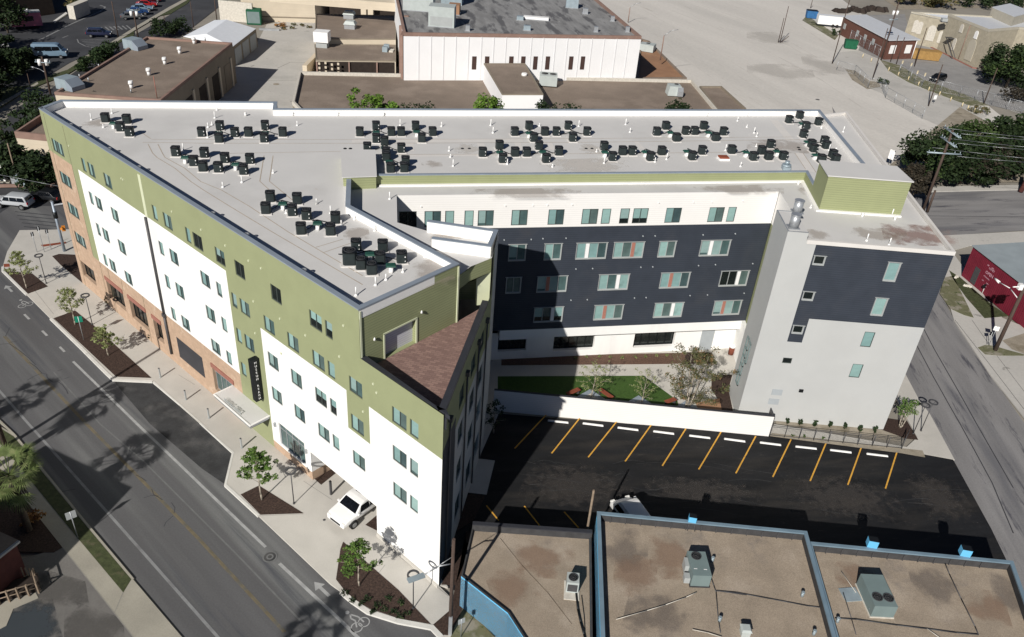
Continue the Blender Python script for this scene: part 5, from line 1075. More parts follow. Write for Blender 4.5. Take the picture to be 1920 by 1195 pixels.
# small plants
def tufts(label_fn, name, pts, z, r, h, mat, seed, grp, n=60, leaf=.07):
    for i, (x, y) in enumerate(pts): hedge(name, label_fn(i), 'plant', P(x, y, z), r, h, n, mat, seed + i, leaf, group=grp)
W_ = ['first', 'second', 'third', 'fourth', 'fifth', 'sixth', 'seventh', 'eighth', 'ninth', 'tenth', 'eleventh', 'twelfth']
tufts(lambda i: W_[i] + ' low plant from the left along the courtyard wall', 'bed_plant', T(1000, 660, 6.0, (480, 75), (600, 65), (745, 60), (870, 65), (995, 75), (1140, 65), (1260, 60), (1385, 50), (1500, 50)), 0, .16, .25, 'leaf_pale', 200, 'plants in the courtyard bed', 40)
tufts(lambda i: W_[i] + ' spiky plant from the left by the railing', 'tall_grass', T(1420, 680, 5.975, (330, 690), (470, 700), (640, 715), (810, 725), (975, 745), (1140, 770), (1310, 790)), 0, .13, .75, 'leaf_shrub', 220, 'spiky plants behind the railing', 70, .13)
tufts(lambda i: ['left', 'middle', 'right'][i] + ' round bush in the gravel by the stalls', 'bush', T(1420, 680, 5.975, (395, 825), (525, 835), (735, 850)), 0, .12, .2, 'leaf_fresh', 240, 'round bushes by the stalls', 40)
BP = c8((60, 1000), (110, 1010), (150, 985), (200, 1020), (240, 1040), (290, 1060), (330, 1080), (370, 1060), (180, 1060), (20, 950), (330, 1000), (260, 985))
tufts(lambda i: ('%s low green plant in the curved bed below the ring lamp, counting from the left' % W_[sorted(range(12), key=lambda k: BP[k][0]).index(i)]), 'ground_plant', BP, 0, .25, .25, 'leaf_shrub', 260, 'low plants in the curved bed', 90, .06)
hedge('shrub', 'fallen green shrub around the leafy tree base', 'shrub', P(*c8((40, 840))[0], 0), .5, .6, 260, 'leaf_fresh', 280, .08)
hedge('shrub', 'brown leafy shrub under the large courtyard tree', 'shrub', P(*T(1160, 680, 5.975, (1180, 330))[0], 0), .5, .7, 260, 'leaf_mix', 281, .08)
hedge('shrub', 'green shrub at the right end of the courtyard wall bed', 'shrub', P(*T(1180, 540, 5.975, (800, 800))[0], 0), .8, .7, 500, 'leaf_mix', 282, .08)
for i, (x, y) in enumerate([(272, 648), (253, 520)]): hedge('wall_shrub', ['dark shrub against the brick beside the small window', 'brown shrub against the brick between two display windows'][i], 'shrub', P(*[T(0, 480, 5.975, (1700, 940))[0], T(0, 480, 5.975, (1215, 540))[0]][i], 0), .35, 1.1, 170, ['leaf_shrub', 'leaf_mix'][i], 285 + i, .08)
# palms
def palm(label, base, h, r, seed, nf=26, mat='leaf_palm'):
    t = thing('palm_tree', label, 'palm', base, 0); rr = random.Random(seed); m = MB(); m.tube((0, 0, 0), (0, 0, h), .24, .2, 10); m.build('trunk', 'bark', t, local=True); v = MB()
    for i in range(nf):
        a = i * 2.4 + rr.random() * .3; el = rr.uniform(-.9, 1.1); L = r * rr.uniform(.5, .65)
        d = Vector((math.cos(a) * math.cos(el), math.sin(a) * math.cos(el), math.sin(el))); o = Vector((0, 0, h)); e = o + d * L; v.tube(o, e, .025, .02, 4)
        side = d.cross(Vector((0, 0, 1))).normalized(); upv = side.cross(d)
        for k in range(19):
            b = (k - 9) / 9 * 1.3; q = (d * math.cos(b) + side * math.sin(b)).normalized(); tip = e + q * r * .5 * (1 - abs(b) * .15) + Vector((0, 0, -.12 * r * rr.uniform(.5, 1.3))); mid = e + q * r * .25; w2 = q.cross(upv).normalized() * .032
            v.poly([tuple(e), tuple(mid + w2), tuple(tip), tuple(mid - w2)])
    v.build('crown', mat, t, local=True)
    w = MB()
    for i in range(170):
        a = rr.random() * 6.28; L = rr.uniform(.7, 2.6); o = Vector((math.cos(a) * .2, math.sin(a) * .2, h - .2)); e = o + Vector((math.cos(a) * .5, math.sin(a) * .5, -L)); n = Vector((-math.sin(a), math.cos(a), 0)) * .12; w.poly([tuple(o), tuple(o + n), tuple(e + n * .4), tuple(e)])
    w.build('dead_fronds', 'leaf_brown', t, local=True); return t
SHV = Vector((math.cos(R(SH_AZ)), math.sin(R(SH_AZ)), 0)) / math.tan(R(SUN_EL))
def caster(px, h): q = P(px[0], px[1], ZR) - SHV * (h - ZR); return (q.x, q.y, -.02)
palm('fan palm with its lit crown at the left picture edge', (-31.3, 36.9, -.02), 5.0, 2.3, 301, nf=34)
palm('tall fan palm outside the left picture edge, nearer the pole', caster(T(0, 680, 5.975, (1080, 460))[0], 7.5), 7.5, 1.9, 302)
palm('fan palm outside the left picture edge, farthest up the street', caster(T(0, 680, 5.975, (230, 430))[0], 7.0), 7.0, 2.1, 303)
palm('fan palm outside the lower picture edge', caster(c7((1760, 1140))[0], 11.0), 11.0, 1.9, 304)
hedge('orange_shrub', 'orange-brown shrub in the shade below the lit palm', 'shrub', P(65, 975, 0), .7, .8, 350, 'leaf_orange', 310, .1)
# ================================================================== STREET FURNITURE
# ring lamps
def make_lamp():
    t = thing('ring_lamp', 'x', 'street lamp'); m = MB(); m.tube((0, 0, 0), (0, 0, .1), .08, None, 10); m.tube((0, 0, .1), (0, 0, 2.85), .04, .035, 8); m.tube((0, 0, 2.85), (-.26, 0, 3.12), .02, None, 5); m.tube((0, 0, 2.85), (.26, 0, 3.12), .02, None, 5); m.build('pole', 'bronze', t, local=True)
    m = MB(); m.ring((0, 0, 3.16), .34, .055, 24, 0, .09); m.build('lamp_ring', 'bronze', t, local=True); return t
lamp = make_lamp()
for (x, y), lb in (((774.9, 1141.4), 'ring lamp in the curved bed nearest the brown utility pole'), (c7((1647, 447))[0], 'ring lamp beside the triangular bed left of the driveway'), (T(0, 480, 5.975, (1035, 770))[0], 'ring lamp beside the long bed, right of the green sign'), (T(0, 480, 5.975, (520, 310))[0], 'ring lamp beside the small pointed bed, farthest up the street'),
                   (T(1420, 680, 5.975, (1745, 800))[0], 'left of the two ring lamps by the east street'), (T(1420, 680, 5.975, (1752, 788))[0], 'right of the two ring lamps by the east street')):
    o = place(lamp, P(x, y, 0), R(25), lb, 'ring shaped street lamps')
    if lb.startswith('right of the two'): o.location = o.location + Vector((.75, .35, 0))
def make_bollard():
    t = thing('bollard', 'x', 'bollard'); m = MB(); m.box((0, 0, 0), (.16, .16, .03)); m.box((0, 0, .03), (.12, .1, .92)); m.build('post', 'sign_back', t, local=True); m = MB(); m.box((0, 0, .95), (.13, .11, .03)); m.build('cap', 'bronze', t, local=True); return t
bol = make_bollard()
for p, lb in ((c4((900, 920))[0], 'grey bollard farthest left, beside the dark asphalt bay'), (c4((1043, 1045))[0], 'grey bollard in the middle of the row by the asphalt bay'), (c4((1172, 1148))[0], 'grey bollard nearest the white canopy'), (c7((1355, 135))[0], 'grey bollard in front of the tall storefront windows')): place(bol, P(p[0], p[1], 0), rA, lb, 'grey bollards on the pavement')
m = MB(); c = P(*T(480, 740, 5.975, (842, 1120))[0], 0); t = thing('dark_bollard', 'taller dark bollard at the mouth of the driveway passage', 'bollard', c); m.box((0, 0, 0), (.15, .13, 1.3), rA); m.build('post', 'bronze', t, local=True); m = MB(); m.box((0, 0, 1.3), (.16, .14, .03), rA); m.build('cap', 'black_metal', t, local=True)
def signpost(name, label, base, h, wd, ht, mat, face, tilt=0, text=None, r=.03):
    t = thing(name, label, 'sign', base); m = MB(); m.tube((0, 0, 0), (0, 0, h), r, None, 6); m.build('post', 'steel', t, local=True)
    m = MB(); m.box((0, 0, h - ht), (wd, .02, ht), face); pl = m.build('sign_plate', mat, t, local=True)
    if text: 
        X = Vector((math.cos(face), math.sin(face), 0)); N = X.cross(Vector((0, 0, 1)))
        for i, (tx, sz) in enumerate(text): lettering(tx, sz, 'white_letters', pl, Vector(base) + Vector((0, 0, h - ht * (i + .6) / len(text))) + N * .02, X, (0, 0, 1), .004, sx=.8)
    return t
signpost('green_sign', 'green rectangular sign on a thin post in the long bed', P(*T(0, 480, 5.975, (940, 945))[0], 0), 2.55, .62, .62, 'sign_green', R(20), text=[('- - -', .14)]) if False else signpost('green_sign', 'green rectangular sign on a thin post in the long bed', P(*T(0, 480, 5.975, (940, 945))[0], 0), 2.55, .62, .62, 'sign_green', R(20))
signpost('street_sign', 'grey back of a square sign on the near verge', P(146, 1008, 0), 2.4, .62, .62, 'sign_back', R(40))
signpost('small_sign', 'small white sign in front of the bright blue wall', P(864, 1195, 0), 1.75, .45, .45, 'sign_back', R(30))
signpost('black_sign', 'small black sign by the right hand utility pole', P(*T(1680, 600, 5.975, (1020, 275))[0], 0), 1.55, .42, .42, 'black_metal', R(0))
signpost('white_sign', 'small white sign leaning by the right hand utility pole', P(*T(1680, 600, 5.975, (1040, 285))[0], 0), 2.3, .5, .5, 'white_plastic', R(-20))
tl = lambda *p: T(0, 340, 7.967, *p)
for (x, y), (x1, y1), lb in ((tl((555, 1060))[0], tl((490, 800))[0], 'grey sign at the crossing behind the leftmost street tree'), (tl((665, 1060))[0], tl((560, 720))[0], 'brown sign on a tall post at the crossing'), (tl((768, 1020))[0], tl((700, 760))[0], 'thin sign post right of the brown sign at the crossing')):
    c = P(x, y, 0); signpost('crossing_sign', lb, c, min(3, PV(c, x1, y1) + .3), .3, .45, 'bronze', R(60))
# traffic signal
c = P(*tl((965, 1045))[0], 0); t = thing('traffic_signal', 'tall grey signal pole with a yellow signal head at the far crossing', 'traffic light', c); hp = PV(c, *tl((745, 310))[0])
m = MB(); m.tube((0, 0, 0), (0, 0, hp), .16, .12, 10); m.build('pole', 'coping_metal', t, local=True); m = MB(); m.tube((0, 0, hp * .68), (0, 0, hp * .8), .22, None, 10); m.build('band', 'black_metal', t, local=True)
m = MB(); m.tube((0, 0, hp * .93), (6, 3.5, hp * .96), .09, .06, 8); m.build('arm', 'steel', t, local=True)
m = MB(); m.box((.45, .1, hp * .42), (.34, .3, .55), .5); m.tube((.45, -.1, hp * .42 + .4), (.45, -.3, hp * .42 + .4), .13, None, 10); m.build('signal_head', 'signal_yellow', t, local=True)
# utility poles
def pole(label, base, h, r=.14, arms=(), mat='wood_pole', cans=0, lampv=None, top=None, name='utility_pole', brace=None):
    t = thing(name, label, 'utility pole', base); m = MB(); top = Vector((0, 0, h)) if top is None else Vector(top); m.tube((0, 0, 0), top, r, r * .75, 10); m.build('pole', mat, t, local=True)
    for z, L, az_ in arms:
        d = Vector((math.cos(R(az_)), math.sin(R(az_)), 0)); c = top * (z / h); m = MB(); n2 = Vector((-d.y, d.x, 0)) * .13
        m.tube(c - d * L / 2 + n2, c + d * L / 2 + n2, .07, None, 6); m.tube(c - d * L / 2 - n2, c + d * L / 2 - n2, .07, None, 6)
        for k in (-.46, -.3, .3, .46): m.tube(c + d * L * k, c + d * L * k + Vector((0, 0, .35)), .06, .04, 6)
        m.build('cross_arm', 'galv', t, local=True)
    for k in range(cans):
        a = math.pi * k + .3; c = top * .78 + Vector((math.cos(a) * .5, math.sin(a) * .5, 0)); m = MB(); m.tube(c, c + Vector((0, 0, .9)), .27, None, 12); m.build('transformer', 'white_plastic', t, local=True)
    if lampv:
        z, d, L = lampv; d = Vector(d).normalized(); c = top * (z / h); m = MB(); m.path([c, c + d * L * .5 + Vector((0, 0, .35)), c + d * L + Vector((0, 0, .4))], .035, 6); m.build('lamp_arm', 'steel', t, local=True)
        e = c + d * L + Vector((0, 0, .4)); m = MB(); m.tube(e, e + d * .55, .12, .07, 8); m.build('lamp_head', 'steel', t, local=True)
    return t
c = P(*T(600, 995, 5.975, (1455, 1150))[0], 0)
t = pole('brown wooden pole with a lamp arm at the bright blue wall', c, 8.3, .13, lampv=None)
m = MB(); tip = P(*T(600, 995, 5.975, (1160, 500))[0], 6.2) - c; b0 = Vector((0, 0, 6.3)); m.path([b0, b0 + (tip - b0) * .5 + Vector((0, 0, .25)), tip], .04, 6); m.path([b0 + Vector((0, 0, .6)), b0 + (tip - b0) * .55 + Vector((0, 0, .25))], .02, 5); m.build('lamp_arm', 'steel', t, local=True)
m = MB(); d = (tip - b0); d.z = 0; d.normalize(); az_ = math.atan2(d.y, d.x); q = tip + d * .45; m.box((q.x, q.y, q.z - .05), (1.0, .34, .09), az_); m.build('lamp_head', 'galv', t, local=True); m = MB(); m.box((.02, -.12, 0), (.22, .1, 1.7)); m.build('cable_guard', 'steel', t, local=True)
c = P(*T(1640, 200, 5.975, (540, 1170))[0], 0)
t = pole('tall utility pole with three pale cross arms in front of the oaks', c, 11.6, .2, arms=((11.3, 4.3, -86), (10.0, 4.0, -86), (8.4, 4.6, 2)))
c = P(*T(1640, 200, 5.975, (590, 1180))[0], 0); pole('short leaning stub pole beside the tall utility pole', c, 3.2, .18, name='stub_pole')
c = P(*T(1680, 600, 5.975, (1110, 340))[0], 0)
t = pole('utility pole with a white lamp head before the red shed', c, 7.9, .2)
hd = P(*T(1780, 440, 9.957, (930, 890))[0], 6.0); b0 = Vector((0, 0, 6.0)); tip = hd - c
m = MB(); m.path([b0, (b0 + tip) / 2 + Vector((0, 0, .3)), tip], .045, 6); m.build('lamp_arm', 'white_plastic', t, local=True); d = (tip - b0).normalized(); m = MB(); m.tube(tip, tip + d * .8, .14, .09, 8); m.build('lamp_head', 'white_plastic', t, local=True)
m = MB(); m.box((.7, .2, 6.7), (.6, .4, .9)); m.box((-.5, -.1, 7.2), (.4, .4, .6)); m.tube((-1.3, -.3, 7.5), (1.3, .3, 7.5), .06); m.build('equipment_box', 'white_plastic', t, local=True)
def gpole(label, pb, pt, r=.12, **k):
    c = P(pb[0], pb[1], -.1); h = PV(c, *pt); return pole(label, c, h, r, **k)
c = P(4, 838, 0); T_ = P(284, 641, 0); pole('utility pole at the left picture edge whose long shadow crosses the street', P(10, 836, 0), 11.0, .17, arms=()) 
tI = lambda *p: T(0, 0, 5.975, *p)
gpole('pole with two white transformers and a cross arm above the brown roof', tI((1550, 440))[0], tI((1480, 100))[0], .16, cans=2, arms=((5.5, 2.4, 10),))
gpole('plain thin pole in the left car park', tI((1325, 415))[0], tI((1262, 10))[0], .12)
gpole('pole with lamp and transformers at the kerb left of the brown roof', tI((570, 1070))[0], tI((430, 630))[0], .17, cans=2, arms=((5.2, 2.4, 0),), lampv=(3.6, (-1, .4, 0), 2.4))
gpole('short sign pole left of the lamp pole', tI((345, 990))[0], tI((290, 820))[0], .07)
gpole('slim pole behind the brown roof', c1((935, 200))[0], c1((920, 85))[0], .1)
gpole('pole by the street left of the white shed', c1((1085, 155))[0], c1((1065, 5))[0], .1)
gpole('pole at the top edge beside the street', c1((1215, 115))[0], c1((1205, -20))[0], .12)
gpole('tan lamp pole in front of the left edge trees', T(0, 200, 7.967, (290, 1195))[0], T(0, 200, 7.967, (80, 540))[0], .1, mat='wood_gray')
gpole('dark pole at the left picture edge above the street', (8, 262), (0, 232), .12)
ts = lambda *p: T(1500, 0, 4.571, *p)
for (b, tp2, lb, kw) in ((ts((275, 545))[0], ts((400, -40))[0], 'tall wooden pole left of the green dumpster', {}), (ts((620, 680))[0], ts((730, 235))[0], 'wooden pole at the chain link fence corner', {}), (ts((1100, 910))[0], ts((1222, 550))[0], 'wooden pole beside the service road', {}), (ts((695, 515))[0], ts((835, 10))[0], 'dark pole with transformers by the brick building', dict(arms=((9, 2.2, 20),), cans=2, r=.17)),
                     (ts((980, 570))[0], ts((1095, 235))[0], 'lamp pole with a flat head before the limestone building', {}), (ts((825, 550))[0], ts((920, 320))[0], 'thin grey pole by the brick building corner', {}), (ts((1575, 890))[0], ts((1690, 580))[0], 'thin pole standing in the car park', {}), (ts((775, 530))[0], ts((855, 300))[0], 'second thin pole by the brick building', {})):
    r_ = kw.pop('r', .11); gpole(lb, b, tp2, r_, **kw)
for i, (b, tp2, lb) in enumerate(((c3((545, 240))[0], c3((607, 35))[0], 'tallest of the three leaning posts on the pale lot'), (c3((535, 238))[0], c3((562, 98))[0], 'short post of the three on the pale lot'), (c3((552, 238))[0], c3((612, 185))[0], 'low leaning post of the three on the pale lot'), (ts((90, 70))[0], ts((125, -20))[0], 'post behind the blue dumpster'))):
    c = P(b[0], b[1], -.15)
    if i == 2: pole(lb, c, 2.5, .1, top=(1.6, .3, 1.6), name='leaning_post')
    else: gpole(lb, b, tp2, .1)
tt = lambda *p: T(1050, 0, 5.975, *p)
for b, tp2, lb in ((tt((762, 250))[0], tt((785, 85))[0], 'curved arm street light behind the white building'), (tt((1122, 675))[0], tt((1162, 400))[0], 'curved arm street light beside the orange roof')):
    c = P(b[0], b[1], 0 if b[1] < 60 else 4.0); h = PV(c, *tp2) - c.z; t = thing('street_light', lb, 'street lamp', c, 0, 'curved arm street lights'); m = MB(); m.tube((0, 0, 0), (0, 0, h), .12, .09, 8); m.build('pole', 'clay_coping', t, local=True)
    m = MB(); m.path([(0, 0, h), (1.2, .3, h + .9), (2.6, .6, h + 1.2)], .05, 6); m.build('lamp_arm', 'steel', t, local=True)
# overhead wires
def wire(label, a, b, sag=.5, r=.018):
    m = MB(); a, b = Vector(a), Vector(b); pts = [a.lerp(b, i / 12) - Vector((0, 0, sag * 4 * (i / 12) * (1 - i / 12))) for i in range(13)]; m.path(pts, r, 4); setp(m.build('overhead_wire', 'steel'), label, 'cable', 'overhead wires at the right')
pc = P(*T(1640, 200, 5.975, (540, 1170))[0], 0)
for i, (z, o) in enumerate(((11.5, -1.2), (11.5, 1.2), (10.2, -1.2), (10.2, 1.2), (8.6, -1.8), (8.6, 1.8))):
    wire(['upper left', 'upper right', 'middle left', 'middle right', 'lowest left', 'lowest right'][i] + ' wire running right from the tall utility pole', (pc.x + o * .6, pc.y - o * .8, z), (pc.x + 60, pc.y + 3 + o, z + 1.0), 1.0)
wire('wire crossing the street at the far left corner', (-80, 86, 6.0), (-44, 76, 6.5), .2)
# ================================================================== COURTYARD AND PARKING THINGS
WA, WB = P(935, 771, 0), P(1441, 818, 0)
t = thing('white_wall', 'long white boarded garden wall between courtyard and parking stalls', 'wall', ((WA.x + WB.x) / 2, WA.y, 0))
WA = Vector((-1.0, 53.65, 0)); m = MB(); m.strip([WA, WB], .16, -.1, 2.08, off=.08); m.build('wall_panel', 'white_siding', t); m = MB(); m.strip([WA, WB], .2, 2.08, 2.13, off=.08); m.build('wall_cap', 'coping_dark', t)
m = MB(); m.strip([WB + Vector((.02, 0, 0)), WB + Vector((.05, 1.4, 0))], .06, 0, 1.9); m.build('return_gate', 'bronze', t)
# railing
F0 = Vector((WB.x + .1, WB.y + .05, 0)); F1 = P(1690, 842, 0); F2 = P(1697, 826, 0)
t = thing('railing', 'long dark metal railing right of the white wall', 'railing', ((F0.x + F1.x) / 2, F0.y, 0)); d = (F1 - F0)
m = MB(); 
for i in range(10): q = F0 + d * i / 9; m.tube(q, q + Vector((0, 0, 1.15)), .035, None, 6)
m.tube(F2, F2 + Vector((0, 0, 1.15)), .035); m.build('post', 'bronze', t)
m = MB()
for z in (1.12, .98, .1): m.tube(F0 + Vector((0, 0, z)), F1 + Vector((0, 0, z)), .025, None, 5); m.tube(F1 + Vector((0, 0, z)), F2 + Vector((0, 0, z)), .025, None, 5)
m.build('rail', 'bronze', t)
m = MB(); n_ = int(d.length / .1)
for i in range(n_): q = F0 + d * i / n_; m.tube(q + Vector((0, 0, .1)), q + Vector((0, 0, 1.0)), .010, None, 3, caps=False)
m.build('baluster', 'bronze', t)
# wheel stops
ws = [((1028, 788), (1065, 792)), ((1092, 793), (1132, 798)), ((1158, 801), (1197, 806)), ((1225, 808), (1264, 813)), ((1291.6, 816), (1332.6, 821)), ((1357.3, 822), (1398, 827.5)), ((1424.5, 829), (1465, 834)), ((1491, 836.5), (1532, 841)), ((1556, 843), (1597, 848)), ((1624, 850), (1666, 855))]
mm = MB(); mm.box((0, 0, 0), (1.75, .16, .1), 0, top=(.96, .7)); wsm = None
for i, (p, q) in enumerate(ws):
    a, b = P(p[0], p[1] + 1, 0), P(q[0], q[1] + 1, 0); c = (a + b) / 2; rz = math.atan2(b.y - a.y, b.x - a.x)
    if wsm is None: wsm = mm.build('wheel_stop', 'white_plastic'); o = wsm
    else: o = wsm.copy(); col.objects.link(o)
    o.location = (c.x, c.y, -.028); o.rotation_euler = (0, 0, rz); setp(o, 'white wheel stop, %s from the left along the white wall' % W_[i], 'wheel stop', 'white wheel stops')
# benches, bin, tree squares
def bench(label, a, b):
    a, b = P(*a, 0), P(*b, 0); t = thing('bench', label, 'bench', (a + b) / 2, 0, 'red courtyard benches'); d = (b - a); n = Vector((-d.y, d.x, 0)).normalized()
    m = MB()
    for k in (-.16, 0, .16): m.strip([a + n * k, b + n * k], .13, .42, .46)
    m.build('seat', 'bench_red', t)
    for k in (.12, .88): q = a + d * k; m = MB(); m.box((q.x, q.y, 0), (.08, .4, .42), math.atan2(d.y, d.x)); m.build('leg', 'bronze', t)
tc = lambda *p: T(1000, 660, 6.0, *p)
bench('red slatted bench at the left end of the lawn', tc((375, 520))[0], tc((510, 460))[0]); bench('red slatted bench right of the sparse lawn tree', tc((735, 460))[0], tc((880, 560))[0]); bench('red slatted bench nearest the large courtyard tree', tc((1480, 610))[0], tc((1590, 570))[0])
for x, y, lb in ((1108, 750, 'grey paved square around the sparse courtyard tree'), (1200, 762, 'grey paved square around the bare courtyard tree'), (1290, 772, 'grey paved square around the largest courtyard tree')):
    c = P(x, y, 0); t = thing('tree_pit', lb, 'tree surround', c); m = MB(); m.box((0, 0, .0), (2.1, 2.1, .06), R(45)); m.build('frame', 'coping_metal', t, local=True); m = MB(); m.box((0, 0, .06), (1.2, 1.2, .012), R(45)); m.build('gravel', 'rock_pale', t, local=True)
c = P(*T(1180, 540, 5.975, (1135, 740))[0], 0); t = thing('litter_bin', 'rust red litter bin in the courtyard corner', 'bin', c); m = MB(); m.tube((0, 0, 0), (0, 0, .8), .27, None, 16); m.build('body', 'bin_rust', t, local=True); m = MB(); m.tube((0, 0, .8), (0, 0, 1.0), .28, .24, 16); m.build('lid', 'white_plastic', t, local=True)
c = pB(6.6, 1.0, .25); 
# ================================================================== CARS
def car(label, pos, rz, paint, L=4.6, W=1.85, H=1.7, kind='suv', roofglass=False, group=None, name='parked_car', rear='tail_red'):
    t = thing(name, label, 'car', pos, rz, group); g_ = .2; hb = H * .56
    if kind == 'suv': prof = [(-.5, .30), (-.5, .52), (-.485, .60), (-.43, .97), (-.36, 1.0), (.06, 1.0), (.13, .95), (.27, .64), (.44, .58), (.49, .50), (.5, .30)]
    elif kind == 'van': prof = [(-.5, .2), (-.5, .95), (-.48, 1.0), (.2, 1.0), (.27, .95), (.38, .58), (.48, .48), (.5, .2)]
    elif kind == 'pickup': prof = [(-.5, .32), (-.5, .6), (-.1, .6), (-.08, .98), (.12, 1.0), (.24, .66), (.45, .6), (.5, .5), (.5, .32)]
    else: prof = [(-.5, .3), (-.5, .62), (-.40, .68), (-.27, .97), (-.18, 1.0), (.05, 1.0), (.22, .68), (.44, .6), (.5, .48), (.5, .3)]
    def wdt(zr): return W / 2 * (1 - .02 if zr < .35 else (1.0 if zr <= .62 else 1 - (zr - .62) / .38 * .2))
    def end(x): return 1 - max(0, abs(x) - .40) * 1.1
    n = len(prof); Lf = [Vector((x * L, wdt(z) * end(x), z * H)) for x, z in prof]; Rf = [Vector((p.x, -p.y, p.z)) for p in Lf]
    bm = bmesh.new(); vl = [bm.verts.new(p) for p in Lf]; vr = [bm.verts.new(p) for p in Rf]
    for i in range(n): j = (i + 1) % n; bm.faces.new((vl[i], vl[j], vr[j], vr[i]))
    bm.faces.new(vl[::-1]); bm.faces.new(vr); bmesh.ops.recalc_face_normals(bm, faces=bm.faces)
    bmesh.ops.bevel(bm, geom=list(bm.edges), offset=.05, segments=2, affect='EDGES', profile=.6, clamp_overlap=True)
    me = bpy.data.meshes.new('body'); bm.to_mesh(me); bm.free(); me.materials.append(MATS[paint]); o = bpy.data.objects.new('body', me); col.objects.link(o); o.parent = t
    for f in me.polygons: f.use_smooth = True
    # glazing laid just proud of the body
    def hz(x):
        for (x0, z0), (x1, z1) in zip(prof[1:-1], prof[2:]):
            if x0 <= x <= x1 and x1 > x0: return (z0 + (z1 - z0) * (x - x0) / (x1 - x0))
        return .6
    up = [p for p in prof if p[1] > .9]; x_r, x_f = up[0][0], up[-1][0]
    fi = prof.index(up[-1]); base_f = prof[fi + 1]; bi = prof.index(up[0]); base_r = prof[bi - 1]
    def q4(name, pts, mat='glass_car'):
        m = MB(); m.poly(pts); m.poly(pts[::-1]); m.build(name, mat, t, local=True)
    def band(a, b, f0, f1, wk, off=.012):
        A = Vector((a[0] * L, 0, a[1] * H)); B = Vector((b[0] * L, 0, b[1] * H)); nrm = Vector((-(B.z - A.z), 0, B.x - A.x)).normalized(); nrm = nrm if nrm.z > 0 or nrm.x != 0 else -nrm
        if nrm.z < 0: nrm = -nrm
        p, q = A.lerp(B, f0) + nrm * off, A.lerp(B, f1) + nrm * off; w0, w1 = wdt(p.z / H) * wk, wdt(q.z / H) * wk
        return [(p.x, -w0, p.z), (q.x, -w1, q.z), (q.x, w1, q.z), (p.x, w0, p.z)]
    q4('windshield', band(up[-1], base_f, .08, .9, .86)); q4('rear_window', band(base_r, up[0], .25, .85, .82) if kind != 'van' else band(prof[0], prof[1], .6, .9, .8))
    z0, z1 = .655 * H, .92 * H; xs0, xs1 = (base_r[0] + .06) * L, (x_f + .07) * L
    if kind == 'pickup': xs0 = -.07 * L
    if kind == 'van': xs0 = -.42 * L; z0 = .6 * H; z1 = .85 * H
    k = 3 if kind in ('suv', 'van') else 2
    for sgn in (-1, 1):
        for i in range(k):
            a = xs0 + (xs1 - xs0) * i / k + .04; b = xs0 + (xs1 - xs0) * (i + 1) / k - .04; fx = .22 if i == k - 1 else 0; bx_ = .14 if i == 0 and kind != 'pickup' else 0
            y0, y1 = sgn * (wdt(z0 / H) + .012), sgn * (wdt(z1 / H) + .012); q4('side_window', [(a, y0, z0), (b, y0, z0), (b - fx, y1, z1), (a + bx_, y1, z1)])
    if roofglass: q4('sunroof', [(-.02 * L, -W * .25, H + .012), (.07 * L - .1, -W * .25, H + .012), (.07 * L - .1, W * .25, H + .012), (-.02 * L, W * .25, H + .012)]) if False else q4('sunroof', [(-.16 * L, -W * .24, H + .012), (.0 * L, -W * .24, H + .012), (.0 * L, W * .24, H + .012), (-.16 * L, W * .24, H + .012)])
    for x in (-.31, .31):
        for sgn in (-1, 1):
            y = sgn * (W / 2 - .1); m = MB(); m.tube((x * L, y - .11, .34), (x * L, y + .11, .34), .34, None, 18); wh = m.build('wheel', 'tyre', t, local=True)
            m = MB(); yy = y + sgn * .112; m.tube((x * L, yy - .01, .34), (x * L, yy + .01, .34), .2, None, 12); m.build('rim', 'rim', wh, local=True)
    for sgn in (-1, 1):
        m = MB(); m.box((.478 * L, sgn * W * .36, .47 * H), (.14, .34, .13), 0, top=(.7, .9)); m.build('headlight', 'lamp_glass', t, local=True)
        m = MB(); m.box((-.492 * L, sgn * W * .40, .45 * H), (.06, .22, .26)); m.build('tail_light', rear, t, local=True)
        m = MB(); m.box(((x_f + .1) * L, sgn * (W / 2 + .06), .62 * H), (.1, .18, .14)); m.build('mirror', paint, t, local=True)
    m = MB(); m.box((.497 * L, 0, .36 * H), (.04, W * .5, .14)); m.build('grille', 'black_metal', t, local=True)
    return t
fw = (P(*T(560, 880, 6.83, (430, 640))[0], 0) - P(*T(560, 880, 6.83, (900, 330))[0], 0)); 
fc = P(*T(560, 880, 6.83, (385, 640))[0], 0.0); az_ = math.atan2(outA.y, outA.x) + R(4)
cpos = Vector((-9.15, 41.55, 0)) + outA * .75 - UA * .1
car('white sport utility car driving out of the passage', cpos, az_, 'car_white', L=4.7, W=1.95, H=1.65, roofglass=True, name='white_car')
a, b = P(*tl((340, 430))[0], ZR), P(*tl((15, 400))[0], ZR)
car('silver sport utility car at the far left crossing', (a + b) / 2 + Vector((0, .7, 0)) , math.atan2((b - a).y, (b - a).x), 'car_silver', L=4.2, W=1.7, H=1.6, name='silver_car')
car('shiny black car waiting behind the silver car', P(*tl((640, 300))[0], ZR) + Vector((.3, .3, 0)), R(175), 'car_black', L=4.0, W=1.7, H=1.45, kind='sedan', name='black_car')
def gcar(label, px0, px1, paint, kind, H, name='parked_car', L=None, W=1.8, side=.0):
    a, b = P(*px0, -.1), P(*px1, -.1); Lx = (b - a).length; L = L or Lx; return car(label, (a + b) / 2, math.atan2((b - a).y, (b - a).x), paint, L=L, W=W, H=H, kind=kind, name=name, group='cars in the left car park')
gcar('dark blue estate car crossing the left car park', (160, 69), (214, 70), 'car_navy', 'suv', 1.7, L=4.6)
gcar('red car parked in the top row', (254, 12), (299, 13), 'car_red', 'sedan', 1.45, L=4.5)
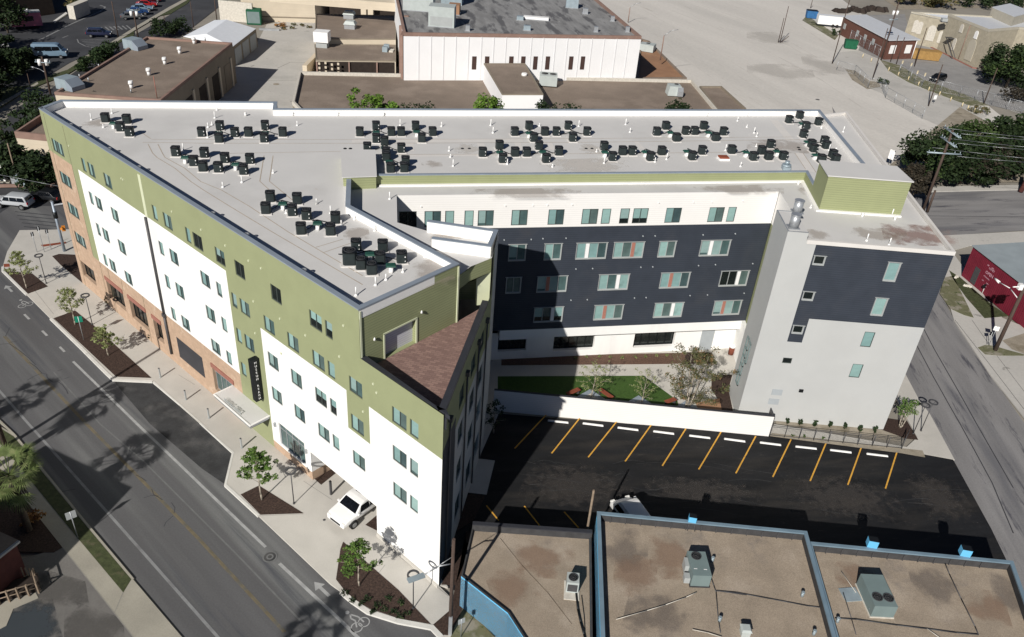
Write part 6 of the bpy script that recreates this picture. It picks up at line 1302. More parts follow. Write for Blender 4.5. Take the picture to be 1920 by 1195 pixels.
gcar('dark red car at the top edge behind the red car', (262, 3), (305, 3), 'car_red', 'sedan', 1.45, L=4.5)
gcar('pale blue car parked between the red and the blue car', (245, 20), (290, 20), 'car_bluegrey', 'sedan', 1.45, L=4.5)
gcar('bright blue car parked in the top row', (236, 28), (282, 27), 'car_blue', 'sedan', 1.5, L=4.5)
gcar('dark car nearest the transformer pole in the top row', (225, 37), (270, 35), 'car_grey', 'sedan', 1.5, L=4.5)
gcar('blue-grey camper van with black side windows', (66, 108), (128, 108), 'car_bluegrey', 'van', 2.5, name='camper_van', L=5.6, W=2.1)
gcar('white vehicle cut by the left picture edge', (-25, 92), (7, 90), 'car_white', 'van', 1.9, name='white_van', L=4.6)
a, b = P(1741, 158, -.1), P(1777, 150, -.1)
car('small black car alone in the right hand car park', (a + b) / 2 + Vector((0, .6, 0)), math.atan2((b - a).y, (b - a).x) + math.pi, 'car_black', L=4.4, W=1.8, H=1.6, name='black_car')
# pale covered car seen behind the blue building
q = [P(*p, 1.5) for p in T(1080, 920, 5.975, (455, 90), (650, 30), (845, 285), (620, 330))]; cc = sum(q, Vector()) / 4
car('pickup truck with a ribbed pale bed cover behind the blue building', Vector((cc.x + .2, cc.y - .6, -.03)), math.atan2((q[1] - q[2]).y, (q[1] - q[2]).x), 'car_white', L=4.6, W=1.75, H=1.75, kind='van', name='pickup_truck')
# food truck
c = P(52, 52, -.1); t = thing('food_truck', 'pink food truck in the dark corner of the left car park', 'van', c, R(35)); m = MB(); m.box((0, 0, .5), (5.4, 2.3, 2.5)); m.build('body', 'car_pink', t, local=True); m = MB(); m.box((0, 0, 3.0), (5.5, 2.4, .12)); m.build('roof', 'sign_back', t, local=True); m = MB(); m.box((.4, -1.18, 1.5), (1.8, .06, .9)); m.build('hatch', 'glass_black', t, local=True)
for x in (-1.6, 1.7):
    for y in (-1, 1): m = MB(); m.tube((x, y - .12, .42), (x, y + .12, .42), .42, None, 14); m.build('wheel', 'tyre', t, local=True)
m = MB(); m.tube((-1.2, 0, 3.1), (-1.2, 0, 3.6), .25, None, 10); m.tube((.6, .3, 3.1), (.6, .3, 3.5), .2, None, 10); m.build('roof_vent', 'white_plastic', t, local=True)
# ================================================================== FOREGROUND BLUE BUILDINGS
def parapet_poly(name, label, pts, h, zr, wallm, copm, roofm, backm, cw=.24, cat='building', wd=.18, ch=.1):
    c = sum((Vector((p[0], p[1], 0)) for p in pts), Vector()) / len(pts); t = thing(name, label, cat, c)
    m = MB(); m.prism(pts, -.1, zr, bottom=False); m.build('roof', roofm, t)
    P_ = [Vector((p[0], p[1], 0)) for p in pts]; ar = sum(P_[i].x * P_[(i + 1) % len(P_)].y - P_[(i + 1) % len(P_)].x * P_[i].y for i in range(len(P_)))
    if ar < 0: P_ = P_[::-1]
    m = MB(); m.strip(P_, wd, -.1, h - ch, closed=True, off=wd / 2); m.build('wall', wallm, t)
    m = MB(); m.strip(P_, .04, zr - .05, h - ch - .01, closed=True, off=wd + .025); m.build('parapet_lining', backm, t)
    m = MB(); m.strip(P_, cw, h - ch, h, closed=True, off=wd / 2); m.build('coping', copm, t); return t
hb = 4.35
tb1 = lambda *p: T(1080, 920, 5.975, *p); tb3 = lambda *p: T(1500, 980, 4.571, *p)
NW = P(*tb1((240, 235))[0], hb); NM = P(*tb3((58, 75))[0], hb); SM = P(*tb3((310, 983))[0], hb)
ev = (NM - NW).normalized(); sv = (SM - NM).normalized()
big1 = [NW, NM, NM + sv * 16, NW + (P(*tb1((270, 1150))[0], hb) - NW).normalized() * 16]
t1 = parapet_poly('blue_building', 'taller flat roofed blue building with a dark stained middle roof', big1, hb, hb - .62, 'blue_wall', 'coping_blue', 'roof_tan', 'felt_black')
h2 = 4.1; A2 = P(*tb3((85, 160))[0], h2); B2_ = P(*tb3((1825, 330))[0], h2); C2_ = P(*tb3((1920, 600))[0], h2)
w2 = (C2_ - B2_).normalized(); A2 = NM + sv * 1.0 + Vector((.05, 0, 0)); A2 = Vector((A2.x, P(*tb3((85, 165))[0], h2).y, 0))
t2_ = parapet_poly('blue_building', 'right hand blue building with a twin fan unit on its roof', [A2, B2_, B2_ + w2 * 16, NM + sv * 16 + Vector((.12, 0, 0))], h2, h2 - .62, 'blue_wall', 'coping_blue', 'roof_tan', 'felt_black')
h3 = 3.0
q3 = [P(886, 985, h3), P(1112, 1001, h3), NW + (big1[3] - NW) * .9 + Vector((-.35, 0, 0)), P(1010, 1240, 2.8), P(952, 1150, 2.8), P(864.5, 1081, 2.8)]
q3[1] = Vector((NW.x - .25, P(1112, 1001, h3).y, 0))
t3 = parapet_poly('blue_building', 'low blue building with a single fan unit and painted street wall', q3, h3 - .12, h3 - .3, 'blue_wall', 'felt_black', 'roof_tan', 'felt_black', cw=.1, wd=.1, ch=.06)
m = MB(); a_, b_ = Vector((q3[0].x, q3[0].y, 0)), Vector((q3[1].x, q3[1].y, 0)); m.strip([a_, b_], .25, 2.6, 3.25, off=-.1); m.build('rear_parapet', 'felt_black', t3); m = MB(); m.strip([a_, b_], .3, 3.25, 3.33, off=-.1); m.build('rear_coping', 'coping_dark', t3)
# felt battens on the linings
m = MB(); d_ = (NM - NW).normalized(); n_ = Vector((d_.y, -d_.x, 0))
for i in range(13): q = NW + d_ * (.9 + i * 1.0) + n_ * .29; m.box((q.x, q.y, hb - .62), (.06, .03, .5), math.atan2(d_.y, d_.x))
m.build('felt_batten', 'bronze', t1)
m = MB(); d_ = (Vector((B2_.x, B2_.y, 0)) - A2).normalized(); n_ = Vector((d_.y, -d_.x, 0))
for i in range(11): q = A2 + d_ * (1.2 + i * 1.0) + n_ * .29; m.box((q.x, q.y, h2 - .62), (.06, .03, .5), math.atan2(d_.y, d_.x))
m.build('felt_batten', 'bronze', t2_)
# window in the painted street wall
m = MB(); a_ = P(975, 1195, 1.6); m.box((a_.x + .3, a_.y - .1, .8), (1.6, .08, 1.1), math.atan2((q3[3] - q3[4]).y, (q3[3] - q3[4]).x)); m.build('window', 'glass_black', t3)
# scupper boxes over the parapets
for (x, y), z, lb in ((tb1((1300, 345))[0], hb, 'small blue scupper box on the middle roof parapet'), (tb3((612, 200))[0], h2, 'left blue scupper box on the right hand parapet'), (tb3((1408, 275))[0], h2, 'right blue scupper box on the right hand parapet')):
    c = P(x, y, z); t = thing('scupper_box', lb, 'roof box', (c.x, c.y, z - .5), R(0), 'blue boxes on the parapets'); m = MB(); s_ = .5 if z > 4.3 else .62
    m.box((0, .05, .5), (s_, s_ * .75, s_ * .9), R(-8)); m.build('box', 'blue_wall', t, local=True); m = MB(); m.box((0, .05, .5 + s_ * .9), (s_ * .98, s_ * .73, .03), R(-8)); m.build('lid', 'black_metal', t, local=True)
    m = MB(); m.tube((-.25, -.3, -.1), (-.15, 0, .5), .03); m.tube((.25, -.3, -.1), (.15, 0, .5), .03); m.build('strut', 'bronze', t, local=True)
# rooftop units
def fan(m_parent, c, r):
    m = MB(); m.ring((c[0], c[1], c[2] + .03), r, .02, 20, 0, .04); m.ring((c[0], c[1], c[2] + .03), r * .6, .01, 16, 0, .02)
    for i in range(5): a = i * .628; m.tube((c[0] - r * math.cos(a), c[1] - r * math.sin(a), c[2] + .03), (c[0] + r * math.cos(a), c[1] + r * math.sin(a), c[2] + .03), .008, None, 4)
    f = m.build('fan_guard', 'bronze', m_parent, local=True); m = MB(); m.tube((c[0], c[1], c[2] - .0), (c[0], c[1], c[2] + .012), r * .97, None, 20); m.build('fan_well', 'glass_black', m_parent, local=True)
zr1 = hb - .62
c = P(*tb1((1355, 1080))[0], zr1); c2v = P(*tb1((1335, 790))[0], zr1 + .9); d = Vector((c2v.x - c.x, c2v.y - c.y, 0))
t = thing('rooftop_unit', 'teal grey rooftop unit with one fan on the middle blue building', 'air conditioner', (c.x + .1, c.y + .95, zr1), 0); m = MB(); m.box((0, 0, .08), (1.15, 1.9, .95), R(3)); m.build('cabinet', 'hvac_teal', t, local=True); fan(t, (-.12, .55, 1.04), .3)
m = MB(); m.box((-.7, .25, .1), (.25, .7, .7)); m.box((-.75, -.6, .1), (.35, .45, .45)); m.build('duct_box', 'sign_back', t, local=True); m = MB(); m.box((0, 0, 0), (1.25, 2.0, .08), R(3)); m.build('curb', 'felt_black', t, local=True)
m = MB(); m.box((-.3, -.45, 1.035), (.2, .04, .01)); m.box((.3, -.45, 1.035), (.2, .04, .01)); m.build('lifting_lug', 'white_plastic', t, local=True)
zr2 = h2 - .62; c = P(*tb3((660, 640))[0], zr2 + .5)
t = thing('rooftop_unit', 'large teal grey rooftop unit with two fans on the right hand roof', 'air conditioner', (c.x, c.y + .1, zr2), 0); m = MB(); m.box((0, 0, .08), (1.4, 2.4, .95), R(2)); m.build('cabinet', 'hvac_teal', t, local=True); fan(t, (-.3, -.55, 1.04), .3); fan(t, (.36, -.55, 1.04), .3); m = MB(); m.box((0, 0, 0), (1.5, 2.5, .08), R(2)); m.build('curb', 'rock_pale', t, local=True)
m = MB(); m.box((-1.35, .35, .0), (1.1, 1.0, .05), R(10)); m.build('side_pad', 'galv', t, local=True)
c = P(*T(1045, 1060, 7.97, (220, 380))[0], h3 - .3) if False else P(1072, 1112, h3 - .3); t = thing('rooftop_unit', 'pale grey unit with a top fan on the low blue building', 'air conditioner', (c.x, c.y + .35, h3 - .3), R(-2)); m = MB(); m.box((0, 0, .08), (.75, .8, .9)); m.build('cabinet', 'hvac_gray', t, local=True); fan(t, (0, 0, .99), .28); m = MB(); m.box((0, -.41, .2), (.6, .02, .6)); m.build('louvre', 'bronze', t, local=True); m = MB(); m.box((0, -.2, 0), (.95, 1.4, .07)); m.build('pad', 'rock_pale', t, local=True)
# pipes and conduits on those roofs (parts of the building)
m = MB(); z = zr1 + .12; tz = lambda *p: T(1080, 1080, 6.0, *p); m.path([P(*q, z) for q in tz((450, 490), (800, 390), (1010, 325), (1240, 240), (1355, 185))], .022, 6); m.path([P(*q, z) for q in tz((1310, 605), (1480, 640), (1640, 690))], .022, 6); m.build('drain_pipe', 'rock_pale', t1)
m = MB(); z = zr1 + .06; m.path([P(*q, z) for q in tz((1520, 20), (1550, 110), (1575, 180), (1600, 480), (1625, 640))], .03, 5); m.path([P(*q, z) for q in tz((1575, 170), (1700, 180), (1920, 215))] + [P(*q, z) for q in c9((190, 935), (300, 945), (490, 980), (700, 1020), (820, 1035))], .03, 5); m.build('conduit', 'bronze', t1)
m = MB(); z = zr2 + .06; m.path([P(*q, z) for q in tb3((300, 820), (480, 830), (830, 880), (1080, 910), (1340, 945), (1530, 960), (1500, 890), (1380, 650), (1280, 440), (1240, 340))], .035, 5); m.path([P(*q, z) for q in tb3((370, 600), (440, 820), (480, 960))], .03, 5); m.build('conduit', 'bronze', t2_)
m = MB(); z = zr2 + .12; m.path([P(*q, z) for q in tb3((355, 420), (480, 600))], .022, 5); m.path([P(*q, z) for q in tb3((1090, 910), (1230, 1010))], .022, 5); m.build('drain_pipe', 'rock_pale', t2_)
m = MB(); z = h3 - .24; m.path([P(*q, z) for q in c8((1315, 940), (1325, 1040), (1340, 1110), (1360, 1180), (1370, 1230))], .07, 6); m.path([P(*q, z) for q in c8((1345, 960), (1360, 1080), (1365, 1180))], .02, 5); m.build('conduit', 'black_metal', t3)
m = MB(); m.path([P(*q, h3 - .29) for q in c8((890, 640), (1010, 790), (1160, 950), (1290, 1120))], .012, 4); m.build('roof_seam', 'bark', t3)
for (x, y), z, par in ((c9((668, 965))[0], zr1, t1), (c9((733, 1180))[0], zr1, t1), (c9((865, 1110))[0], zr2, t2_), (c9((165, 770))[0], zr1, t1), (tb3((595, 770))[0], zr2, t2_), (c9((800, 705))[0], zr2, t2_), (c9((205, 1105))[0], zr1, t1)):
    c = P(x, y, z); m = MB(); m.tube(c, c + Vector((0, 0, .3)), .1, .08, 10); m.tube(c + Vector((0, 0, .3)), c + Vector((0, 0, .38)), .12, .1, 10); m.build('vent_pipe', 'galv', par)
c = P(*c9((340, 1150))[0], zr1); m = MB(); m.box((c.x, c.y - .3, zr1), (.5, .5, .5), R(3)); t = thing('roof_ventilator', 'grey hooded roof vent at the lower edge of the middle roof', 'vent', (c.x, c.y, zr1)); m = MB(); m.box((0, -.3, 0), (.5, .5, .45)); m.build('base', 'hvac_gray', t, local=True); m = MB(); m.box((0, -.3, .45), (.62, .62, .12), 0, top=(.7, .7)); m.build('hood', 'hvac_gray', t, local=True)
# point partway down the west edge of the middle roof
q0 = NW + (big1[3] - NW) * .42
# wooden post at the blue corner
c = P(*tb1((165, 430))[0], 0); c = P(1108, 1010, 0.0); c = Vector((NW.x - .45, NW.y + .1, 0)); pole('pale wooden post at the corner between the blue buildings', c, PV(c, *tb1((210, 0))[0]), .1, mat='wood_gray', name='wooden_post')
# ================================================================== NEAR LEFT HOUSE
hs = MB(); hq = [(-31.8, 29.4), (-39.7, 32.9), (-43.5, 25.0), (-33.4, 22.5)]
t = thing('red_house', 'dark red house with a white gutter at the lower left edge', 'house', (-36, 29, 0)); hs.prism(hq, -.1, 7.9, bottom=False); hs.build('wall', 'brown_red', t); hs = MB(); hs.prism([(-31.6, 29.6), (-39.8, 33.2), (-43.8, 24.8), (-33.2, 22.2)], 7.9, 8.05); hs.build('roof', 'roof_brown', t)
pc_ = P(33, 1012, 3.0); m = MB(); qq = [(pc_.x - .1, pc_.y - .1), (pc_.x - 5.5, pc_.y + 1.9), (pc_.x - 6.8, pc_.y - 1.5), (pc_.x - 1.4, pc_.y - 3.5)]; m.prism(qq, -.1, 2.85, bottom=False); m.build('porch_wall', 'brown_red', t); m = MB(); m.prism([(qq[0][0] + .15, qq[0][1] + .1), (qq[1][0], qq[1][1] + .15), (qq[2][0], qq[2][1]), (qq[3][0] + .15, qq[3][1])], 2.85, 2.95); m.build('porch_roof', 'roof_brown', t)
m = MB(); m.strip([Vector((qq[0][0] + .2, qq[0][1] + .05, 0)), Vector((qq[3][0] + .2, qq[3][1], 0))], .16, 2.83, 2.98); m.build('gutter', 'steel', t)
# wooden porch railing
tr0 = lambda *p: T(0, 995, 5.975, *p); g0, g1, g2 = P(*tr0((0, 830))[0], 0), P(*tr0((440, 700))[0], 0), P(*tr0((400, 560))[0], 0)
t = thing('wooden_railing', 'weathered wooden ramp railing at the lower left corner', 'railing', g1)
m = MB(); m.path([g0 + Vector((0, 0, .95)), g1 + Vector((0, 0, .95)), g2 + Vector((0, 0, .95))], .05, 5); m.path([g0 + Vector((0, 0, .5)), g1 + Vector((0, 0, .5)), g2 + Vector((0, 0, .5))], .035, 5); m.build('handrail', 'wood_gray', t)
for i in range(5): q = g0.lerp(g1, i / 4); m = MB(); m.box((q.x, q.y, 0), (.1, .1, 1.0)); m.build('post', 'wood_gray', t)
m = MB()
for i in range(7): q = g2 + Vector((-.25 * i, .1, 0)); m.box((q.x, q.y, 0), (.06, .06, 1.0))
m.build('baluster', 'wood_gray', t)
m = MB(); m.prism([g0 + Vector((0, .2, 0)), g1 + Vector((0, .2, 0)), g2 + Vector((0, .3, 0)), g0 + Vector((0, 1.5, 0))], 0, .35); m.build('deck', 'umber_dark', t)

for px_, z_, mt_, pr in (([(1130, 990), (1215, 990), (1215, 1075), (1135, 1075)], zr1 + .004, 'stain_dark', t1), ([(1150, 1040), (1230, 1040), (1235, 1120), (1150, 1120)], zr1 + .006, 'stain_warm', t1), ([(1215, 1000), (1300, 1005), (1310, 1090), (1220, 1085)], zr1 + .008, 'stain_warm', t1), ([(1180, 1110), (1300, 1120), (1320, 1200), (1160, 1190)], zr1 + .01, 'stain_dark', t1),
                        ([(1700, 1060), (1790, 1070), (1820, 1150), (1720, 1140)], zr2 + .004, 'stain_dark', t2_), ([(1850, 1070), (1925, 1090), (1960, 1170), (1870, 1150)], zr2 + .006, 'stain_dark', t2_), ([(1560, 1050), (1640, 1060), (1660, 1120), (1570, 1110)], zr2 + .008, 'stain_warm', t2_), ([(1800, 1100), (1880, 1110), (1900, 1180), (1820, 1170)], zr2 + .01, 'stain_warm', t2_),
                        ([(900, 1060), (1010, 1070), (1020, 1150), (930, 1140)], h3 - .296, 'stain_warm', t3), ([(960, 1010), (1080, 1020), (1080, 1090), (970, 1080)], h3 - .292, 'stain_warm', t3)):
    stain_sheet(px_, z_, mt_, pr)
for px_, z_ in (([(1000, 860), (1180, 880), (1200, 960), (960, 950)], -.0265), ([(1450, 880), (1680, 900), (1720, 990), (1480, 960)], -.0262), ([(1690, 880), (1790, 900), (1850, 990), (1730, 980)], -.0258), ([(1200, 890), (1420, 900), (1440, 950), (1200, 940)], -.0255)):
    stain_sheet(px_, z_, 'stain_scuff', None, 'tyre_scuff', 'structure')
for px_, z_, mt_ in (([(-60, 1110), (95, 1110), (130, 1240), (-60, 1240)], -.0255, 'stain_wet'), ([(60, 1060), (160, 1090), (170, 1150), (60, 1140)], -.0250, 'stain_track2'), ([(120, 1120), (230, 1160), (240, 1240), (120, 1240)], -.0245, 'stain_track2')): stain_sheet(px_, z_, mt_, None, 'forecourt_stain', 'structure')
mk = MB(); mats_ = 0
rq = random.Random(4)
for i in range(26):
    x, y = rq.uniform(960, 1760), rq.uniform(860, 960); L_ = rq.uniform(20, 120); k_ = rq.uniform(-.12, .22); cv = rq.uniform(-8, 8)
    lpx([(x, y), (x + L_ * .33, y + L_ * .33 * k_ + cv * .7), (x + L_ * .66, y + L_ * .66 * k_ + cv * .7), (x + L_, y + L_ * k_)], .035, mk, -.0245 + i * .00005)
setp(mk.build('tyre_mark', 'asphalt_dark'), kind='structure')
mk = MB()
for i, pp in enumerate(([(1180, 20), (1300, 90), (1420, 165), (1560, 270)], [(1205, 18), (1330, 90), (1450, 165), (1590, 265)], [(1260, 20), (1400, 75), (1540, 150), (1650, 225)], [(1240, 60), (1330, 130), (1430, 200)], [(1225, 62), (1315, 132), (1415, 202)], [(1300, 10), (1420, 50), (1520, 110)], [(1315, 10), (1432, 50), (1532, 108)], [(1460, 20), (1560, 90), (1640, 160)])):
    lpx(pp, .35, mk, -.166 + i * .0004)
setp(mk.build('tyre_track', 'gravel_track'), kind='structure')
for px_, z_ in (([(1400, 60), (1480, 60), (1480, 84), (1400, 84)], -.160), ([(1400, 120), (1520, 120), (1530, 150), (1400, 150)], -.159), ([(1500, 100), (1600, 110), (1620, 150), (1510, 140)], -.158)): stain_sheet(px_, z_, 'stain_track', None, 'damp_patch', 'structure')
# ================================================================== BACKGROUND BUILDINGS
def flat_building(name, label, pts, h, wallm, roofm, copm, lip=.25, cw=.3, cat='building'):
    c = sum((Vector((p[0], p[1], 0)) for p in pts), Vector()) / len(pts); t = thing(name, label, cat, c)
    m = MB(); m.prism(pts, -.2, h - lip, bottom=False); m.build('wall', wallm, t)
    m = MB(); m.prism(pts, h - lip, h - lip + .02, bottom=False); m.build('roof', roofm, t)
    P_ = [Vector((p[0], p[1], 0)) for p in pts]
    if sum(P_[i].x * P_[(i + 1) % len(P_)].y - P_[(i + 1) % len(P_)].x * P_[i].y for i in range(len(P_))) < 0: P_ = P_[::-1]
    m = MB(); m.strip(P_, cw, h - lip - .05, h, closed=True, off=cw / 2 - .03); m.build('coping', copm, t); return t
# brown roofed garage building, left background
hz_ = 6.7; bq = [P(102, 173, hz_), P(301, 187, hz_), P(435, 80, hz_), P(274.5, 68.6, hz_)]
gb = flat_building('garage_building', 'cream building with a brown roof, clay edging and garage bays', bq, hz_, 'cream_wall', 'roof_brown', 'clay_coping', .35, .35)
e = (bq[2] - bq[1]); e.z = 0; Lb = e.length; e.normalize(); ne = Vector((e.y, -e.x, 0)); re_ = math.atan2(e.y, e.x)
m = MB(); c = bq[1] + e * Lb / 2 + ne * .03; m.box((c.x, c.y, -.1), (Lb, .06, 6.4), re_); m.build('side_wall', 'tan_wall', gb)
for k in (.06, .25, .44, .63, .82):
    c = bq[1] + e * (Lb * k + 1.6) + ne * .08; m = MB(); m.box((c.x, c.y, -.1), (3.0, .06, 4.2), re_); m.build('garage_door', 'tan_wall' if k > .7 else 'umber_dark', gb)
    m = MB(); c2 = c + e * 1.95 + ne * .05; m.box((c2.x, c2.y, -.1), (.7, .25, 4.8), re_); m.build('pilaster', 'cream_wall', gb)
for i, (x, y, lb) in enumerate(((255, 86, 'grey ducted cooler at the back edge of the brown roof'), (133, 161, 'grey ducted cooler at the front left corner of the brown roof'))):
    c = P(x, y + 5, hz_ - .3); t = thing('roof_cooler', lb, 'air conditioner', c, R(-20), 'coolers on the brown roof'); m = MB(); m.box((-.5, 0, 0), (2.0, 2.2, 1.5)); m.build('cabinet', 'galv', t, local=True); m = MB(); m.prism([(.5, -1.1), (1.5, -1.1), (1.5, 1.1), (.5, 1.1)], 0, [1.5, .6, .6, 1.5]); m.build('duct', 'coping_metal', t, local=True)
vv = None
for i, (x, y) in enumerate(c1((1088, 245), (1007, 300), (924, 360), (835, 422), (737, 495))):
    c = P(x, y, hz_ - .3); 
    m = MB(); m.tube((0, 0, 0), (0, 0, .6), .25, None, 10); m.tube((0, 0, .6), (0, 0, 1.05), .38, .3, 10)
    if vv is None: vv = m.build('roof_turbine', 'white_plastic', gb, local=True); o = vv
    else: o = vv.copy(); col.objects.link(o); o.parent = gb
    o.location = c - gb.location
for (x, y) in c1((555, 378), (447, 435), (497, 455), (455, 500), (735, 520), (1150, 228)):
    c = P(x, y, hz_ - .3); m = MB(); m.tube(c, c + Vector((0, 0, .5)), .12, .08, 8); m.build('vent_pipe', 'steel', gb)
c = P(*c1((880, 550))[0], hz_ - .3); m = MB(); m.tube(c, c + Vector((0, 0, 3)), .06); m.build('antenna', 'lintel_red', gb)
m = MB(); c = P(160, 180, hz_ - 1); m.path([c, c + Vector((1.2, .2, .7)), c + Vector((2.5, .1, .4))], .08, 5); m.build('wall_bracket', 'black_metal', gb)
# small tan roofed building by the corner
sq = [P(27, 247, 4.0), P(95, 254, 4.0), P(120, 225, 4.0), P(77, 214, 4.0)]; sb = flat_building('small_building', 'small cream building with a sunken tan roof beside the apartment corner', sq, 4.0, 'cream_wall', 'roof_brown', 'clay_coping', .8, .3)
# white gabled shed
e0 = [P(343, 69, 3.4), P(436, 88, 3.4), P(480, 54, 3.4), P(402, 38, 3.4)]; c = sum(e0, Vector()) / 4; t = thing('metal_shed', 'white metal roofed shed behind the brown roof', 'shed', (c.x, c.y, 0))
m = MB(); m.prism(e0, -.1, 3.3, bottom=False); m.build('wall', 'tan_wall', t); r1 = (e0[0] + e0[1]) / 2 + Vector((0, 1, 1.5)); r2 = (e0[2] + e0[3]) / 2 + Vector((0, -1, 1.5)); r1 = (e0[0] * .5 + e0[1] * .5) + Vector((0, 0, 1.4)); r2 = P(425, 37, 4.8)
m = MB(); m.poly([tuple(e0[0]), tuple(r1), tuple(r2), tuple(e0[3])]); m.poly([tuple(e0[1]), tuple(e0[2]), tuple(r2), tuple(r1)]); m.poly([tuple(e0[0]), tuple(e0[1]), tuple(r1)]); m.poly([tuple(e0[2]), tuple(e0[3]), tuple(r2)]); m.build('roof', 'metal_roof_white', t)
ee = (e0[2] - e0[1]); ee.z = 0; Ls = ee.length; ee.normalize(); nn = Vector((ee.y, -ee.x, 0)); rs_ = math.atan2(ee.y, ee.x)
for k in (.03, .35, .67): c = e0[1] + ee * (Ls * (k + .15)) + nn * .03; m = MB(); m.box((c.x, c.y, -.1), (Ls * .26, .06, 2.9), rs_); m.build('shed_door', 'door_gray', t)
# cream building at the top with yard equipment
w0, w1, w2_ = P(*T(420, 0, 5.975, (240, 60))[0], 4.0), P(*T(420, 0, 5.975, (560, 190))[0], 0), P(*T(420, 0, 5.975, (1030, 245))[0], 0)
cb0 = P(455, 38, 0); cb1 = P(592, 42, 0); t = thing('cream_building', 'long cream building cut by the top edge', 'building', ((cb0 + cb1) / 2)); dz = (cb1 - cb0); m = MB(); m.prism([cb0, cb1, cb1 + Vector((4, 60, 0)), cb0 + Vector((0, 60, 0))], -.2, 8.6); m.build('wall', 'cream_wall', t)
m = MB(); m.strip([cb0, cb1], .12, .8, 1.0, off=-.06); m.build('wall_band', 'tan_wall', t)
q = [P(592, 26, 5.5), P(742, 29, 5.5), P(742, 73, 5.5), P(590, 72, 5.5)]
us = flat_building('brown_roof_building', 'upper brown flat roof beside the white building', q, 5.5, 'cream_wall', 'roof_brown', 'tan_wall', .15, .2)
q = [P(590, 83, 4.6), P(742, 84, 4.6), P(742, 114, 4.6), P(592, 112, 4.6)]; q[0].y = q[0].y; lowb = flat_building('brown_roof_building', 'lower brown flat roof over a dark arcade', [q[0], q[1], q[2], q[3]], 4.6, 'cream_wall', 'roof_brown', 'tan_wall', .12, .2)
m = MB(); a, b = q[3], q[2]; m.prism([a + Vector((.2, -.12, 0)), b + Vector((-.2, -.12, 0)), b + Vector((-.2, -.03, 0)), a + Vector((.2, -.03, 0))], -.1, 4.3); m.build('arcade_wall', 'umber_dark', lowb)
for k in (0, .4, .75): c = a.lerp(b, k); m = MB(); m.box((c.x + .2, c.y - .25, -.1), (.25, .2, 4.4)); m.build('arcade_post', 'clay_coping', lowb)
m = MB(); 
for i in range(4):
    for j in range(5): m.box((a.x + .6 + i * 1.1, a.y - .16, .8 + j * .75 + (i % 2) * .2), (.35, .06, .4))
m.build('screen_block', 'cream_wall', lowb)
m = MB(); c = P(583, 112, 2.2); m.box((c.x, c.y, -.1), (.8, 9, 2.4), R(0)); setp(m.build('boundary_wall', 'cream_wall'), 'pale low wall along the alley left of the brown roofs', 'wall')
# dark openings behind
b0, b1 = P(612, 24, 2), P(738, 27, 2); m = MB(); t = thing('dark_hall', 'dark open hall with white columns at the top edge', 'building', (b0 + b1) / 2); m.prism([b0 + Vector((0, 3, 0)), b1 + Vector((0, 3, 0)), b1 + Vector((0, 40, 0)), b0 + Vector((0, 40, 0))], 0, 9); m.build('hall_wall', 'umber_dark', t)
for x in (680, 693): c = P(x, 26, 2); m = MB(); m.box((c.x, c.y + 1.5, 0), (1.2, 1.2, 9)); m.build('column', 'cream_wall', t)
m = MB(); c = P(650, 2, 9); m.box((c.x, c.y, 8), (30, 3, 1.6)); m.build('lintel_beam', 'cream_wall', t)
# white windowless building
FL, FR = P(757, 61.5, 11.5), P(1203, 68, 11.5); BL, BR = P(741, -12, 11.5), P(1110, -10, 11.5)
FLb, FRb = P(755, 134, 4.0), P(1190.6, 149, 4.0)
wq = [FL, FR, FR + (BR - FR) * 1.15, FL + (BL - FL) * 1.15]
wb = flat_building('white_building', 'tall white panelled building with narrow slot windows and a patchy grey roof', wq, 11.5, 'white_panel', 'roof_patchy', 'clay_coping', .5, .4)
ew = (FR - FL); ew.z = 0; Lw = ew.length; ew.normalize(); nw_ = Vector((ew.y, -ew.x, 0)); rw = math.atan2(ew.y, ew.x)
def on_w(px, py):
    r = c2w(Vector(((px - 960) / FPX, (py - 597.5) / FPX, 1.0))); n = nw_; t_ = (Vector((FL.x, FL.y, 0)) - Vector((0, 0, CAM_H))).dot(n) / r.dot(n); p = Vector((0, 0, CAM_H)) + r * t_; return (p - Vector((FL.x, FL.y, 0))).dot(ew), p.z
m = MB()
for px in (785, 808.5, 832, 855, 879, 903, 926, 949, 973, 996.6, 1019, 1041.5, 1064, 1087, 1110, 1133, 1156, 1178):
    s_, z_ = on_w(px, 80); c = Vector((FL.x, FL.y, 0)) + ew * s_ + nw_ * .06; m.box((c.x, c.y, 3.9), (.12, .03, 7.1), rw)
m.build('panel_rib', 'white_rib', wb)
for px in (889.5, 913.5, 959, 981.5, 1004.5, 1027.5, 1071.5, 1093.5):
    s_, z0 = on_w(px, 130.5 if px not in (913.5, 959, 981.5) else 130); s_, z1 = on_w(px, 106); c = Vector((FL.x, FL.y, 0)) + ew * s_ + nw_ * .02; m = MB(); m.box((c.x, c.y, z0), (.75, .08, z1 - z0), rw); m.build('slot_window', 'slot_dark', wb)
m = MB(); 
for k in (.0,): m.strip([FL + Vector((-.5, .8, 0)), FL + Vector((-2.2, 34, 0))], .4, 0, 10.9)
for y in (6, 14, 22): c = FL + Vector((-1.0 - y * .05, y, 0)); m.box((c.x, c.y, 0), (.8, .7, 11.2))
m.build('side_pier', 'clay_coping', wb)
